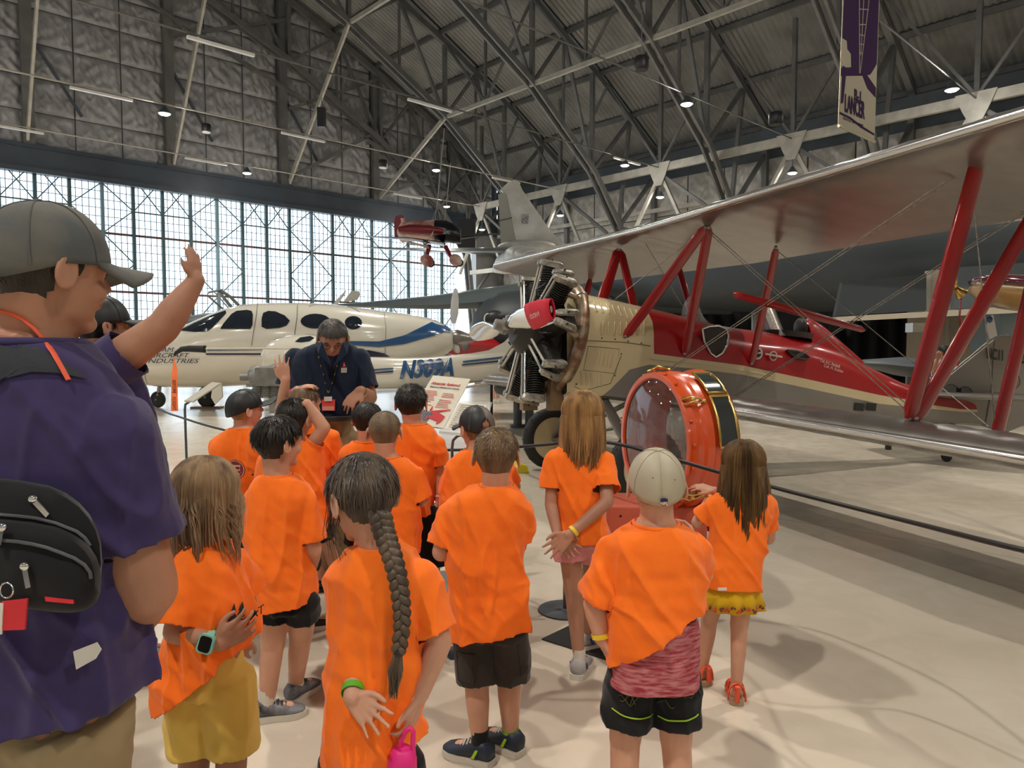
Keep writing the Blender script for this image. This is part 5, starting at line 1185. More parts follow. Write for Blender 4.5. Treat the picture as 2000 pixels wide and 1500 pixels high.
for m_ in ('cream', 'ared', 'agrey', 'black'): me.materials.append(M[m_])
for p_, k_ in zip(me.polygons, mi): p_.material_index = k_
me.shade_smooth(); me.set_sharp_from_angle(angle=R(50)); bm = bmesh.new(); bm.from_mesh(me); bmesh.ops.recalc_face_normals(bm, faces=bm.faces); bm.to_mesh(me); bm.free()
fus = link('fuselage', me, bi)
# cowl ring, seams, louvres, hatch
MB().tube([BP(.60, y, z) for y, z in [(.405 * cos(a), 1.53 + .53 * sin(a)) for a in [i * 2 * pi / 30 for i in range(31)]]], .02, 8).obj('cowl_ring', M['cream'], bi, 60)
def louvre(p0, p1, nrm, r=.011): return MB().capsule(p0 + nrm * .002, p1 + nrm * .002, r, r, n=8, k=2)
for i in range(8):
    x = .90 + i * .068; louvre(BP(x, .405, 1.62), BP(x + .01, .405, 1.74), BN).obj('louvre', M['cream'], fus, 60)
for i in range(9):
    x = .86 + i * .07; zt = interp(ZTOP, x); louvre(BP(x, .37, zt - .20), BP(x + .005, .29, zt - .10), BN).obj('louvre', M['cream'], fus, 60)
for i in range(4): louvre(BP(.86 + i * .045, .405, 1.32 - i * .01), BP(.88 + i * .045, .405, 1.46 - i * .01), BN, .008).obj('louvre', M['cream'], fus, 60)
for i in range(5): louvre(BP(.68 + i * .055, .405, 1.12 - i * .008), BP(.67 + i * .055, .405, 1.24 - i * .008), BN, .008).obj('louvre', M['cream'], fus, 60)
def seam(pts, r=.003): return MB().tube([BP(*q) for q in pts], r, 5).obj('panel_seam', M['eng_dark'], fus, 60)
seam([(.75, .403, 1.50), (1.10, .405, 1.47), (1.06, .405, 1.22), (.70, .402, 1.26), (.75, .403, 1.50)]); seam([(.62, .402, 1.56), (1.15, .407, 1.54), (1.46, .41, 1.50)]); seam([(.60, .402, 1.10), (.70, .402, 1.05), (1.0, .405, 1.12), (1.12, .407, 1.40)])
for x, z in ((.66, 1.7), (.66, 1.5), (.64, 1.3), (.62, 1.12), (.8, 1.04), (1.05, 1.2), (1.12, 1.42), (.9, 1.58), (1.05, 1.57), (1.2, 1.55), (1.35, 1.53)): MB().ell(BP(x, .407, z), (.008, .008, .008), n=8, m=5).obj('fastener', M['eng_dark'], fus, 60)
MB().loft([[BP(x, .412 * k2, z0 + dz * k2) for dz, k2 in ((.0, 1.0), (.012, 1.012), (.0, 1.02), (-.012, 1.012))] for x, z0 in ((1.46, 1.37), (2.2, 1.30), (3, 1.17))]).obj('rub_strip', M['cream'], fus)
# cockpits
def oval(cx, cy, cz, rx, ry, tilt, n=28): return [BP(cx + rx * cos(a), cy + ry * sin(a) * 1.0, cz - tilt * cos(a) + 0.0 * a) for a in [i * 2 * pi / n for i in range(n)]]
def opening(pts_px, y, nm):
    pts = [inv(a, b2, y) for a, b2 in pts_px]; c = sum(pts, Vector()) / len(pts)
    MB().prism([p + BN * .012 for p in pts], BN * -.03).obj(nm, M['leather'], fus); MB().tube([p + BN * .016 for p in pts] + [pts[0] + BN * .016], .013, 8).obj('coaming', M['chrome'] if nm == 'front_cockpit' else M['leather'], fus, 60)
opening([(1370, 642), (1384, 637), (1402, 636), (1416, 642), (1421, 655), (1418, 675), (1408, 690), (1396, 697), (1386, 690), (1374, 668)], .405, 'front_cockpit')
opening([(1536, 684), (1555, 686), (1572, 692), (1578, 698), (1572, 702), (1556, 700), (1544, 692)], .37, 'rear_cockpit')
MB().loft([oval(3.55, 0, 1.665, .30, .27, .03), oval(3.55, 0, 1.60, .29, .26, .03)]).obj('cockpit_opening', M['leather'], fus, 40)
MB().loft([[BP(x, y * w, z0 + (zt - z0) * abs(sin(t))) for y, t in [(cos(t), t) for t in [i * pi / 12 for i in range(13)]]] for x, w, z0, zt in ((3.78, .15, 1.5, 1.80), (3.86, .15, 1.5, 1.84), (4.1, .12, 1.4, 1.72), (4.7, .04, 1.2, 1.32))]).obj('headrest', M['ared'], fus, 60)
MB().ell(BP(3.74, 0, 1.72), (.05, .11, .12), rot=Matrix.Rotation(.34, 3, 'Z')).obj('head_pad', M['leather'], fus, 60)
for x0, zz, hgt, w in ((2.05, 1.80, .30, .22), (3.12, 1.66, .27, .20)):
    vs = []; 
    for k in range(5):
        for j in range(13): t = pi * j / 12; vs.append(BP(x0 + .28 * (1 - k / 4) * 1 + .16 * (k / 4) - .1 * sin(t) * (1 - k / 4), w * cos(t) * (1 - .1 * k / 4), zz - .06 + hgt * (k / 4 * .6 + .4) * sin(t) * (k / 4) ** .5 + .02))
    b = MB().add(vs, [(k * 13 + j, k * 13 + j + 1, (k + 1) * 13 + j + 1, (k + 1) * 13 + j) for k in range(4) for j in range(12)]); o = b.obj('windscreen', M['hglass'], bi, 180); o.modifiers.new('s', 'SOLIDIFY').thickness = .004
    MB().tube([BP(x0 + .02, w * cos(t), zz - .03 + .02 * sin(t)) for t in [pi * j / 12 for j in range(13)]], .008, 6).obj('windscreen_frame', M['chrome'], bi, 60)
# ---- wings
TP = R(12.0)
def foil(xle, zle, y, chord, tk=.115, sag=0.0, n=15):
    pts = []
    up_ = [(0, 0), (.0125, .035), (.05, .062), (.1, .085), (.2, .108), (.32, .115), (.45, .105), (.6, .082), (.75, .052), (.9, .022), (1, .002)]
    lo_ = [(1, 0), (.8, -.004), (.6, -.008), (.4, -.014), (.25, -.022), (.12, -.028), (.05, -.028), (.0125, -.018)]
    for x, t in up_ + lo_:
        s_ = 1 - sag * (1 if x > .02 else 0) * 3
        X = x * chord; Tt = t * 1.5 * (tk / .115) * min(1, chord / 1.0) * (1 - sag if t > 0 else 1 - sag * 2)
        pts.append(BP(xle + X * cos(TP) + Tt * sin(TP), y, zle - X * sin(TP) + Tt * cos(TP)))
    return pts
def wing(y0, y1, xle, zf, chord, nm, root_cut=False):
    st = []; y = y0; sgn = 1 if y1 > y0 else -1; L_ = abs(y1 - y0); k = 0; stp = .075
    while k * stp < L_ - .001:
        yy = y0 + sgn * k * stp; d = abs(y1 - yy); c = chord
        if d < .75: c = chord * (.25 + .75 * sqrt(max(0, 1 - ((.75 - d) / .75) ** 2)))
        st.append(foil(xle + (chord - c) * .42, zf(yy), yy, c, sag=.07 if k % 4 == 2 else (.045 if k % 2 else 0))); k += 1
    st.append(foil(xle + chord * .35, zf(y1), y1, chord * .2))
    return MB().loft(st).obj(nm, M['silver'], bi, 38)
UZ = lambda y: 2.765 + (.030 * -y if y < 0 else 0)
wing(0, 5.7, 1.57, UZ, 1.5, 'upper_wing'); wing(0, -5.75, 1.57, UZ, 1.5, 'upper_wing')
LZ = lambda y: .985 - .016 * abs(y)
wing(.38, 5.5, 1.30, LZ, 1.5, 'lower_wing'); wing(-.38, -5.5, 1.30, LZ, 1.5, 'lower_wing')
# leading edge rolls, in the brighter silver that paints their highlight
for y0, y1, zf, xle in ((5.0, -5.1, UZ, 1.57), (.4, 4.8, LZ, 1.30)):
    pts = [BP(xle + .012, y0 + (y1 - y0) * i / 24, zf(y0 + (y1 - y0) * i / 24) + .004) for i in range(25)]
    MB().tube(pts, .030, 12).obj('leading_edge', M['silver_highlight'], bi, 60)
def strut(a, b2, w=.105, th=.038, nm='strut', m='ared'):
    a, b2 = Vector(a), Vector(b2); t = (b2 - a).normalized(); ax = (BA - t * BA.dot(t)).normalized(); bx = t.cross(ax); rr = []
    for s_, k_ in ((0, .45), (.04, .9), (.5, 1.0), (.96, .9), (1, .45)): c = a.lerp(b2, s_); rr.append([c + ax * (w / 2 * k_ * cos(u_)) * (1.15 if cos(u_) > 0 else .85) + bx * (th / 2 * sin(u_) * max(k_, .6)) for u_ in [i * 2 * pi / 14 for i in range(14)]])
    o = MB().loft(rr).obj(nm, M[m], bi, 60); MB().ell(a, (.022, .022, .022), n=8, m=6).obj('fitting', M['eng'], o, 60); MB().ell(b2, (.022, .022, .022), n=8, m=6).obj('fitting', M['eng'], o, 60); return o
for s_ in (1, -1):
    yt = .9 * s_
    strut(BP(1.16, .41 * s_, 1.60), BP(1.76, yt, 2.66), .13); strut(BP(1.86, .42 * s_, 1.42), BP(1.80, yt, 2.66), .12); strut(BP(2.71, .42 * s_, 1.31), BP(2.61, yt, 2.50), .10)
yi = 3.45
strut(BP(1.56, yi, 1.03), BP(2.03, yi + .05, 2.70), .15, .055); strut(BP(1.62, yi, 1.03), BP(2.72, yi, 2.52), .13, .05); strut(BP(2.35, yi, .86), BP(2.80, yi, 2.50), .13, .05)
yi = -3.9
strut(BP(1.60, yi, 1.09), BP(2.05, yi, 2.80), .12); strut(BP(2.35, yi, .93), BP(2.85, yi, 2.62), .12)
# flying and landing wires, drag brace
def wire(a, b2, r=.0045): return MB().cyl(a, b2, r, n=6).obj('bracing_wire', M['eng'], bi, 60)
A_ = BP(1.76, .9, 2.64); B_ = BP(2.61, .9, 2.48)
for dx in (0, .04): wire(BP(1.2 + dx, .42, .98), BP(2.05 + dx, 3.4, 2.68)); wire(BP(2.3 + dx, .42, .86), BP(2.75 + dx, 3.4, 2.5))
wire(A_, BP(1.6, 3.4, 1.08)); wire(A_ + BA * .04, BP(1.66, 3.4, 1.08)); wire(B_, BP(2.35, 3.4, .95)); wire(BP(1.1, .3, 1.98), A_); wire(BP(1.15, -.3, 1.98), BP(1.76, -.9, 2.64)); wire(BP(1.60, 3.45, 1.1), BP(2.75, 3.45, 2.5)); wire(BP(2.0, .25, 1.85), BP(1.8, -.3, 2.66)); wire(BP(1.2, -.42, .98), BP(2.05, -3.9, 2.78)); wire(BP(2.35, 3.45, .96), BP(2.03, 3.45, 2.68))
a = inv(1432, 574, 1.9); e = inv(1690, 645, 2.0); MB().loft([[a.lerp(e, t) + ZZ * (.035 * k_ * sin(u_)) + BN * (.02 * k_ * cos(u_)) for u_ in [i * 2 * pi / 12 for i in range(12)]] for t, k_ in ((0, .3), (.03, .9), (.5, 1), (.97, .8), (1, .2))]).obj('spreader_bar', M['ared'], bi, 60)
# aileron strut far right
strut(BP(3.0, 4.3, .8), BP(3.35, 4.3, 2.42), .07, .03)
# ---- tail
def plate(pts_px, y, th, m, nm, par=bi):
    pts = [inv(a, b2, y) for a, b2 in pts_px]; return MB().prism([p + BN * th / 2 for p in pts], BN * -th).obj(nm, m, par)
fin = plate([(1792, 783), (1812, 764), (1860, 726), (1905, 690), (1936, 664), (1929, 765), (1917, 828), (1880, 822), (1820, 808)], 0, .07, M['taupe'], 'fin')
rud = plate([(1939, 662), (1955, 656), (1972, 656), (1990, 665), (2010, 690), (2020, 730), (2015, 790), (1996, 830), (1960, 845), (1921, 832), (1932, 765)], 0, .06, M['taupe'], 'rudder')
MB().tube([inv(a, b2, .045) for a, b2 in ((1792, 783), (1812, 764), (1860, 726), (1905, 690), (1936, 664), (1955, 656), (1972, 656))], .012, 6).obj('fin_edge', M['silver'], fin, 60)
text_mesh('NC11', .20, inv(1927, 700, .05), inv(1995, 709, .05) - inv(1927, 700, .05), ZZ, M['black'], rud, 'lettering', .001, fit=.30, bold=.004)
text_mesh('28', .20, inv(1990, 708, .05), inv(1995, 709, .05) - inv(1927, 700, .05), ZZ, M['black'], rud, 'lettering', .001, bold=.004)
# winged emblem on the fin
wg = MB()
for s_ in (1, -1):
    c = inv(1873, 763, .045); ex = (inv(1900, 767, .045) - inv(1850, 759, .045)).normalized(); out = [(0.02, .03), (.10, .07), (.18, .06), (.30, -.01), (.18, -.035), (.08, -.03), (.02, -.02)]
    wg.tube([c + ex * (x * s_) + ZZ * z for x, z in out] + [c + ex * (.02 * s_) + ZZ * .03], .0035, 5)
    for q in range(5): wg.tube([c + ex * (s_ * (.08 + q * .035)) + ZZ * .05, c + ex * (s_ * (.13 + q * .03)) - ZZ * .02], .0022, 4)
wg.tube([c - ex * .04 + ZZ * .02, c + ex * .04 + ZZ * .02], .012, 5); wg.tube([c - ex * .04 - ZZ * .01, c + ex * .04 - ZZ * .01], .012, 5); wg.obj('winged_emblem', M['black'], fin, 60)
MB().prism([inv(a, b2, .05) for a, b2 in ((1957, 772), (1979, 777), (1975, 795), (1953, 790))], BN * .004).obj('flag_decal', M['ared'], rud)
MB().tube([inv(1983 + 9 * cos(t), 745 + 13 * sin(t), .05) for t in [i * 2 * pi / 20 for i in range(21)]], .004, 5).obj('round_emblem', M['black'], rud, 60)
# stabiliser
MB().loft([[BP(x, y, z) + ZZ * dz for x, dz in ((xa, 0), (xa + .08, .03), (6.5, .015), (6.98, 0), (6.5, -.015), (xa + .08, -.03))] for xa, y, z in ((6.0, -.9, .90), (5.75, -.3, .88), (5.62, .05, .88), (5.75, .4, .88), (5.95, .95, .88), (6.25, 1.25, .88))]).obj('stabiliser', M['silver'], bi, 40)
MB().cyl(BP(5.2, .15, .93), BP(5.3, .3, .88), .006).obj('control_horn', M['eng_dark'], bi)
# ---- roundels and lettering on the red side
M['decal_white'] = mat('white decal', (.62, .58, .50), .5)
def rdisc(a, b2, r, m, nm, y=.40, off=.004, rin=0):
    c = inv(a, b2, y) + BN * off; vs = [c + BA * (r * cos(t)) + ZZ * (r * sin(t)) for t in [i * 2 * pi / 28 for i in range(28)]]
    return MB().prism(vs, BN * .002).obj(nm, m, fus)
rdisc(1478, 690, .068, M['decal_white'], 'roundel', .405, .015); rdisc(1478, 690, .045, M['black'], 'roundel_centre', .405, .0175); MB().prism([inv(1470, 691, .405) + BN * .021, inv(1486, 686, .405) + BN * .021, inv(1487, 691, .405) + BN * .021], BN * .002).obj('emblem_wings', M['decal_white'], fus)
rdisc(1508, 695, .055, M['decal_white'], 'roundel', .40, .02); rdisc(1508, 695, .04, M['ared'], 'roundel_centre', .40, .0225); MB().beam(inv(1492, 691, .40) + BN * .024, inv(1525, 697, .40) + BN * .024, .004, .02).obj('emblem_bar', M['decal_white'], fus)
for tx, a, b2 in (('Col. A.C. Reddell', 1600, 706), ('Col. H. Kidder', 1607, 716)):
    yy = .335; text_mesh(tx, .055, inv(a, b2, yy) + BN * .012, inv(a + 45, b2 + 15, yy) - inv(a, b2, yy), ZZ, M['decal_white'], fus, 'lettering', .001, shear=.3, fit=.30)
hg_ = MB()
pts = [(1574, 791), (1576, 783), (1572, 779), (1580, 777), (1586, 769), (1589, 776), (1587, 784), (1594, 788), (1590, 793)]
MB().prism([inv(a, b2, .30) + BN * .035 for a, b2 in pts], BN * .004).obj('bird_emblem', M['black'], fus)
for x0 in (1666, 1690): MB().prism([inv(a, b2, .27) + BN * .03 for a, b2 in ((x0, 786), (x0 + 18, 788), (x0 + 16, 803), (x0 - 2, 801))], BN * .004).obj('black_square_decal', M['black'], fus)
# ---- engine
T_ = (BA * cos(TP) - ZZ * sin(TP)).normalized(); E0 = BP(.38, 0, 1.625); EU = (ZZ - T_ * T_.z).normalized(); ES = T_.cross(EU)
MB().revolve([(-.24, .05), (-.235, .13), (-.16, .20), (-.10, .225), (.12, .225), (.2, .30), (.26, .34)], E0, T_, 36).obj('crankcase', M['eng_dark'], bi, 40)
MB().revolve([(-.42, .03), (-.42, .05), (-.26, .06), (-.25, .11), (-.22, .12)], E0, T_, 24).obj('nose_case', M['eng'], bi, 40)
for k in range(9):
    a = R(40 * k); d = EU * cos(a) + ES * sin(a); tn = T_.cross(d)
    prof = [(.18, .06)]
    for q in range(18): r_ = .08 if q < 9 else .083; z = .20 + q * .0215; prof += [(z, r_), (z + .007, r_), (z + .008, .055), (z + .0205, .055)]
    prof += [(.59, .065), (.615, .03)]
    cy = MB().revolve(prof, E0, d, 18, ref=T_).obj('engine_cylinder', M['eng_dark'], bi, 30)
    for s_ in (-1, 1):
        c = E0 + d * .62 + tn * (.05 * s_) - T_ * .03; q = T_ * .10 + tn * (.02 * s_)
        vs = []
        for u_, w_, h_ in ((-1, .6, .55), (-.8, .95, .9), (.7, 1, 1), (1, .6, .6)): vs.append([c + q * u_ + tn * (.03 * w_ * x) + d * (.032 * h_ * z) for x, z in ((-1, -1), (1, -1), (1, .6), (.5, 1), (-.5, 1), (-1, .6))])
        MB().loft(vs).obj('rocker_box', M['eng'], cy, 30)
        MB().cyl(E0 - T_ * .13 + d * .20 + tn * (.03 * s_), c - q * .75 - d * .02, .0115, n=10).obj('pushrod', M['chrome'] if (k + s_) % 3 == 0 else M['steel_light'], cy, 60)
        MB().cyl(c + d * .03 + tn * 0, c + d * .045, .009, n=6).obj('bolt', M['eng_dark'], cy, 40)
    MB().tube([E0 + T_ * .05 + d * .50 + tn * .05, E0 + T_ * .13 + d * .50 + tn * .08, E0 + T_ * .17 + d * .44 + tn * .10], .026, 10).obj('exhaust_stub', M['exh'], cy, 60)
    MB().tube([E0 - T_ * .1 + d * .30 + tn * .06, E0 - T_ * .14 + d * .36 + tn * .09, E0 - T_ * .06 + d * .44 + tn * .09], .006, 6).obj('ignition_lead', M['black'], cy, 60)
MB().tube([E0 + T_ * .20 + (EU * cos(a) + ES * sin(a)) * .46 for a in [R(t) for t in range(-70, 251, 8)]], .058, 14).obj('exhaust_collector', M['exh'], bi, 60)
for a_ in (40, -15, 205): 
    a = R(a_ + 0); c = E0 + T_ * .20 + (EU * cos(a) + ES * sin(a)) * .46; tt = (-EU * sin(a) + ES * cos(a)); MB().cyl(c - tt * .014, c + tt * .014, .066, n=16).obj('clamp', M['eng'], bi, 60)
for x, y in ((.22, .12), (.47, .22)):
    c = BP(x, y, 1.04); MB().loft([[c + BA * (w * i) + BN * (.05 * j) - ZZ * z for i, j in ((-1, -1), (1, -1), (1, 1), (-1, 1))] for z, w in ((-.22, .05), (0, .075), (.19, .08))]).obj('exhaust_pipe', M['wood'], bi, 20)
EC = E0 + T_ * .02
def all_kids(o): return [o] + [q for c in o.children for q in all_kids(c)]
for o in list(bi.children):
    if o.name.split('.')[0] in ('crankcase', 'nose_case', 'engine_cylinder', 'exhaust_collector', 'clamp'):
        for q in all_kids(o):
            for v in q.data.vertices: v.co = EC + (v.co - EC) * (1.17 if 'nose' not in q.name else 1.0)
# ---- propeller
HUBP = BH
MB().revolve([(-.11, .03), (-.10, .055), (-.03, .06), (-.02, .085), (.03, .085), (.05, .06), (.16, .05)], HUBP, T_, 24).obj('propeller_hub', M['agrey'], bi, 40)
for s_ in (1, -1):
    sd = (BN * s_ * .99 + ZZ * (.09 if s_ > 0 else -.05)).normalized(); up_ = T_.cross(sd).normalized() * s_; rr = []
    for r_, ch, tw in ((.10, .035, 0), (.2, .045, 60), (.35, .085, 52), (.55, .105, 40), (.8, .105, 30), (1.0, .095, 24), (1.15, .075, 20), (1.24, .03, 18)):
        tk_ = .035 if r_ < .15 else max(.010, .038 - .026 * r_); cu_, su_ = cos(R(tw)), sin(R(tw)); cdir = T_ * su_ + up_ * cu_; ndir = T_ * cu_ - up_ * su_
        rr.append([HUBP + sd * r_ + cdir * (ch * cos(u_)) + ndir * (tk_ * sin(u_)) for u_ in [i * 2 * pi / 16 for i in range(16)]])
    pb = MB().loft(rr).obj('propeller_blade', M['chrome'], bi, 60)
    MB().tube([HUBP + sd * .06, HUBP + sd * .14], [.055, .048], 18).obj('blade_clamp', M['agrey'], bi, 50)
    if s_ > 0:
        rr = []
        for r_, ch, tw, tk_ in ((.72, .125, 32, .035), (.85, .125, 28, .036), (1.0, .118, 24, .036), (1.15, .105, 20, .034), (1.26, .09, 18, .03)):
            cu_, su_ = cos(R(tw)), sin(R(tw)); cdir = T_ * su_ + up_ * cu_; ndir = T_ * cu_ - up_ * su_; rr.append([HUBP + sd * r_ + cdir * (ch * cos(u_)) + ndir * (tk_ * sin(u_)) for u_ in [i * 2 * pi / 20 for i in range(20)]])
        M['cover'] = mat('red fabric cover', (.62, .01, .035), .7, bump=.4, bscale=25); cv = MB().loft(rr, cap=False).obj('blade_cover', M['cover'], bi, 60); cv.modifiers.new('s', 'SOLIDIFY').thickness = .004
        c = HUBP + sd * .93; nd = -(T_ * cos(R(26)) - up_ * sin(R(26))); 
        text_mesh('P-HOLD', .062, c + sd * .17 + nd * .047 + up_ * .03, -sd, -(T_ * sin(R(26)) + up_ * cos(R(26))), M['decal_white'], bi, 'cover_lettering', .001, sx=1.0)
# ---- undercarriage
def wheel(c, ax, r, w, par, nm='wheel', disc_m=None, tyre=None, taild=True):
    o = MB().revolve([(-w * .5, r * .70), (-w * .55, r * .82), (-w * .42, r * .95), (-w * .2, r), (w * .2, r), (w * .42, r * .95), (w * .55, r * .82), (w * .5, r * .70)], c, ax, 40, cap=False)
    t = o.obj(nm, tyre or M['rubber'], par, 60)
    MB().revolve([(-w * .62, .01), (-w * .52, r * .40), (-w * .42, r * .71), (w * .42, r * .71), (w * .52, r * .40), (w * .62, .01)], c, ax, 36).obj('wheel_disc', disc_m or M['cream'], t, 40)
    MB().revolve([(-w * .8, .01), (-w * .8, r * .1), (w * .8, r * .1), (w * .8, .01)], c, ax, 16).obj('wheel_hub', M['eng'], t, 40)
    if nm == 'tyre_wheel':
        pass
    return t
for s_ in (1, -1):
    c = BP(1.0, 1.12 * s_, .375); w_ = wheel(c, BN, .375, .13, bi); 
    for k in range(36): a = R(10 * k); d = BA * cos(a) + ZZ * sin(a); MB().beam(c + d * .371 - BN * .035, c + d * .371 + BN * .035, .02, .012, up=d).obj('tread_block', M['rubber'], w_) if s_ > 0 or k % 2 == 0 else None
    strut(BP(.95, .30 * s_, .98), BP(.98, 1.0 * s_, .40), .13, .06, 'gear_leg', 'silver'); strut(BP(1.75, .30 * s_, .92), BP(1.04, 1.0 * s_, .40), .10, .05, 'gear_leg', 'silver')
    MB().cyl(BP(1.0, .9 * s_, .38), BP(1.0, 1.1 * s_, .375), .04).obj('axle_stub', M['silver'], bi, 60); strut(BP(1.35, 0, .62), BP(1.02, .95 * s_, .40), .08, .04, 'gear_leg', 'silver')
wheel(BP(6.05, .1, .085), BN, .085, .05, bi, disc_m=M['black']); strut(BP(6.3, 0, .52), BP(6.05, .1, .12), .05, .03, 'tail_leg', 'silver')
wheel(BP(2.9, 4.8, .075), BN, .075, .05, bi, 'castor', disc_m=M['black']) if False else None
# wing underside fittings
MB().tube([inv(1735, 862, 3.4), inv(1735, 878, 3.4)], .02, 8).obj('wing_jack_point', M['eng_dark'], bi, 40)
# yellow wheel chock beside the far wheel
M['chock'] = mat('yellow chock', (.70, .55, .02), .5)
ck = thing('wheel_chock', 'yellow wheel chock on the floor against the far wheel of the biplane', 'chock', BP(.50, -1.1, 0)); 
MB().prism([BP(.46, -1.25, .002), BP(.64, -1.25, .002), BP(.61, -1.25, .09), BP(.50, -1.25, .10)], BN * .3).obj('wedge', M['chock'], ck); MB().tube([BP(.46, -1.2, .1), BP(.4, -1.1, .14), BP(.46, -1.0, .1)], .012, 8).obj('handle', M['chock'], ck, 60)
# ================================================================ white twin engined aircraft
M['aw'] = mat('cream white gloss paint', (.66, .63, .54), .18, coat=.8); M['tint'] = mat('dark tinted window', (.012, .018, .028), .06, spec=.8); M['ablue'] = mat('blue stripe paint', (.015, .075, .20), .25, coat=.4); M['anavy'] = mat('navy stripe paint', (.008, .012, .05), .25); M['wgrey'] = mat('white grey', (.55, .56, .56), .3)
AX = 16.6
tw = thing('twin_aircraft', 'white twin boom aircraft with blue stripes parked before the glazed doors', 'aircraft', (-6.0, AX, 0))
def prof_loft(tab, D, half, nm, par, m, e=2.3, n=28, slope=0.0):
    rr = []; x0 = tab[0][0]
    for x, yt, yb, w in tab:
        d = D + slope * (x - x0) / 1000 * 10; a = P(x, yt, d); b2 = P(x, yb, d); c = (a + b2) / 2; hz = (a - b2).length / 2
        rr.append([c + Vector((0, w * half * math.copysign(abs(cos(t)) ** (2 / e), cos(t)), hz * math.copysign(abs(sin(t)) ** (2 / e), sin(t)))) for t in [i * 2 * pi / n for i in range(n)]])
    return MB().loft(rr).obj(nm, m, par, 50), rr
FT = [(205, 705, 722, .15), (216, 694, 733, .45), (236, 681, 743, .65), (262, 668, 749, .78), (300, 656, 754, .88), (345, 645, 757, .93), (383, 629, 757, .97), (415, 615, 756, 1.0), (445, 603, 755, 1.0), (480, 595, 753, 1.0), (520, 592, 751, 1.0), (600, 592, 748, 1.0), (650, 595, 745, .98), (700, 601, 740, .95), (750, 608, 733, .9), (800, 614, 722, .8), (840, 622, 708, .66), (868, 633, 694, .5), (882, 643, 684, .35), (886, 650, 676, .2)]
fo, fr = prof_loft(FT, AX, .82, 'fuselage', tw, M['aw'])
def strip_patch(top, bot, D, pj_, m, nm, par, k=24):
    def at(pl, x):
        for a, b2 in zip(pl, pl[1:]):
            if x <= b2[0]: return a[1] + (b2[1] - a[1]) * (x - a[0]) / (b2[0] - a[0])
        return pl[-1][1]
    x0, x1 = top[0][0], top[-1][0]; vs = []; fs_ = []
    for i in range(k + 1):
        x = x0 + (x1 - x0) * i / k; yt, yb = at(top, x), at(bot, x)
        for j in range(5): vs.append(pj_(P(x, yt + (yb - yt) * j / 4, D)))
    for i in range(k):
        for j in range(4): a = i * 5 + j; fs_.append((a, a + 1, a + 6, a + 5))
    return MB().add(vs, fs_).obj(nm, m, par, 180)
pf = ray_to(fo, .02)
for pl in ([(430, 642), (436, 632), (452, 613), (462, 607), (482, 605), (491, 607), (494, 614), (493, 634), (489, 642)], [(511, 638), (511, 622), (514, 611), (524, 607), (538, 608), (556, 616), (566, 626), (560, 635), (546, 640), (520, 642)]): skin_patch(pl, AX, pf, M['tint'], 'cabin_window', fo)
for cx, cy, rx, ry in ((616, 627, 29, 14.5), (690, 630, 17, 13)): skin_patch([(cx + rx * cos(t), cy + ry * sin(t)) for t in [i * 2 * pi / 16 for i in range(16)]], AX, pf, M['tint'], 'cabin_window', fo, sd=1)
skin_patch([(350, 645), (378, 631), (412, 616), (440, 606), (442, 611), (414, 640), (404, 647), (380, 648)], AX, pf, M['tint'], 'windscreen', fo)
strip_patch([(404, 681), (600, 678)], [(404, 685), (600, 682)], AX, pf, M['ablue'], 'stripe', fo); strip_patch([(402, 690), (520, 690)], [(402, 693), (520, 693)], AX, pf, M['anavy'], 'stripe', fo)
strip_patch([(676, 666), (740, 667), (790, 655), (820, 640), (850, 625)], [(676, 673), (740, 678), (790, 672), (820, 663), (850, 655)], AX, pf, M['ablue'], 'swoosh', fo)
strip_patch([(850, 625), (868, 634), (880, 643)], [(850, 655), (868, 648), (880, 650)], AX, pf, M['ablue'], 'swoosh', fo, k=6)
skin_patch([(692, 684), (720, 684), (750, 690), (762, 697), (720, 697), (694, 696)], AX, pf, M['anavy'], 'engine_intake', fo)
def lines(pts, D, pj_, par, r=.006, nm='door_seam', m=None): q = [pj_(P(a[0] + (b2[0] - a[0]) * j / 6, a[1] + (b2[1] - a[1]) * j / 6, D)) for a, b2 in zip(pts, pts[1:]) for j in range(7)]; return MB().tube(q, r, 5).obj(nm, m or M['steel_dark'], par, 60)
lines([(503, 594), (500, 620), (495, 648), (491, 675)], AX, pf, fo); lines([(581, 594), (580, 620), (577, 640), (575, 655)], AX, pf, fo); lines([(750, 610), (754, 640), (752, 690), (755, 715)], AX, pf, fo, .004); lines([(278, 664), (276, 690), (284, 740), (288, 752)], AX, pf, fo, .004); lines([(604, 598), (618, 594), (640, 594)], AX, pf, fo); lines([(680, 598), (694, 604), (702, 609)], AX, pf, fo)
for tx, a, b2, w in (('ADAM', 292, 687, 48), ('AIRCRAFT', 287, 698, 84), ('INDUSTRIES', 283, 709, 105)):
    text_mesh(tx, .145, P(a, b2, AX), (1, 0, 0), (0, 0, 1), M['anavy'], fo, 'lettering', 0, shear=.35, fit=w / FPX * AX, proj=ray_to(fo, .045))
# pusher propeller and spinner
MB().revolve([(0, .14), (.10, .17), (.2, .15), (.42, .09), (.6, .02)], P(884, 657, AX), (1, 0, -.12), 24).obj('spinner', M['silver'], tw, 50)
for dx, yt, yb in ((0, 563, 632), (4, 690, 668)): 
    a = P(886, yb, AX); e = P(890 + dx, yt, AX); MB().loft([[a.lerp(e, t) + Vector((w * cos(u_), .03 * sin(u_), 0)) for u_ in [i * 2 * pi / 10 for i in range(10)]] for t, w in ((0, .05), (.3, .10), (.7, .085), (.95, .05), (1, .01))]).obj('propeller_blade', M['wgrey'], tw, 60)
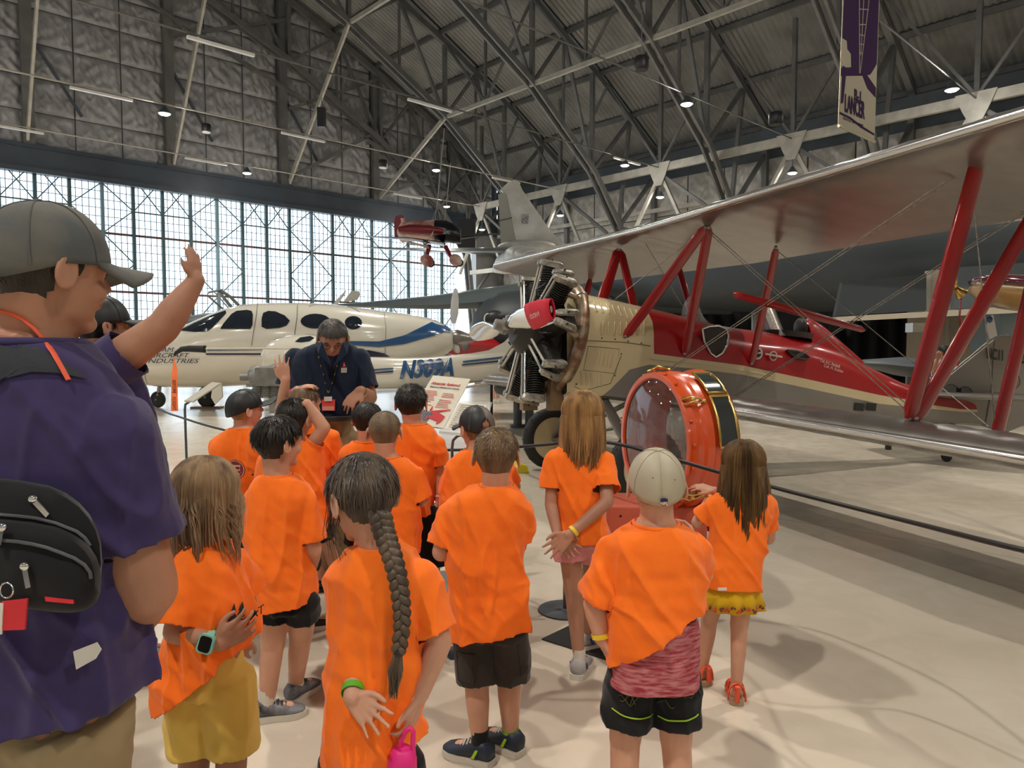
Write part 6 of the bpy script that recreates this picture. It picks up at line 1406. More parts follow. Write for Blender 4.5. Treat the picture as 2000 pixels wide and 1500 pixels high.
# near boom with nacelle
BX = 14.2
BT = [(519, 690, 722, .30), (524, 674, 740, .8), (540, 662, 748, 1.0), (565, 655, 752, 1.1), (600, 652, 756, 1.15), (640, 656, 760, 1.1), (690, 680, 764, .8), (720, 697, 766, .55), (780, 699, 764, .5), (830, 698, 760, .46), (880, 694, 754, .42), (930, 689, 747, .38), (980, 685, 739, .34), (1030, 682, 732, .3), (1060, 680, 728, .25)]
bo, _ = prof_loft(BT, BX, .55, 'boom', tw, M['aw'], 2.4)
pb_ = ray_to(bo, .02)
strip_patch([(712, 722), (768, 718)], [(712, 725), (768, 721)], BX, pb_, M['ablue'], 'stripe', bo, 6); strip_patch([(712, 729), (768, 724)], [(712, 731), (768, 727)], BX, pb_, M['anavy'], 'stripe', bo, 6)
strip_patch([(904, 705), (1000, 694)], [(904, 708.5), (1000, 697)], BX, pb_, M['ablue'], 'stripe', bo, 10); strip_patch([(902, 711.5), (1000, 701)], [(902, 714), (1000, 704)], BX, pb_, M['anavy'], 'stripe', bo, 10)
text_mesh('N309A', .47, P(780, 738.5, BX), P(880, 732.5, BX) - P(780, 738.5, BX), (0, 0, 1), M['ablue'], bo, 'lettering', 0, shear=.28, bold=.022, fit=106 / FPX * BX, proj=ray_to(bo, .055), spacing=1.0)
skin_patch([(576, 667), (586, 659), (606, 656), (614, 660), (604, 666), (588, 668)], BX, pb_, M['tint'], 'nacelle_light', bo)
# boom rises into the tail fin; lower fuselage fairings of the wing
MB().loft([[P(x, y, BX) + Vector((0, .12 * s2, 0)) for x, y, s2 in ((a, b2, 1), (a, b2, -1), (c2, d2, -1), (c2, d2, 1))] for a, b2, c2, d2 in ((900, 694, 1060, 694), (955, 684, 1060, 690), (985, 668, 1062, 670), (1004, 648, 1064, 650), (1018, 620, 1066, 622))]).obj('tail_fin', M['aw'], tw, 20)
# instrument probe on the nacelle with its cover and streamer
MB().tube([P(600, 680, 13.2), P(400, 681, 13.2)], [.02, .02], 8).obj('probe', M['aw'], tw, 60)
MB().tube([P(400, 675, 13.2), P(399, 689, 13.2)], [.03, .03], 8).obj('probe_collar', M['black'], tw, 50)
MB().tube([P(399, 682, 13.2), P(370, 681, 13.2), P(355, 682, 13.2), P(344, 689, 13.2), P(340, 694, 13.2)], [.065, .06, .05, .035, .02], 10).obj('probe_cover', M['rubber'], tw, 60)
fl = thing('warning_streamer', 'orange warning streamer hanging from the probe of the white aircraft', 'streamer', P(342, 800, 13.2)); M['streamer'] = mat('orange streamer', (1.0, .22, .07), .7)
q = MB().prism([P(340, 697, 13.2), P(346, 720, 13.2), P(348, 803, 13.2), P(334, 803, 13.2), P(335, 740, 13.2)], (0, -.01, 0)).obj('ribbon', M['streamer'], fl)
text_mesh('FLIGHT', .09, P(336.5, 775, 13.17), (0, 0, -1), (1, 0, 0), M['ink'], fl, 'lettering', .001, fit=.24); text_mesh('BEFORE', .09, P(336.5, 742, 13.17), (0, 0, -1), (1, 0, 0), M['ink'], fl, 'lettering', .001, fit=.24)
# undercarriage
def gear(pxx, py, D, r, top, nm='wheel'):
    g = G(pxx, py); c = Vector((g.x, g.y, r)); wheel(c, Vector((.25, 1, 0)), r, r * .5, tw, disc_m=M['black']); MB().cyl(c, P(top[0], top[1], g.y), .05, n=10).obj('gear_leg', M['eng'], tw, 60)
gear(309, 796, 17, .20, (312, 752)); gear(406, 797, 17, .27, (418, 748)); gear(700, 800, 16, .27, (700, 742))
MB().prism([P(x, y, 16) for x, y in ((416, 750), (432, 747), (434, 775), (420, 790), (412, 776))], (0, .06, 0)).obj('gear_door', M['aw'], tw)
wk = MB().box(G(405, 797) + Vector((0, 0, .02)), (.35, .15, .02)).obj('wheel_mat', M['wood'], tw)
# low wing stub seen under the boom
MB().loft([[P(x, y, 14.6) + Vector((0, s2 * k_, 0)) for x, y, s2 in ((a, b2, 1), (c2, d2, 0), (a, b2, -1))] for a, b2, c2, d2, k_ in ((720, 755, 722, 770, 1.0), (900, 752, 902, 760, .8), (1010, 736, 1012, 742, .2))]).obj('wing', M['aw'], tw, 30)
# silver wingtip behind the boom
sw = tw; MB().loft([[P(x, y + h * sin(t), 15.5 + .8 * cos(t)) for t in [i * 2 * pi / 16 for i in range(16)]] for x, y, h in ((938, 733, 1), (950, 734, 5), (980, 736, 9), (1020, 738, 12), (1075, 744, 14))]).obj('silver_fairing', M['silver'], sw, 50)
for x in (960, 1030): MB().cyl(P(x, 745, 15.5), Vector((P(x, 745, 15.5).x, P(x, 745, 15.5).y, 0)), .03).obj('support', M['black'], sw)
# ================================================================ swing wing bomber in the background
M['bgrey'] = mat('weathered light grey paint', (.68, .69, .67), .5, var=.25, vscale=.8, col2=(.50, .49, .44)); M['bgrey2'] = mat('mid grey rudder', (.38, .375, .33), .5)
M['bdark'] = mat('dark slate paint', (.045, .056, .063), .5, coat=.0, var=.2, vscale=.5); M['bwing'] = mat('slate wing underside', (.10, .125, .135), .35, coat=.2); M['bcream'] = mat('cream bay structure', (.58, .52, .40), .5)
bo_ = thing('bomber', 'huge grey bomber with a tall fin filling the background behind the biplane', 'aircraft', (8, 21, 0))
def lens_loft(rows, nm, par, m, ang=50):
    """rows: (nose point, tail point, thickness): a flat lens section each"""
    rr = []
    for a, b2, th in rows:
        a, b2 = Vector(a), Vector(b2); s_ = []
        d = (b2 - a); up_ = Vector((0, 0, 1)) if abs(d.normalized().z) < .9 else Vector((0, 1, 0)); 
        for t in [i / 8 for i in range(9)]: s_.append(a + d * t + up_ * th * .5 * sin(pi * t ** .6))
        for t in [i / 8 for i in range(7, 0, -1)]: s_.append(a + d * t - up_ * th * .5 * sin(pi * t ** .6))
        rr.append(s_)
    return MB().loft(rr).obj(nm, m, par, ang)
# fuselage: from the tail cone at depth 37 towards the right and nearer
BTAB = [(37.8, (966, 527), .12, .15), (36.5, (985, 516), .5, .5), (34.5, (1020, 503), .9, .62), (31, (1075, 520), 1.4, .72), (27, (1150, 540), 1.8, 1.15), (23, (1290, 552), 2.0, 1.85), (20, (1450, 556), 2.0, 1.8), (17, (1680, 548), 2.0, 1.75), (14.8, (1950, 520), 2.0, 1.7), (13, (2280, 480), 1.9, 1.6), (11.8, (2600, 470), 1.4, 1.3), (11, (2900, 480), .4, .4)]
rr = []; ctrs = [P(c[0], c[1], d) for d, c, w, h in BTAB]
for i, (d, c, w, h) in enumerate(BTAB):
    t = (ctrs[min(i + 1, len(ctrs) - 1)] - ctrs[max(i - 1, 0)]); t.z = 0; t.normalize(); s_ = Vector((t.y, -t.x, 0))
    rr.append([ctrs[i] + s_ * (w * math.copysign(abs(cos(a)) ** .75, cos(a))) + Vector((0, 0, h * math.copysign(abs(sin(a)) ** .75, sin(a)) * (.9 if sin(a) > 0 else (1 if i < 4 else .42)))) for a in [k * 2 * pi / 32 for k in range(32)]])
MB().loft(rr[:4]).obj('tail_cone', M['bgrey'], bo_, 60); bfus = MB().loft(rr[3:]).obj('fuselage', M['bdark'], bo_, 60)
# fin and rudder
def vplate(pts, D, th, m, nm, par=bo_, dd=None): pp = [P(p[0], p[1], D) for p in pts]; return MB().prism([p + Vector((0, th / 2, 0)) for p in pp], (0, -th, 0)).obj(nm, m, par)
fn = vplate([(977, 372), (992, 358), (1004, 353), (1013, 356), (1020, 372), (1077, 455), (1094, 472), (1130, 490), (1060, 510), (1010, 482), (990, 382)], 36, .35, M['bgrey'], 'fin')
vplate([(973, 381), (989, 375), (1011, 481), (1000, 497), (979, 497), (976, 432)], 36, .26, M['bgrey2'], 'rudder')
MB().beam(P(975, 431, 35.8), P(1000, 425, 35.8), .05, .03).obj('rudder_gap', M['steel_dark'], fn)
text_mesh('USAF', .40, P(1018, 429, 35.7), (1, -.0, 0), (0, 0, 1), M['steel_dark'], fn, 'lettering', .002, fit=.36); text_mesh('40160', .34, P(1018, 437, 35.7), (1, 0, 0), (0, 0, 1), M['steel_dark'], fn, 'lettering', .002, fit=.34)
MB().ell(P(1030, 482, 35.8), (1.5, .6, .35)).obj('fin_root_fairing', M['bgrey'], bo_, 60)
# tailplane
lens_loft([(P(1058, 490, 34.2), P(1000, 486, 37.5), .30), (P(880, 490, 34.5), P(870, 487, 37.0), .22), (P(760, 486, 34.8), P(765, 485, 36.5), .12), (P(708, 482.5, 35), P(712, 482, 35.8), .04)], 'tailplane', bo_, M['bwing'])
# wing swept towards the left
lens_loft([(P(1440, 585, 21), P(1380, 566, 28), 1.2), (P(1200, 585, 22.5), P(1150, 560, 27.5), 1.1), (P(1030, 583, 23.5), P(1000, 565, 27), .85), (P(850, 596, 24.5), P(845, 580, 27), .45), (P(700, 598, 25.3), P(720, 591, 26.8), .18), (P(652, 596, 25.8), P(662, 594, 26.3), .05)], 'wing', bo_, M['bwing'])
# weapon bay: cream frames and slate doors on the near side
D = 14.6
def slab(pts, D0, th, m, nm, par=bo_): return MB().prism([P(a, b2, D0 + (1800 - a) * .006) for a, b2 in pts], (0, -th, 0)).obj(nm, m, par)
slab([(1622, 620), (1975, 599), (1971, 612), (1760, 622), (1624, 629)], 13.4, .25, M['bcream'], 'bay_sill'); slab([(1806, 530), (1853, 526), (1853, 606), (1806, 609)], 13.5, .2, M['bcream'], 'bay_post')
slab([(1640, 553), (1802, 536), (1802, 607), (1626, 618)], 13.3, .12, M['bdark'], 'bay_door'); slab([(1856, 524), (1990, 515), (1990, 598), (1856, 604)], 13.3, .12, M['bwing'], 'bay_door')
slab([(1560, 440), (2060, 380), (2060, 425), (1560, 480)], 13.0, .2, M['bgrey2'], 'side_panel')
MB().cyl(P(1480, 600, 21), Vector((P(1480, 600, 21).x, 21, 0)), .18).obj('gear_leg', M['eng'], bo_, 60); wheel(Vector((P(1480, 600, 21).x, 21, .55)), (1, .3, 0), .55, .3, bo_, disc_m=M['eng'])
MB().cyl(P(1500, 600, 15.5), P(1540, 700, 15), .12).obj('gear_strut', M['eng'], bo_, 60)
# nacelle with red intake cover and its round mark, left of the engine
nc = thing('engine_nacelle', 'dark grey nose of a parked aircraft with a red lower panel behind the propeller', 'aircraft', P(930, 680, 24))
MB().loft([[P(x, y, 24) + Vector((.0, 1.3 * k_ * cos(t), 1.25 * k_ * sin(t))) for t in [i * 2 * pi / 24 for i in range(24)]] for x, y, k_ in ((918, 650, .12), (926, 646, .45), (945, 643, .75), (975, 640, .95), (1020, 640, 1.0), (1100, 640, 1.0))]).obj('nose', M['bdark'], nc, 60)
MB().loft([[P(x, y, 22.6) + Vector((0, .5 * cos(t), h * sin(t))) for t in [i * 2 * pi / 20 for i in range(20)]] for x, y, h in ((848, 683, .02), (862, 678, .18), (890, 675, .33), (930, 674, .40), (962, 678, .30), (985, 682, .1))]).obj('lower_panel', M['ared'], nc, 60)
rg = MB(); c = P(953, 624, 22.2); rg.tube([c + Vector((.11 * cos(t), 0, .18 * sin(t))) for t in [i * 2 * pi / 20 for i in range(21)]], .022, 6); rg.obj('round_mark', M['cloth_white'], nc, 60); MB().ell(P(966, 622, 22.3), (.35, .2, .25)).obj('intake', M['black'], nc, 60)
MB().ell(P(908, 675, 21.8), (.14, .12, .15)).obj('sensor_ball', M['steel'], nc, 60)
wl_ = MB().cyl(P(1000, 690, 24), Vector((P(1000, 690, 24).x, P(1000, 690, 24).y, 0)), .12).obj('gear_leg', M['eng'], nc, 60)
# ================================================================ grey jet with raised canopy behind the white aircraft
jt = thing('jet', 'dark jet with a raised glass canopy, mostly hidden behind the white aircraft', 'aircraft', P(450, 640, 22))
prof_loft([(300, 640, 655, .1), (345, 622, 660, .4), (400, 612, 672, .6), (480, 606, 680, .7), (600, 604, 680, .7), (680, 608, 672, .6)], 22, .9, 'fuselage', jt, M['steel_dark'])
MB().cyl(P(520, 660, 22), Vector((P(520, 660, 22).x, 22, 0)), .1).obj('gear_leg', M['eng'], jt)
for pts in (((437, 605), (404, 576), (408, 571), (424, 568)), ((452, 600), (430, 573), (424, 567), (432, 568)), ((432, 568), (450, 580), (466, 596))): MB().tube([P(a, b2, 21.6) for a, b2 in pts], .05 if pts[0][0] < 433 or pts[0][0] > 450 else .03, 6).obj('canopy_frame', M['steel'], jt, 60)
MB().add([P(408, 571, 21.6), P(424, 567, 21.3), P(466, 597, 21.4), P(452, 601, 21.8), P(437, 605, 21.8)], [(0, 1, 2, 3, 4)]).obj('canopy_glass', M['hglass'], jt)
MB().prism([P(x, y, 20) for x, y in ((649, 597), (656, 588), (673, 570), (676, 566), (674, 574), (662, 592), (655, 599))], (0, -.05, 0)).obj('fin', M['bgrey'], jt); MB().prism([P(x, y, 21) for x, y in ((672, 590), (688, 568), (702, 569), (703, 576), (698, 586))], (0, -.1, 0)).obj('fin', M['bgrey2'], jt)
# ================================================================ stunt plane hanging from the roof
sp_ = thing('stunt_plane', 'small red, white and black aerobatic plane hung from the roof on cables', 'aircraft', P(850, 460, 30)); M['sred'] = mat('dark red gloss', (.22, .02, .03), .3); M['spink'] = mat('pale scribbled livery', (.85, .66, .58), .4, col2=(.35, .09, .07), vscale=1.6); M['sblack'] = mat('black gloss', (.008, .010, .014), .2); D = 30
def ov(x, y, rx, ry, n=20): return [P(x, y, D) + Vector((0, rx * cos(t), ry * sin(t))) for t in [i * 2 * pi / n for i in range(n)]]
MB().loft([ov(772, 456, .05, .1), ov(785, 453, .22, .45), ov(820, 451, .40, .42), ov(850, 450, .46, .44)]).obj('rear_fuselage', M['spink'], sp_, 60); MB().loft([ov(850, 450, .46, .45), ov(872, 452, .48, .45), ov(885, 456, .45, .42), ov(900, 462, .3, .3)]).obj('engine_cowl', M['sblack'], sp_, 60)
MB().loft([[P(x, y, 29.6) + Vector((0, .3 * cos(t), h * sin(t))) for t in [i * 2 * pi / 16 for i in range(16)]] for x, y, h in ((780, 449, .12), (800, 448, .2), (840, 450, .22), (866, 453, .12))]).obj('red_top', M['sred'], sp_, 60)
MB().prism([P(x, y, D) for x, y in ((771, 463), (770, 436), (773, 424), (782, 420), (790, 423), (797, 441), (804, 447), (784, 452), (782, 464))], (0, -.1, 0)).obj('fin', M['sred'], sp_); MB().prism([P(x, y, D - .06) for x, y in ((783, 427), (790, 426), (796, 443), (786, 446))], (0, -.1, 0)).obj('fin_panel', M['spink'], sp_)
MB().ell(P(828, 444, 29.7), (.16, .16, .24)).obj('canopy', M['hglass'], sp_, 60); MB().prism([P(x, y, 29.6) for x, y in ((812, 446), (819, 440), (819, 447))], (0, -.05, 0)).obj('windscreen', M['steel_light'], sp_)
lens_loft([(P(870, 478, 30.6), P(866, 474, 29.4), .18), (P(800, 467, 27.6), P(795, 465, 26.8), .12), (P(712, 462, 25.6), P(714, 461, 25.2), .03)], 'wing', sp_, M['sblack']); lens_loft([(P(896, 466, 31.2), P(892, 462, 32.2), .18), (P(940, 460, 33), P(938, 458, 33.6), .1), (P(975, 456, 34), P(974, 455.5, 34.3), .03)], 'wing', sp_, M['sblack'])
lens_loft([(P(800, 474, 28.6), P(796, 471, 28.2), .08), (P(838, 484, 29), P(834, 480, 28.6), .1)], 'wing_panel', sp_, M['spink'])
for (ax_, ay_), (bx_, by_), (cx, cy, rx, ry) in (((838, 480), (834, 500), (834, 509, .29, .24)), ((870, 482), (882, 505), (890, 508, .27, .24))):
    MB().tube([P(ax_, ay_, 29.3), P(bx_, by_, 29)], [.10, .07], 10).obj('gear_leg', M['sred'], sp_, 60); w_ = MB().ell(P(cx, cy, 29), (rx, .16, ry), rot=Matrix.Rotation(.5, 3, 'Y')).obj('wheel_pant', M['spink'], sp_, 60); wheel(P(cx + 7, cy + 5, 29), (0, 1, 0), .17, .09, sp_)
for x, y in ((842, 458), (845, 443)): MB().prism([P(x, y, 28.9), P(x + 5, y - 8, 28.9), P(x + 3, y + 2, 28.9), P(x - 7, y + 10, 28.9)], (0, -.03, 0)).obj('propeller_blade', M['bcream'], sp_) if x == 842 else None
text_mesh('DEMO', .20, P(864, 457, 29.4), (1, .0, 0), (0, 0, 1), M['cloth_white'], sp_, 'lettering', .002, shear=.2, fit=.3)
for (a, b2), (c_, d_), dd in (((866, 452), (872, 401), 30), ((842, 436), (852, 410), 31), ((864, 448), (855, 406), 31), ((848, 440), (853, 406), 31)): MB().cyl(P(a, b2, dd), P(c_, d_, 32.5) + Vector((0, 0, .0)), .018, n=5).obj('cable', M['steel_light'], sp_)
MB().cyl(P(853, 406, 32.5), P(868, 250, 33), .02, n=5).obj('cable', M['steel_light'], sp_); MB().cyl(P(872, 401, 32.5), P(880, 318, 33), .02, n=5).obj('cable', M['steel_light'], sp_)
# ================================================================ orange ring with a glass face
M['oring'] = mat('orange red enamel', (.62, .075, .012), .28, coat=.6); M['obox'] = mat('faded orange red paint', (.50, .10, .055), .45); M['dglass'] = mat('thick glass face', (.02, .025, .025), .02, alpha=.30, spec=1.0, coat=1.0); M['win'] = mat('dark curved window', (.03, .035, .035), .08, spec=.8)
RD = 3.85; RC = P(1271, 862, RD); R_ = .372
ra = Vector((.76, -.62, .0)); ra = Vector((-.95, -.31, 0)).normalized()      # axis: the glass faces left and towards the viewer
rs_ = Vector((0, 0, 1)).cross(ra).normalized()
org = thing('ring_hatch', 'large orange ring with a round glass face and brass clips on a low box', 'exhibit', (RC.x, RC.y, 0))
RC = RC - ra * .02
MB().revolve([(.0, R_ * .90), (.0, R_ * .985), (-.03, R_ * 1.01), (-.045, R_ * .985), (-.075, R_ * .985), (-.09, R_ * 1.015), (-.13, R_ * 1.015), (-.14, R_ * .99), (-.23, R_ * .99), (-.242, R_ * 1.03), (-.262, R_ * 1.04), (-.275, R_ * 1.02), (-.275, R_ * .93), (-.02, R_ * .89)], RC, ra, 72, cap=False).obj('ring_body', M['oring'], org, 35)
MB().revolve([(.002, R_ * .90), (.012, R_ * .92), (.012, R_ * .985), (.002, R_ * 1.0)], RC, ra, 72, cap=False).obj('front_flange', M['oring'], org, 35)
MB().revolve([(.0, R_ * .895), (.02, R_ * .8), (.045, R_ * .55), (.06, R_ * .25), (.063, .004)], RC, ra, 64).obj('glass_face', M['dglass'], org, 60)
MB().revolve([(-.27, R_ * .93), (-.27, .004), (-.28, .004), (-.28, R_ * .93)], RC, ra, 48, cap=False).obj('rear_glass', M['dglass'], org, 60)
def rp(a, x, r): a = R(a); return RC + ra * x + (ZZ * sin(a) + rs_ * cos(a)) * r
for k in range(20): MB().ell(rp(k * 18 + 4, -.012, R_ * 1.005), (.010, .010, .010), n=8, m=6).obj('bolt', M['oring'], org, 60)
side = 1 if rs_.x > 0 else -1
SA = lambda deg: deg if side > 0 else 180 - deg
for a0 in (38, 96, 168, -38):
    a0 = SA(a0); cb = MB(); cb.tube([rp(a0 - 2, .012, R_ * 1.02), rp(a0 - 2, -.03, R_ * 1.08), rp(a0 - 2, -.08, R_ * 1.05), rp(a0, -.11, R_ * 1.03)], .006, 7); cb.tube([rp(a0 + 2.5, .012, R_ * 1.02), rp(a0 + 2.5, -.03, R_ * 1.07), rp(a0 + 2, -.08, R_ * 1.05), rp(a0, -.11, R_ * 1.03)], .006, 7); cb.ell(rp(a0, -.04, R_ * 1.07), (.014, .012, .012)); cb.ell(rp(a0, -.11, R_ * 1.03), (.012, .012, .012)); cb.obj('brass_clip', M['brass'], org, 60)
for a0, a1 in ((72, 45), (42, 2)):
    a0, a1 = SA(a0), SA(a1); n_ = 10; r_ = R_ * 1.045
    g = [[rp(a0 + (a1 - a0) * i / n_, x, r_) for i in range(n_ + 1)] for x in (-.150, -.255)]
    MB().add(g[0] + g[1], [(i, i + 1, n_ + 2 + i, n_ + 1 + i) for i in range(n_)]).obj('curved_window', M['win'], org, 60)
    MB().tube(g[0] + g[1][::-1] + [g[0][0]], .0085, 6).obj('window_frame', M['brass'], org, 60)
MB().cyl(rp(SA(-8), -.20, R_), rp(SA(-8), -.20, R_ * 1.06), .016, n=16).obj('brass_cap', M['brass'], org, 50)
for a0 in (-30, -38): 
    a0 = SA(a0); MB().tube([rp(a0 - (3 * t if side > 0 else -3 * t), -.29, R_ * (1.06 + .0 * t)) for t in range(10)], .012, 6).obj('cradle_rail', M['oring'], org, 60)
MB().prism([rp(SA(-50), -.27, R_ * .98), rp(SA(-95), -.27, R_ * 1.0), RC - ZZ * (R_ + .10) - ra * .27, RC - ZZ * (R_ + .10) - ra * .27 + rs_ * .18 * side], ra * .03).obj('cradle', M['oring'], org)
MB().tube([P(x, y, RD - .1) for x, y in ((1336, 930), (1334, 950), (1342, 962), (1338, 975))], .004, 6).obj('cable_loop', M['black'], org, 60)
bx = P(1268, 1040, 3.75); bm_ = Matrix.Rotation(R(0), 3, 'Z')
def bev_box(c, h, r, m, nm, par, rot=None):
    me = MB().box((0, 0, 0), h).mesh(nm, m); bm = bmesh.new(); bm.from_mesh(me); bmesh.ops.bevel(bm, geom=bm.edges, offset=r, segments=3, affect='EDGES', profile=.5); bm.to_mesh(me); bm.free()
    rm = (rot or Matrix.Identity(3))
    for v in me.vertices: v.co = Vector(c) + rm @ v.co
    me.shade_smooth(); me.set_sharp_from_angle(angle=R(40)); return link(nm, me, par)
zt_ = P(1268, 990, 3.7).z
bev_box((P(1280, 1000, 3.85).x, 3.85, (zt_ + .30) / 2 + .0), (.26, .17, (zt_ - .30) / 2), .02, M['obox'], 'base_box', org, Matrix.Rotation(R(-6), 3, 'Z'))
for x, y in ((1212, 1008), (1218, 1036), (1330, 1030)): MB().ell(P(x, y, 3.66), (.007, .007, .007)).obj('screw', M['black'], org, 60)
for sx_ in (-.2, .2): MB().cyl((P(1280, 1000, 3.85).x + sx_, 3.85, .32), (P(1280, 1000, 3.85).x + sx_, 3.85, 0), .03).obj('leg', M['black'], org, 60)
MB().prism([G(1058, 1250), G(1150, 1206), G(1330, 1240), G(1290, 1300), G(1190, 1292)], (0, 0, .008)).obj('base_plate', M['black'], org)
# ================================================================ signs, stanchions and rope
M['paper'] = mat('cream printed panel', (.74, .70, .58), .4, coat=.3); M['redink'] = mat('red print', (.55, .03, .04), .5); M['blueink'] = mat('slate blue print', (.05, .07, .13), .5)
sg = thing('sign', 'tilted display sign about the biplane with red title, on a lectern stand', 'sign', P(860, 850, 4.85))
A0 = P(846, 733, 5.1); A1 = P(919, 740, 5.1); B0 = P(790, 826, 4.75); B1 = P(866, 836, 4.75); nrm = (A1 - A0).cross(B0 - A0).normalized(); nrm = nrm if nrm.y < 0 or nrm.z > 0 else -nrm; nrm = nrm if nrm.y < 0 else -nrm
pn_ = MB().prism([A0, A1, B1, B0], -nrm * .012).obj('panel', M['paper'], sg)
def sgp(u, v): return A0.lerp(A1, u).lerp(B0.lerp(B1, u), v) + nrm * .004
er = (A1 - A0).normalized(); eu = (A0 - B0).normalized()
text_mesh('Alexander Eaglerock', .036, sgp(.08, .19), er, eu, M['redink'], pn_, 'lettering', .0005, shear=.25, bold=.0008, fit=.205); text_mesh('Designed and Manufactured in Colorado', .018, sgp(.09, .255), er, eu, M['blueink'], pn_, 'lettering', .0005, shear=.2, bold=.0004, fit=.205)
for col, (u0_, w0) in enumerate(((.08, .32), (.52, .34))):
    for k in range(9):
        if (col == 0 and k == 7) or (col == 1 and k == 3): continue
        v = .33 + k * .035 + .02 * col; MB().prism([sgp(u0_, v), sgp(u0_ + w0 * (.8 + .2 * ((k * 7) % 3) / 2), v), sgp(u0_ + w0 * (.8 + .2 * ((k * 7) % 3) / 2), v + .010), sgp(u0_, v + .010)], nrm * .0004).obj('text_line', M['redink'], pn_)
for k in range(5): MB().prism([sgp(.30 + .055 * k, .72 + .01 * k), sgp(.34 + .055 * k, .72 + .01 * k), sgp(.30 + .055 * k, .93), sgp(.26 + .055 * k, .93)], nrm * .0006).obj('stripe_print', M['blueink'], pn_)
PL = [(.44, .62), (.47, .66), (.50, .72), (.93, .655), (.95, .67), (.66, .735), (.90, .80), (.86, .90), (.78, .96), (.76, .90), (.70, .89), (.50, .86), (.46, .90), (.44, .84), (.60, .80), (.50, .76), (.43, .72)]
MB().prism([sgp(*q) + nrm * .001 for q in PL], nrm * .0008).obj('plane_print', M['redink'], pn_)
MB().cyl(sgp(.55, 1.0) - nrm * .02, Vector((sgp(.55, 1).x, 4.9, 0)), .012).obj('post', M['steel'], sg, 60); MB().revolve([(0, .14), (.012, .14), (.014, .02)], Vector((sgp(.55, 1).x, 4.9, 0)), ZZ, 24).obj('foot', M['steel'], sg, 40)
s2 = thing('leaflet_holder', 'clear acrylic holder with a printed page on a thin bent post', 'sign', P(890, 870, 4.2))
C0 = P(894, 783, 4.55); C1 = P(962, 785, 4.55); E0_ = P(858, 842, 4.3); E1 = P(940, 850, 4.3); n2 = (C1 - C0).cross(E0_ - C0).normalized(); n2 = n2 if n2.y < 0 else -n2
MB().prism([C0, C1, E1, E0_], -n2 * .006).obj('acrylic_sheet', M['hglass'], s2); pg = MB().prism([C0.lerp(E1, .06), C1.lerp(E0_, .12), E1.lerp(C0, .1), E0_.lerp(C1, .08)], n2 * .001).obj('page', M['paper'], s2)
for k in range(12): u = .14 + .065 * k; a = C0.lerp(E0_, u).lerp(C1.lerp(E1, u), .16); e = C0.lerp(E0_, u).lerp(C1.lerp(E1, u), .80); MB().beam(a + n2 * .003, e + n2 * .003, .004, .001).obj('text_line', M['wood'], pg)
MB().prism([E0_, E1, E1 - ZZ * .012 - Vector((0, .03, 0)), E0_ - ZZ * .012 - Vector((0, .03, 0))], (0, .004, 0)).obj('tray', M['steel_light'], s2)
MB().tube([P(905, 848, 4.4), P(893, 852, 4.4), P(885, 860, 4.4), P(883, 875, 4.4), Vector((P(883, 875, 4.4).x, 4.38, 0))], .009, 8).obj('post', M['steel'], s2, 60); MB().box((P(883, 875, 4.4).x, 4.38, .006), (.12, .12, .006)).obj('foot', M['steel'], s2)
s3 = thing('small_sign', 'small tilted info panel on a thin post before the white aircraft', 'sign', P(362, 790, 7.0))
MB().prism([P(360, 782, 6.6), P(378, 783, 6.6), P(431, 748, 7.2), P(414, 746, 7.2)], (0, 0, -.015)).obj('panel', M['aw'], s3)
MB().tube([P(375, 781, 6.7), P(362, 790, 6.7), P(361, 800, 6.7), Vector((P(361, 800, 6.7).x, 6.7, 0))], .012, 8).obj('post', M['steel_dark'], s3, 60); MB().box((P(361, 800, 6.7).x, 6.7, .006), (.15, .15, .006)).obj('foot', M['steel_dark'], s3)
ROPE = [(225, 755, 8.6), (305, 797, 7.2), (362, 818, 6.4), (430, 838, 5.85), (560, 866, 5.35), (720, 878, 5.1), (883, 879, 4.7), (960, 876, 4.4), (1060, 869, 4.1), (1130, 862, 3.9), (1205, 867, 3.55), (1300, 892, 3.42), (1400, 921, 3.38), (1530, 957, 3.27), (1760, 1015, 2.75), (2000, 1075, 2.1), (2300, 1140, 1.85)]
rp_ = thing('rope_barrier', 'long thin black barrier rope running past the biplane', 'barrier', P(1205, 867, 3.55)); rp_.location.z = 0
def crs(pts, k=6): return [along(pts, i / ((len(pts) - 1) * k)) for i in range((len(pts) - 1) * k + 1)]
RPT = crs([P(*q) for q in ROPE]); MB().tube(RPT, .0095, 8).obj('rope', M['black'], rp_, 60)
for x, y, d in ((232, 757, 8.5), (1105, 864, 4.0), (2250, 1128, 1.9)):
    c = P(x, y, d); st = thing('stanchion', {232: 'thin stanchion holding the rope far left by the white aircraft', 1105: 'thin stanchion holding the rope behind the tall long haired girl', 2250: 'thin stanchion holding the rope at the right'}[x], 'stanchion', (c.x, c.y, 0)); MB().cyl((c.x, c.y + .02, .004), (c.x, c.y + .02, c.z + .03), .011).obj('pole', M['steel'], st, 60); MB().revolve([(0, .15), (.01, .15), (.016, .02)], (c.x, c.y + .02, 0), ZZ, 24).obj('base', M['steel_dark'], st, 40)
pl_ = thing('floor_plate', 'flat grey plate on the floor between the braid girl and the cargo shorts boy', 'plate', G(858, 1130)); MB().prism([G(840, 1142), G(846, 1118), G(884, 1116), (G(886, 1142))], (0, 0, .008)).obj('plate', M['steel'], pl_)
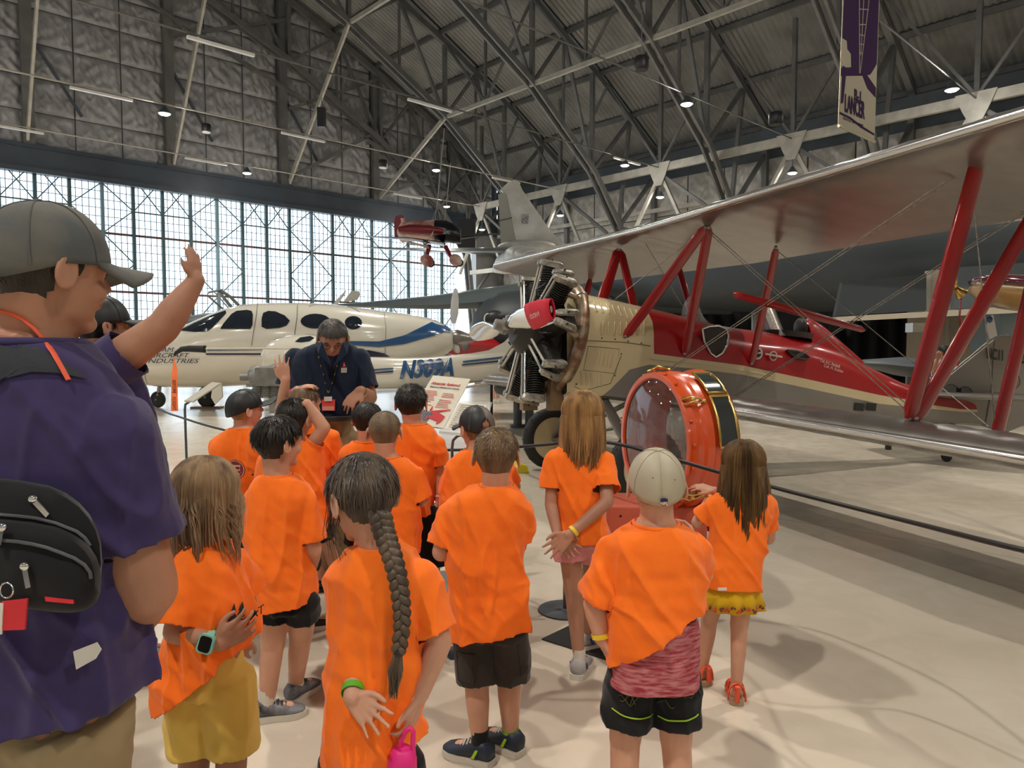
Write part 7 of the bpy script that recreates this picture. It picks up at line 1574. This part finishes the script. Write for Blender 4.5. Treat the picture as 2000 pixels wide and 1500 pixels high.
# ================================================================ engine on a stand left of the guide
eg = thing('display_engine', 'pale grey aircraft engine on a stand left of the guide', 'exhibit', P(525, 800, 8)); M['pgrey'] = mat('pale grey casting', (.27, .27, .255), .45, metal=.3, var=.3, vscale=8); D = 8
MB().revolve([(-.1, .04), (0, .04), (.01, .09), (.06, .12), (.20, .13), (.28, .16), (.5, .17), (.75, .15)], P(488, 737, D), (1, .1, 0), 24).obj('gearbox', M['pgrey'], eg, 40)
MB().ell(P(500, 728, D), (.09, .09, .08)).obj('starter', M['pgrey'], eg, 60); MB().box(P(545, 735, D), (.22, .14, .10)).obj('crankcase', M['pgrey'], eg)
for k in range(4): MB().revolve([(q * .012, .07 if q % 2 else .055) for q in range(16)], P(505 + k * 17, 745, D - .05), (0, -.2, -1), 14).obj('cylinder', M['pgrey'], eg, 30)
MB().box(P(540, 775, D), (.06, .08, .18)).obj('accessory_case', M['pgrey'], eg); MB().box(P(505, 752, D), (.12, .05, .02)).obj('bracket', M['pgrey'], eg)
for a, b2 in ((495, 790), (560, 790)): q = P(a, b2, D); MB().beam((q.x, q.y, .0), (q.x, q.y, q.z + .05), .06, .06).obj('stand_leg', M['steel_dark'], eg)
MB().beam(P(480, 765, D), P(575, 765, D), .06, .05).obj('stand_rail', M['steel_dark'], eg); q = P(530, 800, D); MB().box((q.x, q.y, .03), (.35, .25, .03)).obj('stand_base', M['steel_dark'], eg)
# dark machine on legs under the biplane engine
dm = thing('ground_cart', 'dark grey machine on two stout legs beyond the biplane nose', 'machine', P(1020, 790, 13)); D = 13.2
MB().ell(P(1030, 757, D), (.62, .5, .22)).obj('machine_body', M['steel_dark'], dm, 60); MB().ell(P(985, 757, D), (.2, .3, .14)).obj('machine_end', M['steel_dark'], dm, 60)
for a in (1011, 1034): q = P(a, 770, D); MB().cyl((q.x, q.y, 0), (q.x, q.y, q.z), .08).obj('leg', M['steel_dark'], dm, 60); MB().cyl((q.x, q.y, 0), (q.x, q.y, .05), .14).obj('leg_foot', M['steel_dark'], dm, 40)
# ================================================================ banner
M['violet'] = mat('dark violet print', (.045, .012, .075), .8); M['bann'] = mat('cream banner cloth', (.58, .53, .40), .8, bump=.2, bscale=3)
bn = thing('banner', 'tall purple and cream banner hanging from the roof at upper right', 'banner', P(1675, 130, 19)); 
Q0, Q1, Q2, Q3 = P(1651, -120, 18.6), P(1722, -120, 19.9), P(1708, 277, 19.9), P(1637, 246, 18.6)
def bq(u, v): 
    p = Q0.lerp(Q1, u).lerp(Q3.lerp(Q2, u), v); return p
bnn = (Q1 - Q0).cross(Q3 - Q0).normalized(); bnn = bnn if bnn.y < 0 else -bnn
def bpoly(pts, m, nm, off, th=.004): return MB().prism([bq(u, v) + bnn * off for u, v in pts], -bnn * th).obj(nm, m, bn)
bpoly([(0, 0), (1, 0), (1, 1), (0, 1)], M['bann'], 'cloth', 0, .01); V0 = 120 / 397
def bv(y): return (y + 120) / (366 + 31 * 0) if False else (y + 120) / 385
bpoly([(.02, 0), (.98, 0), (.98, bv(118)), (.93, bv(125)), (.86, bv(135)), (.80, bv(142)), (.60, bv(148)), (.10, bv(160)), (.02, bv(162)), (.02, bv(145)), (.28, bv(138)), (.26, bv(112)), (.16, bv(104)), (.14, bv(88)), (.02, bv(84))], M['violet'], 'violet_field', .006)
bpoly([(.05, bv(140)), (.16, bv(142)), (.10, bv(215)), (.04, bv(218))], M['violet'], 'violet_band', .007); bpoly([(.55, bv(143)), (.70, bv(143)), (.98, bv(163)), (.98, bv(182)), (.74, bv(170))], M['violet'], 'violet_band', .0072)
bpoly([(.02, bv(235)), (.3, bv(237)), (.6, bv(245)), (.98, bv(250)), (.98, bv(254)), (.6, bv(250)), (.3, bv(242)), (.02, bv(240))], M['violet'], 'violet_band', .0074)
br_ = (Q2 - Q3).normalized(); br_ = (bq(1, .9) - bq(0, .9)).normalized(); bu_ = (Q0 - Q3).normalized()
text_mesh('B-1', .38, bq(.38, bv(199)) + bnn * .012, br_, ZZ, M['violet'], bn, 'lettering', .002, fit=.36, bold=.008); text_mesh('LANCER', .62, bq(.14, bv(230)) + bnn * .012, br_, ZZ, M['violet'], bn, 'lettering', .002, fit=1.12, bold=.02)
text_mesh('STRATEGIC AIR COMMAND', .09, bq(.10, bv(248)) + bnn * .012, br_, ZZ, M['violet'], bn, 'lettering', .002, fit=1.15)
for pts in (((.38, -100), (.44, 40), (.50, 145)), ((.80, -100), (.64, 40), (.51, 145)), ((.55, -100), (.53, 60), (.51, 110)), ((.42, 20), (.68, 18)), ((.45, 50), (.62, 48)), ((.46, 70), (.60, 70)), ((.47, 88), (.58, 88)), ((.47, 105), (.56, 105)), ((.42, 0), (.70, -4))): MB().tube([bq(u, bv(y)) + bnn * .012 for u, y in pts], .012, 4).obj('outline_print', M['bann'], bn)
MB().cyl(Q3 + bnn * .01, Q2 + bnn * .01, .035).obj('bottom_bar', M['bann'], bn, 60); MB().cyl(Q0, Q1, .035).obj('top_bar', M['bann'], bn, 60); MB().cyl(Q0.lerp(Q1, .5), Q0.lerp(Q1, .5) + ZZ * 3, .01, n=5).obj('cable', M['steel'], bn)
# ================================================================ far right background
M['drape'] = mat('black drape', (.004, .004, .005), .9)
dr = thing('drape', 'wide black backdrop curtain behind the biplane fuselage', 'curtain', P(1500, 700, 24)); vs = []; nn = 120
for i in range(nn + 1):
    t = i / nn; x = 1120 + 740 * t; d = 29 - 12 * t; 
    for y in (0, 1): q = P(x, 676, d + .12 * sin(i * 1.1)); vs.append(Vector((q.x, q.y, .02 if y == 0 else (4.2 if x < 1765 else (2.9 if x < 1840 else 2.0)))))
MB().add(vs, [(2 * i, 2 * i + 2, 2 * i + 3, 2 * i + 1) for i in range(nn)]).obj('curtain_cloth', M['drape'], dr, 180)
q = P(1790, 620, 16); MB().box(P(1795, 640, 15.8), (.22, .15, .10)).obj('wall_heater', M['aw'], tag(empty('wall_unit', P(1795, 640, 15.8)), 'pale box unit on the cream wall at far right', 'box'))
cw = thing('partition', 'cream painted partition wall with pipes at the far right', 'wall panel', P(1870, 700, 17)); MB().prism([Vector((P(1770, 676, 17.3).x, 17.3, 0)), Vector((P(1940, 676, 16.6).x, 16.6, 0)), Vector((P(1940, 676, 16.6).x, 16.6, 3.2)), Vector((P(1770, 676, 17.3).x, 17.3, 3.2))], (.1, .2, 0)).obj('panel', M['block'], cw)
for x in (1850, 1858, 1905): q = P(x, 640, 16.7); MB().cyl((q.x, q.y, .1), (q.x, q.y, 3), .03).obj('pipe', M['block'], cw, 60)
for z in (2.3, 2.45): MB().cyl((P(1800, 676, 17).x, 17.0, z), (P(1935, 676, 16.5).x, 16.4, z), .03).obj('pipe', M['block'], cw, 60)
gw = thing('grey_aircraft_tail', 'blue grey aircraft side with a blue star insignia at the right edge', 'aircraft', P(1960, 650, 15)); MB().loft([[P(x, y, 15) + Vector((0, .5 * cos(t), .75 * sin(t))) for t in [i * 2 * pi / 20 for i in range(20)]] for x, y in ((1922, 645), (1980, 640), (2080, 640))]).obj('side', mat('blue grey paint', (.22, .28, .30), .5), gw, 60)
MB().prism([P(a, b2, 14.3) for a, b2 in ((1930, 618), (1938, 615), (1946, 655), (1932, 662), (1926, 640))], (0, -.03, 0)).obj('white_flash', M['cloth_white'], gw); MB().ell(P(1933, 624, 14.2), (.06, .02, .07)).obj('blue_mark', M['ablue'], gw, 60)
MB().cyl(P(1960, 680, 15), Vector((P(1960, 680, 15).x, 15, 0)), .1).obj('gear_leg', M['eng'], gw, 60)
mr = thing('maroon_float', 'maroon and cream aircraft nose hanging at the right edge above the tail', 'aircraft', P(1960, 565, 9)); M['maroon'] = mat('maroon gloss', (.09, .008, .02), .15, coat=1.0); M['tan'] = mat('tan lacquer', (.45, .27, .10), .25, coat=.6)
def mf(sh, k0): return [[P(x, y, 9) + Vector((0, .55 * w * cos(t), h * sin(t))) for t in [i * 2 * pi / 24 for i in range(24)]] for x, y, w, h in ((1906, 547 + sh, .1, .02 * k0), (1912, 549 + sh, .4, .06 * k0), (1935, 555 + sh, .7, .13 * k0), (1975, 562 + sh, .9, .18 * k0), (2040, 568 + sh, 1, .2 * k0), (2200, 570 + sh, 1, .2 * k0))]
MB().loft(mf(0, .9)).obj('upper_hull', M['maroon'], mr, 60); MB().loft(mf(14, 1.0)).obj('lower_hull', M['tan'], mr, 60); MB().tube([P(x, y, 8.55) for x, y in ((1908, 553), (1920, 556), (1950, 559), (2000, 563), (2100, 566))], .012, 6).obj('cream_line', M['bcream'], mr, 60)
MB().cyl(P(2050, 555, 9), P(2050, 300, 9.4), .01, n=5).obj('cable', M['steel'], mr)
# folded flag like pennant on the strut and distant visitor
pv = thing('airspeed_vane', 'small brass venturi with a red ribbon on the front wing strut', 'instrument', P(1862, 560, 5.2)); MB().revolve([(0, .055), (.03, .03), (.06, .02), (.12, .045)], P(1856, 552, 5.0), (.7, 0, -.7), 16, cap=False).obj('venturi', M['brass'], pv, 60); MB().tube([P(x, y, 5.0) for x, y in ((1877, 575), (1874, 620), (1877, 660), (1870, 715))], .012, 6, flat=.25).obj('ribbon', M['ared'], pv)
PS['far'] = person('distant visitor in a black and white striped shirt photographing behind the biplane tail', 10.9, (1843, 690, -40, 0, 0), [(702, 1838, 1848), (705, 1832, 1858), (712, 1824, 1866), (730, 1824, 1864), (750, 1828, 1860), (1830, 768, 1858, 768, 0)],
    [ARM((1828, 710), (1822, 722, -.1), (1832, 700, -.25), sl=.6), ARM((1862, 710), (1868, 718, -.1), (1862, 704, -.25), sl=.6)], SH('h_black', 61, thick=.06, nst=500, slen=.3, low=-.42), hh=.22, k=1.2, shirt='stripe_shirt' if 'stripe_shirt' in M else 'black_cloth', vox=.016, long=True, bottoms='black_cloth', seed=171, adult=True)
PS['legs'] = person('far child in shorts and white trainers, mostly hidden behind the white boom', 19.0, (968, 696, 150, 0, 0), [(704, 965, 971), (706, 961, 975), (709, 959, 977), (715, 959, 977), (722, 960, 976), (959, 732, 977, 732, 0)],
    [ARM((960, 709), (957, 722, 0), (957, 733, -.05), sl=.6), ARM((976, 709), (979, 722, 0), (979, 733, -.05), sl=.6)], SH('h_brown', 63, thick=.03, nst=400), hh=.22, k=1.15, vox=.016, shirt='navy', bottoms='khaki', seed=181, skinm='skin_tan', shoes=dict(m='rubber_white', sole='rubber_white', sock='sock_white'), ank=[(964, 783), (972, 782)], short_z=.5)
for cx_ in ('far', 'legs'): pass
dw = thing('dark_wing', 'dark wing of a distant aircraft behind the biplane fuselage', 'aircraft', P(1740, 715, 12)); MB().loft([[P(x, y, 12) + Vector((0, w * cos(t), h * sin(t))) for t in [i * 2 * pi / 16 for i in range(16)]] for x, y, w, h in ((1655, 708, .1, .02), (1700, 710, .5, .07), (1760, 716, .6, .16), (1830, 724, .6, .16), (1900, 730, .5, .1))]).obj('wing', M['steel_dark'], dw, 60); MB().cyl(P(1780, 722, 12), Vector((P(1780, 722, 12).x, 12, 0)), .06).obj('gear_leg', M['steel_dark'], dw)
# hung loudspeakers and boxes
for x, y, D_, r_, lb in ((403, 250, 33, .2, 'small white loudspeaker hung over the doors, left'), (748, 320, 36, .22, 'small dark loudspeaker hung over the doors, right'), (1253, 123, 22, .22, 'black drum loudspeaker hung below the roof centre'), (1515, 231, 24, .24, 'black drum loudspeaker hung left of the banner')):
    o = thing('hanging_speaker', lb, 'speaker', P(x, y, D_)); MB().revolve([(-.18, r_ * .9), (-.15, r_), (.15, r_), (.18, r_ * .9)], P(x, y, D_), ZZ, 18).obj('speaker_drum', M['black'], o, 40); MB().revolve([(-.22, r_ * .85), (-.18, r_ * .95)], P(x, y, D_), ZZ, 18).obj('speaker_rim', M['white'] if x < 800 else M['black'], o, 40); MB().cyl(P(x, y, D_) + ZZ * .18, P(x, y, D_) + ZZ * 1.6, .012, n=5).obj('hanger', M['steel'], o)
o = thing('hanging_box', 'tall black box hanging before the insulated wall', 'speaker', P(628, 230, 34)); MB().box(P(628, 230, 34), (.17, .17, .45)).obj('speaker_case', M['black'], o); MB().cyl(P(628, 215, 34) + ZZ * .0, P(628, 190, 34), .02, n=5).obj('hanger', M['steel'], o)
o = thing('hanging_box', 'large black box speaker by the corner beam', 'speaker', P(912, 458, 38)); MB().box(P(912, 458, 38), (.45, .4, .75)).obj('speaker_case', M['black'], o); MB().cyl(P(912, 430, 38), P(912, 415, 38), .03, n=5).obj('hanger', M['steel'], o)
